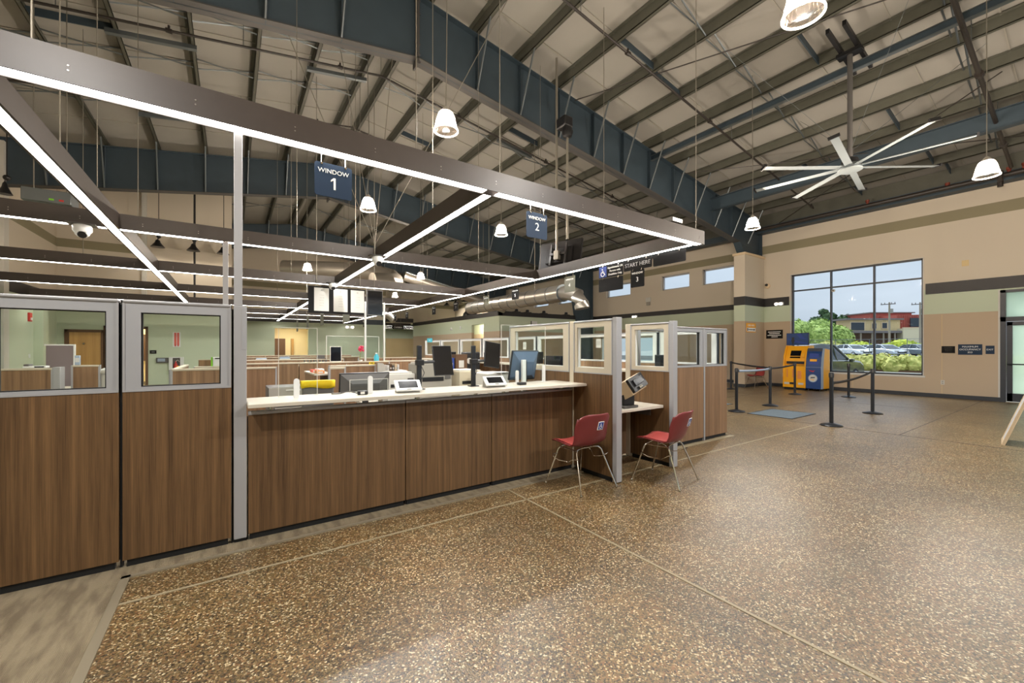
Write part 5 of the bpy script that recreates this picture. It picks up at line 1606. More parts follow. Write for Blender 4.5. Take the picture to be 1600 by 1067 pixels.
MB().box(-2.62, yb - 0.014, 1.29, -2.52, yb - 0.012, 1.31).build('wording', 'grey_print', o)
o = thing('fire_strobe', 'red fire alarm strobe on the left green wall', 'alarm', (XL, 19.0, 2.4))
MB().box(XL, 18.85, 2.28, XL + 0.05, 19.05, 2.55).build('body', 'red', o, bevel=0.01)
MB().box(XL + 0.05, 18.9, 2.32, XL + 0.07, 19.0, 2.4).build('lens', 'white_plastic', o)
MB().box(XL, 18.93, 1.15, XL + 0.02, 19.0, 1.27).build('switch_plate', 'white_plastic', o)
o = thing('exit_light', 'glowing emergency light on the far green wall', 'light', (6.5, YG, 2.9))
MB().box(6.2, YG - 0.1, 2.75, 6.75, YG, 2.95).build('body', 'white_plastic', o, bevel=0.02)
for x in (6.3, 6.65): MB().lathe([(0.09, 0), (0.09, 0.06), (0.05, 0.1), (0, 0.1)], (x, YG - 0.1, 2.85), 14, axis=(0, -1, 0)).build('lamp_head', 'emergency_glow', o)
# tall clear screens with a white post in the middle of the office
o = thing('tall_screen', 'tall clear screen with a white post above the grey monitor', 'partition', (2.6, 9.05, 1.16))
MB().box(2.37, 9.11, 1.171, 2.405, 9.15, 2.46).build('post', 'white_plastic', o)
MB().box(2.78, 9.11, 1.171, 2.81, 9.15, 2.46).build('edge_post', 'light_grey', o)
MB().box(2.405, 9.127, 1.2, 2.78, 9.134, 2.44).build('sheet', 'acrylic', o)
o = thing('tall_screen', 'broad low clear screen behind the pink flower', 'partition', (2.3, 9.9, 1.1))
MB().box(1.75, 9.9, 1.1, 2.9, 9.906, 1.72).build('sheet', 'acrylic', o)
MB().box(1.74, 9.895, 1.1, 1.75, 9.912, 1.73).box(2.9, 9.895, 1.1, 2.91, 9.912, 1.73).box(1.75, 9.895, 1.72, 2.9, 9.912, 1.73).build('polished_edge', 'light_grey', o)

# ---- black angled reader on the low desk
o = thing('vision_tester', 'black and cream angled viewing machine on the low desk', 'machine', (3.85, 3.28, 0.75))
MB().box(3.73, 3.16, 0.752, 3.97, 3.44, 0.78).build('base', 'dark_grey', o, bevel=0.006)
MB().box(3.76, 3.2, 0.78, 3.95, 3.4, 0.92).build('column', 'black_plastic', o, bevel=0.008)
M = Matrix.Translation((3.90, 3.22, 1.0)) @ Matrix.Rotation(R(-28), 4, 'X') @ Matrix.Rotation(R(-18), 4, 'Y')
MB().box(-0.16, -0.09, -0.1, 0.15, 0.16, 0.09, M=M).build('head', 'cap_beige', o, bevel=0.01)
MB().box(-0.155, -0.13, -0.085, 0.145, -0.092, 0.085, M=M).build('face_plate', 'black_plastic', o, bevel=0.006)
MB().box(-0.1, -0.15, -0.03, 0.09, -0.131, 0.05, M=M).build('viewing_hood', 'black_satin', o, bevel=0.006)
MB().box(-0.06, -0.152, -0.075, 0.0, -0.133, -0.045, M=M).build('knob', 'chrome', o, bevel=0.004)

# ---- small office clutter
desk('narrow desk behind the beige printer', 2.95, 3.9, 6.3, 6.9, z=1.02)
def carton(name, label, cat, x0, y0, z0, x1, y1, z1, m, group=None):
    o = thing(name, label, cat, ((x0 + x1) / 2, (y0 + y1) / 2, z0), 0, group)
    MB().box(x0, y0, z0, x1, y1, z1).build('body', m, o, bevel=0.004)
    MB().box(x0 - 0.003, y0 - 0.003, z1, x1 + 0.003, y1 + 0.003, z1 + 0.012).build('lid', m, o)
    MB().box(x0 + (x1 - x0) * 0.25, y0 - 0.002, z0 + (z1 - z0) * 0.3, x0 + (x1 - x0) * 0.7, y0, z0 + (z1 - z0) * 0.7).build('label', 'paper', o)
    return o
carton('brown_carton', 'brown carton with a pale front on the narrow desk between the two displays', 'box', 3.2, 6.4, 1.021, 3.42, 6.6, 1.33, 'brown')
carton('blue_tub', 'small blue tub left of the brown carton', 'tub', 3.08, 6.42, 1.021, 3.18, 6.6, 1.27, 'sticker_blue')
for k, (dx, mm, h) in enumerate(((0, 'white_plastic', 0.10), (0.045, 'brown', 0.12), (0.09, 'dark_grey', 0.09), (0.135, 'cap_beige', 0.12), (0.18, 'white_plastic', 0.11))):
    lb = ['white file at the left end of the file row behind the first terminal', 'brown file second in the row behind the first terminal', 'dark grey file third in the row behind the first terminal', 'beige file fourth in the row behind the first terminal', 'white file at the right end of the file row behind the first terminal'][k]
    o = thing('file', lb, 'file', (2.27 + dx, 7.2, 1.0), 0, 'files in a row on the cabinet')
    MB().box(2.26 + dx, 7.2, 1.051, 2.295 + dx, 7.42, 1.051 + h).build('cover', mm, o)
    MB().box(2.265 + dx, 7.198, 1.08, 2.29 + dx, 7.2, 1.11).build('label', 'paper', o)
o = thing('file_cabinet', 'pale low file cabinet behind the first white terminal', 'cabinet', (2.4, 7.35, 0))
MB().box(2.22, 7.18, 0, 2.62, 7.5, 1.05).build('body', 'light_grey', o, bevel=0.005)
for k in range(3):
    dd = MB().box(2.235, 7.165, 0.06 + 0.33 * k, 2.605, 7.179, 0.37 + 0.33 * k).build('drawer', 'grey_plastic', o)
    MB().box(2.36, 7.152, 0.31 + 0.33 * k, 2.48, 7.1645, 0.33 + 0.33 * k).build('handle', 'dark_grey', dd)
o = thing('curved_divider', 'pale grey curved divider at the end of the wood partition', 'partition', (2.15, 7.1, 0))
MB().prism([(2.07, 7.12, 0.0), (2.2, 7.12, 0.0), (2.2, 7.12, 1.1), (2.19, 7.12, 1.16), (2.16, 7.12, 1.19), (2.07, 7.12, 1.2)], (0, 0.05, 0)).build('panel', 'light_grey', o)
MB().box(2.068, 7.115, 0, 2.07, 7.175, 1.2).build('edge', 'alu', o)
o = thing('yellow_tag', 'small yellow notice on top of the wood partition behind the monitor', 'notice', (2.0, 7.2, 1.171))
MB().box(1.95, 7.21, 1.171, 2.04, 7.22, 1.215).build('card', 'yellow', o)
MB().box(1.97, 7.208, 1.188, 2.02, 7.21, 1.2).build('print', 'black_plastic', o)
o = thing('teal_card', 'teal notice clipped on top of a far row screen', 'notice', (6.74, 16.0, 1.74))
MB().box(6.72, 15.6, 1.70, 6.735, 16.1, 1.86).build('card', 'teal', o)
MB().box(6.715, 15.8, 1.76, 6.736, 15.9, 1.79).build('clip', 'white_plastic', o)
for k, (x, w, lb) in enumerate(((0.5, 0.24, 'open paper on the second partition in depth, left'), (1.02, 0.25, 'pale notice lying on the second partition in depth, middle'), (1.9, 0.22, 'small dark tray on the second partition in depth, right'))):
    o = thing('desk_tray', lb, 'tray', (x, 12.2, 1.161), 0, 'trays on the second partition')
    MB().box(x, 12.19, 1.161, x + w, 12.27, 1.175).build('base', 'dark_grey' if k == 2 else 'white_plastic', o)
    MB().box(x + 0.01, 12.2, 1.175, x + w - 0.01, 12.25, 1.2 + 0.03 * k).build('papers', 'dark_grey' if k == 2 else 'belt_grey', o)
o = thing('worktop_paper', 'thin white form lying on the shelf gap under the worktop', 'papers', (2.55, 4.15, 0.95))
MB().box(2.45, 4.26, 0.742, 2.75, 4.5, 0.76).build('sheets', 'paper', o)
MB().box(2.47, 4.28, 0.76, 2.74, 4.48, 0.764).build('top_sheet', 'white_plastic', o)
o = thing('desk_telephone', 'dark telephone on the desk at the right end of the counter', 'telephone', (3.18, 4.75, 0.74))
MB().prism([(3.08, 4.66, 0.741), (3.28, 4.66, 0.741), (3.28, 4.66, 0.77), (3.08, 4.66, 0.77)], (0, 0.2, 0)).build('body', 'black_plastic', o, bevel=0.005)
MB().box(3.085, 4.665, 0.771, 3.13, 4.855, 0.8).build('handset', 'black_satin', o, bevel=0.01)
MB().box(3.16, 4.68, 0.7705, 3.26, 4.8, 0.774).build('keypad', 'dark_grey', o)
# papers pinned inside the far row of screens
for k, (y, z, s, lb) in enumerate(((9.2, 1.42, 0.2, 'white notice taped to the fifth far screen glass'), (10.6, 1.38, 0.22, 'white notice taped to the sixth far screen glass'), (6.4, 1.46, 0.2, 'white notice taped to the third far screen glass'))):
    o = thing('taped_notice', lb, 'notice', (6.76, y, z), 0, 'notices taped to the far screens')
    MB().box(6.765, y, z, 6.768, y + s * 0.75, z + s).build('sheet', 'paper', o)
    for dz in (0.35, 0.5, 0.65): MB().box(6.764, y + 0.02, z + s * dz, 6.765, y + s * 0.75 - 0.02, z + s * dz + 0.008).build('print', 'grey_plastic', o)
# ================================================================== LOBBY
# ---- red shell chairs
def shell_chair():
    o = thing('shell_chair', '', 'chair', (0, 0, 0), 0, 'red shell chairs')
    prof = [(0.235, 0.428, 0.19), (0.225, 0.442, 0.205), (0.17, 0.452, 0.222), (0.08, 0.446, 0.232), (-0.02, 0.436, 0.236), (-0.10, 0.438, 0.236), (-0.155, 0.462, 0.234), (-0.19, 0.51, 0.234), (-0.215, 0.57, 0.236), (-0.237, 0.63, 0.238), (-0.256, 0.69, 0.238), (-0.272, 0.74, 0.232), (-0.282, 0.772, 0.218), (-0.287, 0.788, 0.20)]
    n = len(prof)
    def surf(off):
        P = []
        for i, (y, z, w) in enumerate(prof):
            t = min(1, max(0, (i - 4) / 5))       # 0 seat, 1 back
            row = []
            for k in range(13):
                u = -1 + 2 * k / 12
                row.append((w * u, y + 0.085 * t * u * u + off * t, z + 0.03 * (1 - t) * u * u + off * (1 - t) - (0.035 * u ** 6 if i >= n - 2 else 0)))
            P.append(row)
        return P
    MB().grid(surf(0)).build('shell', 'chair_red', o, world=False, solid=0.008)
    inner = [r[1:-1] for r in surf(0.012)[1:-1]]
    MB().grid(inner).build('upholstery', 'chair_fabric', o, world=False, solid=0.006)
    for sx in (-1, 1):
        for sy in (-1, 1):
            ytop = 0.13 if sy > 0 else -0.10
            MB().tube([(sx * 0.10, ytop, 0.418), (sx * 0.155, ytop + sy * 0.005, 0.412), (sx * 0.178, ytop + sy * 0.02, 0.385), (sx * 0.255, sy * 0.262, 0.012)], 0.0085, 8).lathe([(0.012, 0), (0.014, 0.012), (0.009, 0.022)], (sx * 0.256, sy * 0.264, 0), 10).build('leg', 'chrome', o, world=False)
        MB().tube([(sx * 0.165, 0.135, 0.405), (sx * 0.15, 0.0, 0.40), (sx * 0.165, -0.105, 0.405)], 0.007, 6).build('side_rail', 'chrome', o, world=False)
        MB().tube([(sx * 0.19, 0.16, 0.33), (sx * 0.25, 0.15, 0.34), (sx * 0.275, 0.12, 0.32), (sx * 0.25, 0.07, 0.29), (sx * 0.2, 0.0, 0.28), (sx * 0.25, -0.07, 0.29), (sx * 0.275, -0.12, 0.32), (sx * 0.25, -0.15, 0.34), (sx * 0.19, -0.16, 0.33)], 0.0045, 6).build('stacking_hook', 'chrome', o, world=False)
    for yy in (0.13, -0.1): MB().tube([(-0.11, yy, 0.42), (0.11, yy, 0.42)], 0.007, 6).build('cross_rail', 'chrome', o, world=False)
    return o
sc0 = shell_chair()
def sticker(o):
    M = Matrix.Translation((0.03, -0.248, 0.665)) @ Matrix.Rotation(R(16), 4, 'X')
    st = MB().box(-0.04, -0.008, -0.045, 0.04, -0.004, 0.045, M=M).build('access_sticker', 'white_print', o, world=False, bevel=0.001)
    MB().box(-0.034, -0.0092, -0.039, 0.034, -0.008, 0.039, M=M).build('blue_field', 'sticker_blue', st, world=False)
    f = lambda u, v: tuple(M @ Vector((-0.034 + 0.068 * u, -0.0095, -0.039 + 0.078 * v)))
    wheelchair(st, f, 0.07, world=False)
used = []
for x, y, rz, lb, s in ((3.045, 3.17, 1, 'red shell chair in front of the wood counter, with a wheelchair sticker on its back', True),
                        (3.925, 2.77, 12, 'red shell chair in front of the low desk, with a wheelchair sticker on its back', True),
                        (15.75, 7.3, 62, 'small distant red chair against the wall left of the yellow kiosk', False)):
    place(sc0, used, (x, y, 0.003), R(rz), lb)
for o in used[:2]: sticker(o)

# ---- stanchions and belts
def stanchion():
    o = thing('stanchion', '', 'stanchion', (0, 0, 0), 0, 'black belt stanchions')
    MB().lathe([(0.175, 0), (0.18, 0.012), (0.16, 0.026), (0.06, 0.05), (0.035, 0.056)], n=32).build('base', 'black_satin', o, world=False)
    MB().lathe([(0.033, 0.05), (0.033, 0.9)], n=20).build('post', 'black_satin', o, world=False)
    MB().lathe([(0.037, 0.895), (0.037, 0.985), (0.032, 0.993), (0, 0.993)], n=20).build('belt_head', 'black_plastic', o, world=False)
    for a in range(0, 360, 90):
        MB().box(0.034, -0.012, 0.91, 0.041, 0.012, 0.975, M=Matrix.Rotation(R(a), 4, 'Z')).build('belt_slot', 'dark_grey', o, world=False)
    return o
ST = [((9.54, 4.85), 'black stanchion nearest the narrow outer screen'), ((11.2, 4.86), 'black stanchion behind the floor mat, left of the kiosks'),
      ((14.6, 5.62), 'black stanchion in front of the yellow kiosk'), ((9.27, 2.965), 'nearest black stanchion, at the front end of the sagging belt'),
      ((15.08, 4.4), 'black stanchion before the big window, behind the sagging belt'), ((11.75, 3.0), 'black stanchion at the far end of the sagging belt'),
      ((14.586, 7.61), 'farthest left black stanchion beside the outer screen edge')]
used = []
sp = stanchion()
for (x, y), lb in ST: place(sp, used, (x, y, 0), R(20), lb)
def belt(a, b, za, zb, sag, m, label, w=0.05):
    (x0, y0), (x1, y1) = a, b
    L_ = math.hypot(x1 - x0, y1 - y0)
    ux, uy = (x1 - x0) / L_, (y1 - y0) / L_
    P = []
    for k in range(17):
        t = 0.044 / L_ + (1 - 0.088 / L_) * k / 16
        z = za + (zb - za) * t - sag * 4 * t * (1 - t)
        x, y = x0 + (x1 - x0) * t, y0 + (y1 - y0) * t
        tw = 0.2 * math.sin(t * 3.0)
        P.append([(x - uy * tw * w / 2, y + ux * tw * w / 2, z - w / 2), (x + uy * tw * w / 2, y - ux * tw * w / 2, z + w / 2)])
    o = thing('belt', label, 'belt', (x0, y0, za), 0, 'stanchion belts')
    MB().grid(P).build('webbing', m, o, solid=0.002)
    MB().box(-0.014, -0.03, -0.028, 0.014, 0.03, 0.028, M=Matrix.Translation(((x0 + ux * 0.05), (y0 + uy * 0.05), za)) @ Matrix.Rotation(math.atan2(uy, ux), 4, 'Z')).build('clip', 'black_plastic', o)
S = [p for p, _ in ST]
belt(S[0], S[1], 0.93, 0.93, 0.02, 'belt_grey', 'pale blue-grey belt between the two left stanchions')
belt(S[6], S[1], 0.95, 0.95, 0.02, 'belt_black', 'dark belt running from the farthest stanchion past the distant red chair')
belt(S[1], S[2], 0.94, 0.94, 0.02, 'belt_black', 'dark belt crossing in front of the yellow kiosk')
belt(S[3], S[5], 0.80, 0.94, 0.05, 'belt_black', 'sagging dark belt on the right, before the window')

# ---- floor mats
o = thing('floor_mat', 'flat grey-blue mat on the lobby floor between the stanchions', 'mat', (10.0, 4.1, 0))
MB().prism([(9.45, 3.70, 0), (10.6, 3.70, 0), (10.6, 4.55, 0), (9.45, 4.55, 0)], (0, 0, 0.008)).build('pile', 'mat_blue', o)
MB().box(9.43, 3.68, 0, 10.62, 3.7, 0.009).box(9.43, 4.55, 0, 10.62, 4.57, 0.009).box(9.43, 3.7, 0, 9.45, 4.55, 0.009).box(10.6, 3.7, 0, 10.62, 4.55, 0.009).build('edging', 'rubber', o)
o = thing('floor_mat', 'grey-blue mat half hidden behind the narrow outer screen', 'mat', (10.2, 6.0, 0))
MB().prism([(9.7, 5.55, 0), (10.7, 5.55, 0), (10.7, 6.5, 0), (9.7, 6.5, 0)], (0, 0, 0.008)).build('pile', 'mat_blue', o)
MB().box(9.68, 5.53, 0, 10.72, 5.55, 0.009).box(9.68, 5.55, 0, 9.7, 6.5, 0.009).build('edging', 'rubber', o)

# ---- kiosks
o = thing('yellow_kiosk', 'yellow self-service kiosk with a dark screen before the window', 'kiosk', (16.7, 6.3, 0))
y0, y1 = 5.945, 6.66
prof = [(17.02, 0.07), (16.3, 0.07), (16.3, 0.86), (16.36, 1.18), (16.5, 1.46), (16.58, 1.545), (17.02, 1.545)]
for a, b in ((y0, y0 + 0.05), (y1 - 0.05, y1)):
    MB().prism([(x, a, z) for x, z in prof], (0, b - a, 0)).build('side_cheek', 'kiosk_yellow', o, bevel=0.012)
prof2 = [(17.0, 0.075), (16.315, 0.075), (16.315, 0.84), (16.40, 0.88), (16.42, 1.16), (16.56, 1.42), (16.6, 1.53), (17.0, 1.53)]
MB().prism([(x, y0 + 0.051, z) for x, z in prof2], (0, y1 - y0 - 0.102, 0)).build('body', 'kiosk_yellow', o)
MB().prism([(16.41, 6.47, 1.10), (16.41, 6.15, 1.10), (16.535, 6.15, 1.36), (16.535, 6.47, 1.36)], (-0.015, 0, 0.006)).build('screen_glass', 'screen', o)
MB().prism([(16.40, 6.10, 1.12), (16.40, 6.02, 1.12), (16.46, 6.02, 1.26), (16.46, 6.10, 1.26)], (-0.03, 0, 0.01)).build('card_slot', 'orange_hot', o)
MB().box(16.36, 6.02, 0.90, 16.402, 6.56, 0.99).build('keyboard_ledge', 'black_plastic', o)
MB().box(16.308, y0 + 0.05, 0.83, 16.3155, y1 - 0.05, 0.842).build('door_gap', 'brown', o)
MB().box(16.309, 6.08, 0.38, 16.3155, 6.2, 0.66).box(16.309, 6.32, 0.42, 16.3155, 6.36, 0.72).box(16.309, 6.5, 0.42, 16.3155, 6.54, 0.72).build('door_panel', 'orange', o)
for a, b, mm in ((6.46, 6.62, 'light_grey'), (6.30, 6.44, 'black_plastic'), (6.02, 6.18, 'light_grey')):
    MB().box(16.306, a, 0.18, 16.3155, b, 0.25).build('sticker', mm, o)
MB().box(16.34, y0 + 0.03, 0, 17.0, y1 - 0.03, 0.07).build('plinth', 'black_gap', o)
o = thing('kiosk_header', 'dark blue display panel standing on top of the yellow kiosk', 'screen', (16.62, 6.3, 1.55))
MB().box(16.58, y0 + 0.01, 1.56, 16.64, y1 - 0.01, 1.99).build('casing', 'black_satin', o, bevel=0.006)
MB().box(16.575, y0 + 0.025, 1.575, 16.58, y1 - 0.025, 1.975).build('picture', 'kiosk_blue', o)
MB().prism([(16.574, 6.64, 1.80), (16.574, 6.3, 1.72), (16.574, 5.97, 1.62), (16.574, 5.97, 1.58), (16.574, 6.4, 1.66)], (0.002, 0, 0)).prism([(16.574, 6.35, 1.97), (16.574, 6.2, 1.97), (16.574, 6.1, 1.82), (16.574, 5.97, 1.76), (16.574, 6.2, 1.78)], (0.002, 0, 0)).build('swoosh', 'sticker_blue', o)
MB().lathe([(0, 0), (0.055, 0), (0.055, 0.004), (0, 0.004)], (16.576, 6.44, 1.72), 20, axis=(-1, 0, 0)).prism([(16.574, 6.47, 1.6), (16.574, 6.41, 1.6), (16.574, 6.40, 1.84), (16.574, 6.48, 1.84)], (0.002, 0, 0)).build('dark_device', 'black_plastic', o)
MB().rod((16.62, 6.3, 1.545), (16.62, 6.3, 1.57), 0.03).build('mount', 'black_plastic', o)
o = thing('blue_kiosk', 'dark blue cabinet kiosk with a yellow side, right of the yellow kiosk', 'kiosk', (16.7, 5.72, 0))
y0, y1 = 5.485, 5.94
prof = [(17.0, 0.07), (16.28, 0.07), (16.28, 0.80), (16.33, 1.1), (16.40, 1.36), (16.46, 1.44), (17.0, 1.44)]
MB().prism([(x, y0 + 0.012, z) for x, z in prof], (0, y1 - y0 - 0.012, 0)).build('body', 'kiosk_blue', o, bevel=0.01)
MB().prism([(17.0, y0, 0.07), (16.46, y0, 0.07), (16.46, y0, 0.8), (16.5, y0, 1.1), (16.58, y0, 1.44), (17.0, y0, 1.40)], (0, 0.011, 0)).build('yellow_side', 'kiosk_yellow', o)
MB().prism([(16.46, y0, 0.07), (16.28, y0, 0.07), (16.28, y0, 0.8), (16.33, y0, 1.1), (16.40, y0, 1.36), (16.46, y0, 1.44), (16.58, y0, 1.44), (16.5, y0, 1.1), (16.46, y0, 0.8)], (0, 0.011, 0)).build('grey_edge', 'belt_grey', o)
MB().prism([(16.395, y0 + 0.02, 1.34), (16.395, y1 - 0.01, 1.34), (16.455, y1 - 0.01, 1.445), (16.455, y0 + 0.02, 1.445)], (-0.006, 0, 0.004)).build('top_band', 'kiosk_grey', o)
MB().prism([(16.30, 5.58, 0.90), (16.30, 5.85, 0.90), (16.37, 5.85, 1.27), (16.37, 5.58, 1.27)], (-0.006, 0, 0)).build('recess', 'sticker_blue', o)
MB().prism([(16.305, 5.62, 1.0), (16.305, 5.82, 1.0), (16.318, 5.82, 1.08), (16.318, 5.62, 1.08)], (-0.012, 0, 0)).build('card_plate', 'orange_hot', o)
MB().box(16.277, y0 + 0.015, 0.8, 16.281, y1 - 0.005, 0.808).build('seam', 'belt_grey', o)
MB().lathe([(0, 0), (0.115, 0), (0.115, 0.004), (0.0, 0.004)], (16.28, 5.73, 0.43), 28, axis=(-1, 0, 0)).build('round_badge', 'paper', o)
MB().lathe([(0.118, 0), (0.135, 0), (0.135, 0.003), (0.118, 0.003)], (16.28, 5.73, 0.43), 28, axis=(-1, 0, 0)).build('badge_ring', 'belt_grey', o)
MB().prism([(16.275, 5.81, 0.42), (16.275, 5.67, 0.44), (16.275, 5.66, 0.48), (16.275, 5.78, 0.47)], (0.002, 0, 0)).build('badge_car', 'dark_grey', o)
MB().prism([(16.275, 5.80, 0.38), (16.275, 5.69, 0.36), (16.275, 5.69, 0.39), (16.275, 5.80, 0.40)], (0.002, 0, 0)).build('badge_stripe', 'orange_hot', o)
MB().prism([(16.278, 5.84, 0.70), (16.278, 5.72, 0.68), (16.278, 5.66, 0.71), (16.278, 5.72, 0.64), (16.278, 5.82, 0.67)], (0.002, 0, 0)).build('red_mark', 'red', o)
for x in (16.36, 16.9):
    for y in (y0 + 0.06, y1 - 0.06): MB().rod((x, y, 0), (x, y, 0.075), 0.02).build('foot', 'black_plastic', o)

# ---- notices and fixtures on the walls
def plaque(name, label, y0, y1, z0, z1, m, lines=(), x=XW, cat='sign'):
    o = thing(name, label, cat, (x, (y0 + y1) / 2, z0))
    MB().box(x - 0.014, y0, z0, x, y1, z1).build('board', m, o, bevel=0.002)
    for s, sz, z, mm in lines: text('lettering', s, sz, mm, o, (x - 0.0145, (y0 + y1) / 2, z), NX, depth=0.001)
    return o
plaque('occupancy_sign', 'dark blue plaque stating the maximum occupancy', 2.03, 2.49, 1.265, 1.56, 'sign_navy', (('MAXIMUM', 0.066, 1.49, 'white_print'), ('OCCUPANCY', 0.066, 1.412, 'white_print'), ('353', 0.066, 1.332, 'white_print')))
plaque('exit_sign', 'small square plaque reading exit beside the street door', 1.81, 1.97, 1.29, 1.52, 'sign_navy', (('EXIT', 0.062, 1.41, 'white_print'),))
plaque('small_plaque', 'small black plaque with faint grey lines left of the occupancy plaque', 2.55, 2.82, 1.31, 1.51, 'sign_black', (('....................', 0.04, 1.475, 'grey_plastic'), ('.................', 0.04, 1.43, 'grey_plastic'), ('..............', 0.04, 1.385, 'grey_plastic')))
o = plaque('notice_board', 'black notice with four white lines left of the yellow kiosk', 7.02, 7.6, 1.82, 2.15, 'sign_black')
for k, (w, z) in enumerate(((0.44, 2.075), (0.36, 2.01), (0.48, 1.945), (0.2, 1.885))):
    b = MB()
    yy = 7.31 + w / 2
    rnd = random.Random(k)
    while yy > 7.31 - w / 2:
        d = rnd.uniform(0.018, 0.03)
        b.box(XW - 0.016, yy - d, z - 0.016, XW - 0.0141, yy, z + 0.016)
        yy -= d + 0.01
    tag(b.build('wording', 'white_print', o), kind='stuff')
o = thing('arrow_sign', 'yellow and white arrow notice on the column casing', 'sign', (16.15, 7.68, 2.05))
MB().box(15.80, 7.668, 2.05, 16.5, 7.68, 2.39).build('board', 'kiosk_yellow', o)
MB().box(15.82, 7.665, 2.08, 16.48, 7.668, 2.22).build('white_band', 'white_print', o)
text('lettering', 'LINE HERE', 0.11, 'white_print', o, (16.15, 7.666, 2.305), NY)
MB().box(15.95, 7.662, 2.14, 16.36, 7.665, 2.165).prism([(16.44, 7.662, 2.152), (16.35, 7.662, 2.19), (16.35, 7.662, 2.115)], (0, 0.003, 0)).box(15.85, 7.662, 2.1, 15.91, 7.665, 2.205).build('arrow', 'black_plastic', o)
def twin_light(label, x, y, z):
    o = thing('emergency_light', label, 'light', (x, y, z), 0, 'twin-head emergency lights')
    MB().box(x - 0.09, y - 0.15, z - 0.06, x, y + 0.15, z + 0.06).build('body', 'white_plastic', o, bevel=0.02)
    for s in (-1, 1): MB().lathe([(0.055, 0), (0.055, 0.05), (0.03, 0.07), (0, 0.07)], (x - 0.085, y + s * 0.08, z), 14, axis=(-1, 0, -0.2)).build('lamp_head', 'emergency_glow', o)
twin_light('white twin emergency light on the black stripe left of the window', XW - 0.02, 7.12, 3.13)
twin_light('white twin emergency light on the black stripe behind the start here board', XC - 0.02, 14.1, 3.1)
twin_light('white emergency light at the left end of the inner room wall', 12.4, 18.6, 2.6)
o = thing('wall_strobe', 'beige alarm sounder on the clerestory wall between the small windows', 'alarm', (XC, 13.3, 3.6))
MB().box(XC - 0.05, 13.15, 3.8, XC, 13.45, 4.03).build('body', 'light_grey', o, bevel=0.015)
MB().box(XC - 0.09, 13.18, 3.62, XC, 13.38, 3.79).build('lens_box', 'grey_plastic', o, bevel=0.015)
o = thing('wall_camera', 'small beige wall camera left of the big window', 'camera', (XW, 7.54, 3.8))
MB().lathe([(0.09, 0), (0.1, 0.02), (0.08, 0.06), (0, 0.07)], (XW, 7.54, 3.86), 16, axis=(-1, 0, 0)).build('mount', 'cap_beige', o)
MB().lathe([(0.05, 0), (0.05, 0.03), (0.0, 0.05)], (XW - 0.06, 7.56, 3.9), 14, axis=(-1, 0, 0.1)).build('lens', 'black_plastic', o)
o = thing('window_sensor', 'tiny round sensor on the middle window mullion', 'sensor', (XW + 0.07, 5.46, 3.45))
MB().lathe([(0.05, 0), (0.05, 0.03), (0, 0.05)], (XW + 0.07, 5.46, 3.45), 14, axis=(-1, 0, 0)).build('housing', 'light_grey', o)
MB().lathe([(0.02, 0), (0, 0.01)], (XW + 0.02, 5.46, 3.45), 8, axis=(-1, 0, 0)).build('eye', 'black_plastic', o)
for y, z, lb in ((2.80, 0.45, 'socket plate below the occupancy plaque'), (7.0, 0.45, 'white socket plate left of the yellow kiosk')):
    o = thing('socket_plate', lb, 'socket', (XW, y, z), 0, 'wall sockets')
    MB().box(XW - 0.01, y - 0.04, z - 0.065, XW, y + 0.04, z + 0.065).build('plate', 'light_grey', o, bevel=0.002)
    for dz in (-0.028, 0.028): MB().box(XW - 0.013, y - 0.018, z + dz - 0.014, XW - 0.01, y + 0.018, z + dz + 0.014).build('outlet', 'grey_plastic', o)
o = thing('cover_plate', 'faint square cover plate high on the beige wall above the occupancy plaque', 'plate', (XW, 2.35, 3.85))
MB().box(XW - 0.008, 2.28, 3.78, XW, 2.42, 3.95).build('plate', 'stucco', o, bevel=0.002)
MB().rod((XW - 0.01, 2.35, 3.93), (XW, 2.35, 3.93), 0.006).build('screw', 'bolt', o)
o = thing('wall_box', 'small white box on the green front of the inner room', 'box', (12.9, YBOX, 2.55))
MB().box(12.85, YBOX - 0.08, 2.58, 13.2, YBOX, 2.86).build('body', 'white_plastic', o, bevel=0.01)
MB().box(12.83, YBOX - 0.06, 2.58, 12.85, YBOX, 2.86).build('side_vent', 'dark_grey', o)
for k, (y, z) in enumerate(((22.4, 2.6), (21.2, 2.62))):
    o = thing('wall_speaker', ['small white round fitting, left one on the inner room side', 'small white round fitting, right one on the inner room side'][k], 'fitting', (10.9, y, z), 0, 'round wall fittings')
    MB().lathe([(0.09, 0), (0.09, 0.03), (0.06, 0.05), (0, 0.05)], (10.9, y, z), 16, axis=(-1, 0, 0)).build('cover', 'white_plastic', o)
    MB().lathe([(0.03, 0), (0, 0.01)], (10.85, y, z), 10, axis=(-1, 0, 0)).build('eye', 'dark_grey', o)
o = thing('roof_dome', 'black dome on top of the inner room cap', 'dome', (11.2, 20.8, 3.29))
MB().lathe([(0.42, 0), (0.4, 0.15), (0.28, 0.28), (0, 0.33)], (11.35, 20.9, 3.285), 20).build('dome', 'black_plastic', o)
MB().lathe([(0.45, 0), (0.45, 0.03)], (11.35, 20.9, 3.281), 20).build('rim', 'dark_grey', o)

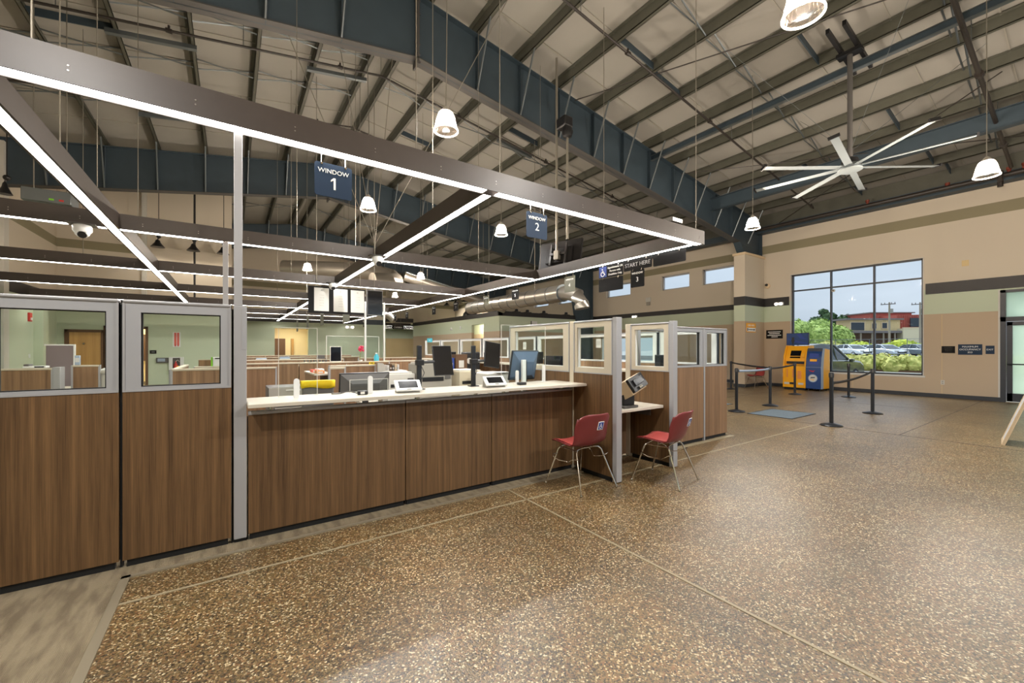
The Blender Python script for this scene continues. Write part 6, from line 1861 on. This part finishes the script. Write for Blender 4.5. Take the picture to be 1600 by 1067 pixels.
# ---- folding sign at the right edge
o = thing('folding_sign', 'pale folding floor sign leaning at the right edge of the picture', 'sign', (9.6, 0.7, 0))
fx, fy = 9.52, 0.93
d = Vector((0.10, -0.99, 0))          # run from one leg to the other
n_ = Vector((-0.99, -0.10, 0))
for k, (base, lean) in enumerate(((Vector((fx, fy, 0)), d * 0.33), (Vector((fx, fy, 0)) + d * 0.66, d * -0.33))):
    p0 = base
    p1 = base + n_ * -0.6
    t = lean + Vector((0, 0, 1.05))
    q = lambda a, b: p0 + (p1 - p0) * a + t * b
    nn = (p1 - p0).cross(t).normalized() * 0.022
    MB().prism([q(0, 0), q(1, 0), q(1, 1), q(0, 1)], nn).build('panel', 'white_plastic', o, smooth=False)
    for (a0, a1, b0, b1) in ((0, 0.06, 0, 1), (0.94, 1, 0, 1), (0.06, 0.94, 0.96, 1), (0.06, 0.94, 0, 0.05)):
        MB().prism([q(a0, b0) - nn * 0.3, q(a1, b0) - nn * 0.3, q(a1, b1) - nn * 0.3, q(a0, b1) - nn * 0.3], nn * 1.6).build('rail', 'cap_beige', o, smooth=False)

# ---- dome cameras, spotlights
def dome(x, y, z, label, plate=True):
    o = thing('dome_camera', label, 'camera', (x, y, z), 0, 'white dome cameras')
    MB().lathe([(0.085, 0), (0.095, -0.02), (0.095, -0.075), (0.08, -0.10)], (x, y, z), 24).build('body', 'white_plastic', o)
    MB().lathe([(0.076, -0.1), (0.07, -0.125), (0.045, -0.155), (0.0, -0.168)], (x, y, z), 24).build('dome', 'white_plastic', o)
    MB().lathe([(0.05, 0), (0.045, 0.018), (0, 0.02)], (x + 0.01, y - 0.045, z - 0.13), 14, axis=(0.1, -1, -0.6)).build('lens', 'black_plastic', o)
    MB().box(x - 0.14, y - 0.1, z, x + 0.14, y + 0.1, z + 0.012).build('mount_plate', 'dark_grey', o)
dome(-1.62, 7.62, 3.065, 'white dome camera under the second light beam at the left')
dome(2.12, 7.3, 3.065, 'white dome camera at the beam crossing below the stay wires')
dome(2.06, 10.9, 3.065, 'white dome camera just above the three-poster board')
def spot(x, y, z, label, top=None, r=0.2, power=110, aim=(25, 0)):
    o = thing('spotlight', label, 'lamp', (x, y, z), 0, 'black hanging spotlights')
    MB().lathe([(r, 0), (r * 0.9, 0.03), (r * 0.42, 0.17), (r * 0.3, 0.26), (0.02, 0.29)], (x, y, z), 20).build('shade', 'black_plastic', o)
    MB().blob((x + 0.03, y, z + 0.4), 0.07, 2, 0).rod((x, y, z + 0.28), (x + 0.03, y, z + 0.4), 0.02).build('joint', 'black_plastic', o)
    MB().lathe([(0, 0.04), (0.06, 0.05), (0.05, 0.12), (0, 0.13)], (x, y, z), 12).build('bulb', 'lamp_glow', o)
    ld = bpy.data.lights.new('spot_light', 'SPOT')
    ld.energy = power
    ld.color = (1.0, 0.88, 0.74)
    ld.spot_size = R(120)
    ld.spot_blend = 0.6
    ld.shadow_soft_size = 0.1
    lo = bpy.data.objects.new('spot_light', ld)
    col.objects.link(lo)
    lo.parent = o
    lo.location = (0, 0, 0.03)
    lo.rotation_euler = (R(aim[0]), R(aim[1]), 0)
    MB().rod((x + 0.03, y, z + 0.4), (x + 0.03, y, top or roof_z(x) - 0.02), 0.012).build('stem', 'black_plastic', o)
    return o
for x, lb in ((-2.32, 'black spotlight, leftmost of three before the beige office wall'), (-1.25, 'black spotlight, middle of three before the beige office wall'), (-0.3, 'black spotlight, rightmost of three before the beige office wall')):
    spot(x, 20.4, 5.28, lb, r=0.22)
spot(-4.5, 15.0, 5.15, 'black spotlight at the left edge above the second light beam', r=0.13)
o = thing('wall_conduit', 'thin black conduit running down the beige office wall', 'conduit', (-1.27, YB - 0.03, 3.4))
MB().rod((-1.27, YB - 0.03, 3.42), (-1.27, YB - 0.03, 7.8), 0.035).build('pipe_run', 'black_plastic', o)
MB().box(-1.32, YB - 0.06, 5.5, -1.22, YB, 5.54).build('clamp', 'dark_grey', o)
for k, (y, lb) in enumerate(((33.0, 'tiny black spotlight on the far beige wall, left of three'), (31.2, 'tiny black spotlight on the far beige wall, middle of three'), (29.6, 'tiny black spotlight on the far beige wall, right of three'))):
    spot(15.6, y, 5.2, lb, top=roof_z(15.6) - 0.05, r=0.28, power=700, aim=(0, -40))
o = thing('roof_projector', 'small pale flood lamp on top of the nearest light beam near its right end', 'lamp', (5.6, 3.75, 3.3))
MB().box(5.45, 3.72, 3.36, 5.72, 3.9, 3.43).build('body', 'dark_grey', o, bevel=0.01)
MB().box(5.47, 3.715, 3.37, 5.70, 3.72, 3.42).build('lamp_glass', 'emergency_glow', o)
MB().box(5.56, 3.76, 3.291, 5.6, 3.8, 3.36).build('bracket', 'dark_grey', o)
o = thing('roof_device', 'black box speaker hung from the nearest roof frame above the counter beam', 'speaker', (6.2, 6.9, 5.9))
MB().box(6.1, 6.85, 6.42, 6.35, 7.15, 6.66).build('clamp', 'black_plastic', o, bevel=0.03)
MB().lathe([(0.0, -0.14), (0.1, -0.1), (0.13, 0.0), (0.1, 0.1), (0, 0.14)], (6.22, 6.9, 6.3), 16).build('ball_joint', 'black_plastic', o)
MB().rod((6.22, 6.9, 6.2), (6.22, 6.9, 3.9), 0.028, n=10).build('pole', 'rod', o)
o = thing('hall_sign', 'black hanging sign with white wording near the far recess', 'sign', (9.6, 27.9, 2.8))
MB().box(9.1, 27.9, 2.78, 9.9, 27.94, 3.0).build('board', 'sign_black', o)
text('lettering', 'CAMERA', 0.15, 'white_print', o, (9.5, 27.897, 2.89), NY)
MB().rod((9.3, 27.92, 3.0), (9.3, 27.92, roof_z(9.3) - 0.02), 0.008).rod((9.7, 27.92, 3.0), (9.7, 27.92, roof_z(9.7) - 0.02), 0.008).build('hanger_rod', 'rod', o)

# ---- ceiling lamps inside the rooms seen through the openings
for (x, y, z), lb in (((3.2, YG + 1.6, 2.93), 'square ceiling lamp inside the lit room beyond the far opening'), ((-3.3, YB + 1.3, 2.9), 'square ceiling lamp in the hall behind the brown door frame'), ((11.7, 21.0, 3.13), 'square ceiling lamp inside the recess of the inner room')):
    o = thing('ceiling_lamp', lb, 'lamp', (x, y, z), 0, 'square room lamps')
    MB().box(x - 0.32, y - 0.32, z, x + 0.32, y + 0.32, z + 0.05).build('frame', 'white_plastic', o)
    MB().box(x - 0.29, y - 0.29, z - 0.006, x + 0.29, y + 0.29, z - 0.001).build('diffuser', 'lamp_panel', o)
    MB().rod((x, y, z + 0.05), (x, y, z + 0.12), 0.03).build('mount', 'dark_grey', o)

# ---- odds and ends on the inner room roof and behind the second beam
for k, (x, lb) in enumerate(((11.9, 'small black fixture lying on the inner room cap, leftmost'), (12.6, 'small black fixture lying on the inner room cap, second'), (13.7, 'small black fixture lying on the inner room cap, third'), (15.3, 'small black fixture lying on the inner room cap, rightmost'))):
    o = thing('roof_fixture', lb, 'fixture', (x, 17.3, 3.29), 0, 'black fixtures on the inner room cap')
    MB().box(x, 17.2, 3.282, x + 0.4, 17.45, 3.34).build('base', 'black_plastic', o, bevel=0.01)
    MB().lathe([(0.0, 0), (0.1, 0.01), (0.08, 0.12), (0, 0.14)], (x + 0.2, 17.3, 3.34), 14).build('head', 'black_satin', o)
o = thing('ceiling_unit', 'silver ceiling unit with tiny lights behind the second light beam', 'unit', (-2.7, 10.5, 3.6))
MB().box(-2.95, 10.4, 3.98, -2.35, 10.85, 4.2).build('body', 'galv', o, bevel=0.01)
MB().box(-2.62, 10.396, 4.02, -2.56, 10.4, 4.05).build('green_light', 'lime', o)
MB().box(-2.5, 10.396, 4.02, -2.44, 10.4, 4.05).build('red_light', 'red', o)
for x in (-2.85, -2.45): MB().rod((x, 10.6, 4.2), (x, 10.6, roof_z(x) - 0.02), 0.008).build('hanger_rod', 'rod', o)
# ================================================================== OUTSIDE
def outdoor(name, m, pts, d):
    o = MB().prism(pts, d).build(name, m, None, smooth=False)
    return o
g = structure('ground')
MB().box(XW + 0.3, -60, -0.3, 46, 60, -0.12).build('drive', 'asphalt', g)
MB().prism([(46, -60, -0.3), (170, -90, -0.3), (170, 120, -0.3), (46, 60, -0.3)], (0, 0, 0.75)).build('car_park', 'asphalt', g)
MB().box(-20, -60, -0.3, XW + 0.3, -7.3, -0.12).build('forecourt', 'asphalt', g)
MB().box(31.5, -40, -0.12, 31.8, 40, 0.06).build('kerb', 'kerb', g)
MB().box(XW + 0.3, -60, -0.12, 18.6, 60, -0.02).build('pavement', 'kerb', g)

def leafy(o, part, m, specs, seed=1, sub=3, jit=0.16, leaves=0, leaf=0.18):
    """crown: jittered lumps with a skin of small leaf cards"""
    rnd = random.Random(seed)
    b = MB()
    for (x, y, z, r, sx, sy, sz) in specs:
        b.blob((x, y, z), r, sub, jit, rnd.randint(0, 9999), (sx, sy, sz))
    for k in range(leaves):
        (x, y, z, r, sx, sy, sz) = rnd.choice(specs)
        a, t = rnd.uniform(0, 6.283), math.asin(rnd.uniform(-0.5, 1))
        n = Vector((math.cos(a) * math.cos(t), math.sin(a) * math.cos(t), math.sin(t)))
        p = Vector((x, y, z)) + Vector((n.x * sx, n.y * sy, n.z * sz)) * r * rnd.uniform(0.95, 1.12)
        u = n.orthogonal().normalized() + Vector((rnd.uniform(-.8, .8), rnd.uniform(-.8, .8), rnd.uniform(-.8, .8)))
        v = n.cross(u)
        u = u.normalized() * leaf * rnd.uniform(0.6, 1.3)
        v = v.normalized() * leaf * rnd.uniform(0.4, 0.9)
        b.face((p - u, p + v, p + u, p - v))
    return b.build(part, m, o, smooth=False)

# hedge along the drive
o = thing('hedge', 'long clipped yellow-green hedge across the drive', 'hedge', (33.7, 6, 0))
rnd = random.Random(3)
specs = []
y = -10.0
while y < 22:
    specs.append((33.7 + rnd.uniform(-0.25, 0.25), y, 0.42 + rnd.uniform(-0.06, 0.08), 0.62, 1.1, 1.0, 0.95))
    y += 0.55
leafy(o, 'foliage', 'hedge_leaf', specs, 5, sub=2, leaves=5000, leaf=0.13)
MB().box(33.2, -10, -0.1, 34.2, 22, 0.12).build('soil', 'brown', o)

def car(name, label, loc, rz, m, kind='saloon', group=None):
    """body in local axes: nose towards +x, wheels on z = 0"""
    o = thing(name, label, 'car', loc, rz, group)
    if kind == 'saloon':
        side = [(-2.25, 0.35), (-2.3, 0.75), (-2.15, 0.95), (-1.5, 1.0), (0.95, 0.96), (1.9, 0.8), (2.25, 0.62), (2.3, 0.35)]
        top = [(-1.75, 0.98), (-1.0, 1.38), (-0.2, 1.45), (0.35, 1.38), (1.15, 0.95)]
        wx, wr, hw = 1.35, 0.32, 0.88
    else:
        side = [(-2.25, 0.4), (-2.3, 0.9), (-2.2, 1.12), (0.75, 1.1), (1.85, 1.02), (2.2, 0.85), (2.3, 0.42)]
        top = [(-2.15, 1.1), (-1.95, 1.66), (-0.9, 1.74), (0.0, 1.7), (0.8, 1.1)]
        wx, wr, hw = 1.38, 0.36, 0.9
    MB().prism([(x, -hw, z) for x, z in side], (0, 2 * hw, 0)).build('body', m, o, world=False, bevel=0.09)
    a = [(x, -hw * 0.93, z) for x, z in top]
    b = MB()
    V0 = [b.bm.verts.new((x, -hw * (0.95 if z < 1.15 else 0.74), z)) for x, z in top]
    V1 = [b.bm.verts.new((x, hw * (0.95 if z < 1.15 else 0.74), z)) for x, z in top]
    b.bm.faces.new(V0)
    b.bm.faces.new(V1[::-1])
    for i in range(len(top)):
        j = (i + 1) % len(top)
        b.bm.faces.new((V0[i], V1[i], V1[j], V0[j]))
    b.build('cabin_glass', 'car_glass', o, world=False, smooth=False)
    # roof skin and pillars over the glass
    rf = [p for p in top if p[1] > 1.3]
    MB().prism([(rf[0][0] - 0.05, -hw * 0.75, rf[0][1] + 0.0)] + [(x, -hw * 0.75, z + 0.02) for x, z in rf] + [(rf[-1][0] + 0.06, -hw * 0.75, rf[-1][1] - 0.03)], (0, 1.5 * hw, 0)).build('roof', m, o, world=False, bevel=0.02)
    p = MB()
    for s in (-1, 1):
        y0, y1 = s * hw * 0.955, s * hw * 0.75
        zt = rf[-1][1]
        for (xa, za, xb, zb_) in ((top[-1][0], top[-1][1], rf[-1][0], rf[-1][1]), (top[0][0], top[0][1], rf[0][0], rf[0][1]), (-0.15, 1.0, -0.2, rf[1][1] if len(rf) > 1 else zt)):
            p.rod((xa, y0, za), (xb, y1, zb_), 0.045, n=6)
    p.build('pillars', m, o, world=False)
    for sx in (-1, 1):
        for s in (-1, 1):
            w = MB().lathe([(0, -0.11), (wr - 0.04, -0.11), (wr, -0.08), (wr, 0.08), (wr - 0.04, 0.11), (0, 0.11)], (sx * wx, s * (hw - 0.1), wr), 20, axis=(0, 1, 0)).build('wheel', 'tyre', o, world=False)
            MB().lathe([(wr * 0.62, 0), (wr * 0.6, 0.012), (0.06, 0.02), (0, 0.02)], (sx * wx, s * (hw + 0.012), wr), 16, axis=(0, s, 0)).build('hub_cap', 'car_silver', w, world=False)
    for s in (-1, 1):
        MB().box(2.12, s * 0.55 - 0.2, 0.62, 2.27, s * 0.55 + 0.2, 0.76).build('headlamp', 'light_grey', o, world=False, bevel=0.03)
        MB().box(-2.3, s * 0.68 - 0.15, 0.72, -2.2, s * 0.68 + 0.15, 0.88).build('tail_lamp', 'red', o, world=False, bevel=0.02)
        MB().box(0.72, s * (hw + 0.02), 0.98, 0.9, s * (hw + 0.17), 1.12).build('mirror', m, o, world=False, bevel=0.03)
    MB().box(2.2, -0.5, 0.45, 2.31, 0.5, 0.6).build('grille', 'black_plastic', o, world=False)
    return o
for (x, y), m, lb, k in (((60.4, 20.2), 'car_white', 'white parked car, leftmost of the row behind the fence', 0), ((61.2, 17.6), 'car_white', 'white parked car in the middle of the big window, second from the left', 0),
                      ((62.3, 14.9), 'car_silver', 'silver-grey parked car right of the window mullion', 0), ((63.4, 12.2), 'car_grey', 'dark grey parked car at the right edge of the window', 0), ((59.5, 22.9), 'car_silver', 'parked car half hidden behind the green vehicle', 0)):
    car('parked_car', lb, (x, y, 0.45), R(-125), MATS[m], group='cars parked behind the fence')
for x, y, m, lb in ((70.5, 22.0, 'car_grey', 'dark car in the second parked row, left'), (71.5, 18.5, 'car_silver', 'silver car in the second parked row, right')):
    car('parked_car', lb, (x, y, 0.45), R(-125), MATS[m], group='cars parked behind the fence')
car('off_road_car', 'dark green off-road car close outside the window, behind the blue kiosk', (21.2, 7.35, -0.12), R(-6), MATS['car_green'], 'suv')

# wire fence before the parked cars
o = thing('wire_fence', 'thin grey wire fence in front of the parked cars', 'fence', (55, 13, 0.45))
fy = -6.0
while fy < 34:
    x = 56.9 - (fy - 12) * 1.46 * 0.0
    MB().rod((55.0, fy, 0.45), (55.0, fy, 2.4), 0.03, n=6).build('fence_post', 'galv', o)
    fy += 2.9
MB().rod((55.0, -6, 2.38), (55.0, 34, 2.38), 0.02, n=6).build('top_rail', 'galv', o)
w = MB()
yy = -6.0
while yy < 34:
    w.rod((55, yy, 0.5), (55, min(34, yy + 1.9), 2.38), 0.004, n=3, caps=False).rod((55, yy, 2.38), (55, min(34, yy + 1.9), 0.5), 0.004, n=3, caps=False)
    yy += 0.35
tag(w.build('wire_mesh', 'galv', o), kind='stuff')

# ---- building across the car park
def wbox(o, name, m, A, B, depth, z0, z1):
    """upright slab whose front runs A -> B in plan, depth behind it"""
    a, b = Vector((*A, 0)), Vector((*B, 0))
    n = Vector((-(b - a).y, (b - a).x, 0)).normalized()
    if n.x < 0: n = -n
    n *= depth
    return MB().prism([(a.x, a.y, z0), (b.x, b.y, z0), (b.x + n.x, b.y + n.y, z0), (a.x + n.x, a.y + n.y, z0)], (0, 0, z1 - z0)).build(name, m, o, smooth=False)
A0, A1 = Vector((118.25, 34.3)), Vector((127.8, 27.7))
o = thing('tan_building', 'tan two-storey building with a dark porch roof beyond the car park', 'building', (123, 31, 0))
wbox(o, 'wall', 'stucco', A0, A1, 4, 0.3, 8.0)
def on(a, b, t, off): 
    v = b - a
    n = Vector((v.y, -v.x)).normalized()
    if n.x > 0: n = -n
    return a + v * t + n * off
for t0, t1, z0, z1 in ((0.02, 0.28, 5.6, 7.4), (0.44, 0.52, 6.0, 7.2), (0.64, 0.73, 6.1, 7.3)):
    f = wbox(o, 'window', 'cap_beige', on(A0, A1, t0 - 0.015, 0.12), on(A0, A1, t1 + 0.015, 0.12), 0.12, z0 - 0.15, z1 + 0.15)
    wbox(o, 'pane', 'car_glass', on(A0, A1, t0, 0.16), on(A0, A1, t1, 0.16), 0.05, z0, z1)
e0, e1 = on(A0, A1, -0.1, 0.6), on(A0, A1, 1.03, 0.6)
wbox(o, 'eave', 'roof_grey', e0, e1, 5, 8.0, 8.35)
p0, p1 = on(A0, A1, -0.45, 2.8), on(A0, A1, 1.02, 2.8)
wbox(o, 'porch_roof', 'roof_grey', p0, p1, 2.8, 4.9, 5.4)
for k in range(7):
    t = -0.4 + k * 0.22
    q = on(A0, A1, t, 2.5)
    MB().box(q.x - 0.12, q.y - 0.12, 0.4, q.x + 0.12, q.y + 0.12, 4.95).build('porch_post', 'pole_wood', o)
wbox(o, 'porch_wall', 'brown', on(A0, A1, -0.4, 0.05), on(A0, A1, 1.0, 0.05), 0.05, 0.4, 4.9)
B0, B1 = Vector((130.6, 28.4)), Vector((138.3, 22.2))
o = thing('red_building', 'red barn-like building rising behind the tan one', 'building', (133, 26, 0))
wbox(o, 'wall', 'barn_red', B0 + Vector((0.6, 0.6)), B1, 10, 0.3, 9.4)
C0, C1 = Vector((122.4, 35.4)), Vector((131.5, 29.3))
b = MB()
for (p, q, z0, z1) in ((Vector((121.5, 38.0)), Vector((130.2, 31.2)), 8.0, 9.6),):
    pass
wbox(o, 'upper_storey', 'barn_red', Vector((133.5, 34.5)), Vector((141.5, 28.5)), 8, 7.6, 10.3)
f = wbox(o, 'window', 'car_glass', on(B0, B1, 0.24, 0.1), on(B0, B1, 0.8, 0.1), 0.2, 6.5, 8.6)
wbox(o, 'roof_edge', 'roof_grey', Vector((133.0, 34.5)), Vector((141.9, 27.9)), 9, 10.3, 10.55)
bt = MB()
for k in range(22):
    q = on(B0 + Vector((0.6, 0.6)), B1, k / 21, 0.06)
    bt.box(q.x - 0.05, q.y - 0.05, 0.4, q.x + 0.05, q.y + 0.05, 9.4)
tag(bt.build('wall_battens', 'barn_red', o), kind='stuff')
o = thing('pale_annex', 'pale block with a turquoise door in front of the red building', 'building', (129, 26, 0))
D0, D1 = Vector((124.2, 26.4)), Vector((131.0, 19.0))
wbox(o, 'wall', 'stucco_pale', D0, D1, 2, 0.3, 5.9)
wbox(o, 'door', 'turquoise', on(D0, D1, 0.1, 0.06), on(D0, D1, 0.42, 0.06), 0.1, 0.4, 2.7)
wbox(o, 'notice', 'sticker_blue', on(D0, D1, 0.66, 0.06), on(D0, D1, 0.72, 0.06), 0.1, 2.4, 3.3)
wbox(o, 'parapet', 'cap_beige', on(D0, D1, -0.01, 0.1), on(D0, D1, 1.0, 0.1), 0.3, 5.9, 6.1)
# ---- utility poles
for (x, y, z1), lb in (((105.9, 24.5, 9.9), 'wooden utility pole before the tan building'), ((110.8, 21.1, 9.9), 'wooden utility pole at the right edge of the window')):
    o = thing('utility_pole', lb, 'pole', (x, y, 0.4), 0, 'utility poles')
    MB().rod((x, y, 0.4), (x, y, z1 + 0.5), 0.2, 0.14).build('mast', 'pole_wood', o)
    MB().box(x - 0.9, y - 1.1, z1, x - 0.75, y + 1.1, z1 + 0.16, M=None).build('cross_arm', 'roof_grey', o)
    for dy in (-1.0, -0.5, 0.5, 1.0): MB().rod((x - 0.82, y + dy, z1 + 0.16), (x - 0.82, y + dy, z1 + 0.42), 0.06).build('insulator', 'roof_grey', o)
    MB().rod((x - 0.3, y - 0.4, z1 - 1.6), (x - 0.3, y - 0.4, z1 - 0.8), 0.25).build('transformer', 'grey_plastic', o)
# ---- trees and shrubs
def tree(name, label, x, y, h, specs, m, seed, group, leaves=900, leaf=0.3, trunk=0.3):
    o = thing(name, label, 'tree', (x, y, 0.4), 0, group)
    MB().rod((x, y, 0.3), (x, y, h * 0.6), trunk, trunk * 0.6).build('trunk', 'pole_wood', o)
    leafy(o, 'crown', m, [(x + a, y + b, z, r, 1, 1, s) for a, b, z, r, s in specs], seed, sub=3, jit=0.1, leaves=leaves, leaf=leaf)
gt = 'green trees beyond the car park'
tree('leafy_tree', 'broad light green tree at the left of the big window', 84, 38.0, 5, [(0, 0, 3.6, 3.4, 0.9), (2, -3.5, 3.6, 3.0, 0.9), (-1, 3.8, 3.2, 3.3, 0.9), (0, 1, 5.0, 2.0, 0.8)], 'leaf_light', 11, gt, 2200, 0.3)
tree('leafy_tree', 'light green tree behind the first window mullion', 88, 33.6, 5, [(0, 0, 3.6, 3.0, 1.0), (1, -3, 3.2, 2.6, 0.9), (0, 2.5, 4.4, 2.2, 0.8)], 'leaf_light', 12, gt, 1800, 0.3)
tree('leafy_tree', 'light green tree left of the tan building', 95, 32.4, 5, [(0, 0, 4.2, 2.8, 1.0), (1.0, -2.6, 3.2, 2.4, 1.0)], 'leaf_light', 13, gt, 1400, 0.3)
tree('leafy_tree', 'light green tree at the very left of the window, beside the kiosks', 80, 43.0, 5, [(0, 0, 3.2, 3.2, 0.9), (1, -3, 3.4, 2.6, 0.9)], 'leaf_light', 14, gt, 1400, 0.3)
tree('dark_pine', 'dark pine rising above the light green trees', 138, 46.0, 10, [(0, 0, 8.6, 2.4, 0.7), (0.5, -1, 10.3, 1.7, 0.7), (0, 1.6, 9.4, 1.5, 0.6), (0, 0, 11.6, 1.0, 0.8), (0, 2.8, 8.2, 1.4, 0.6)], 'leaf_dark', 15, 'dark trees behind the tan building', 1000, 0.45)
tree('dark_pine', 'dark rounded tree behind the roof of the tan building', 140, 41.0, 10, [(0, 0, 8.2, 3.0, 0.8), (1, -3.4, 8.6, 2.6, 0.8), (0, 2.6, 8.0, 2.2, 0.8)], 'leaf_dark', 16, 'dark trees behind the tan building', 1000, 0.45)
for k, (x, y, m, r, lb) in enumerate(((82, 17.6, 'leaf_yellow', 1.3, 'bright yellow-green shrub in front of the pale annex'), (78, 21.4, 'leaf_yellow', 1.05, 'bright yellow-green shrub left of the second mullion'), (84.5, 14.2, 'leaf_yellow', 1.0, 'bright yellow-green shrub at the right edge of the window'), (76, 24.6, 'hedge_leaf', 1.15, 'olive shrub under the porch roof'), (72, 27.5, 'leaf_yellow', 0.9, 'yellow-green shrub behind the off-road car'), (70, 31.5, 'hedge_leaf', 1.0, 'olive shrub beside the kiosks'))):
    o = thing('shrub', lb, 'shrub', (x, y, 0.4), 0, 'shrubs behind the parked cars')
    leafy(o, 'foliage', m, [(x, y, 1.5, r, 1, 1.3, 0.9), (x + 0.4, y - r * 1.1, 1.2, r * 0.8, 1, 1.2, 0.9), (x, y + r * 1.1, 1.3, r * 0.8, 1, 1.2, 0.9)], 30 + k, sub=3, jit=0.12, leaves=500, leaf=0.22)
    MB().rod((x, y, 0.4), (x, y, 1.5), 0.12).build('stem', 'brown', o)
for o in bpy.data.objects:
    for k in ('wloc', 'wrot'):
        if k in o: del o[k]
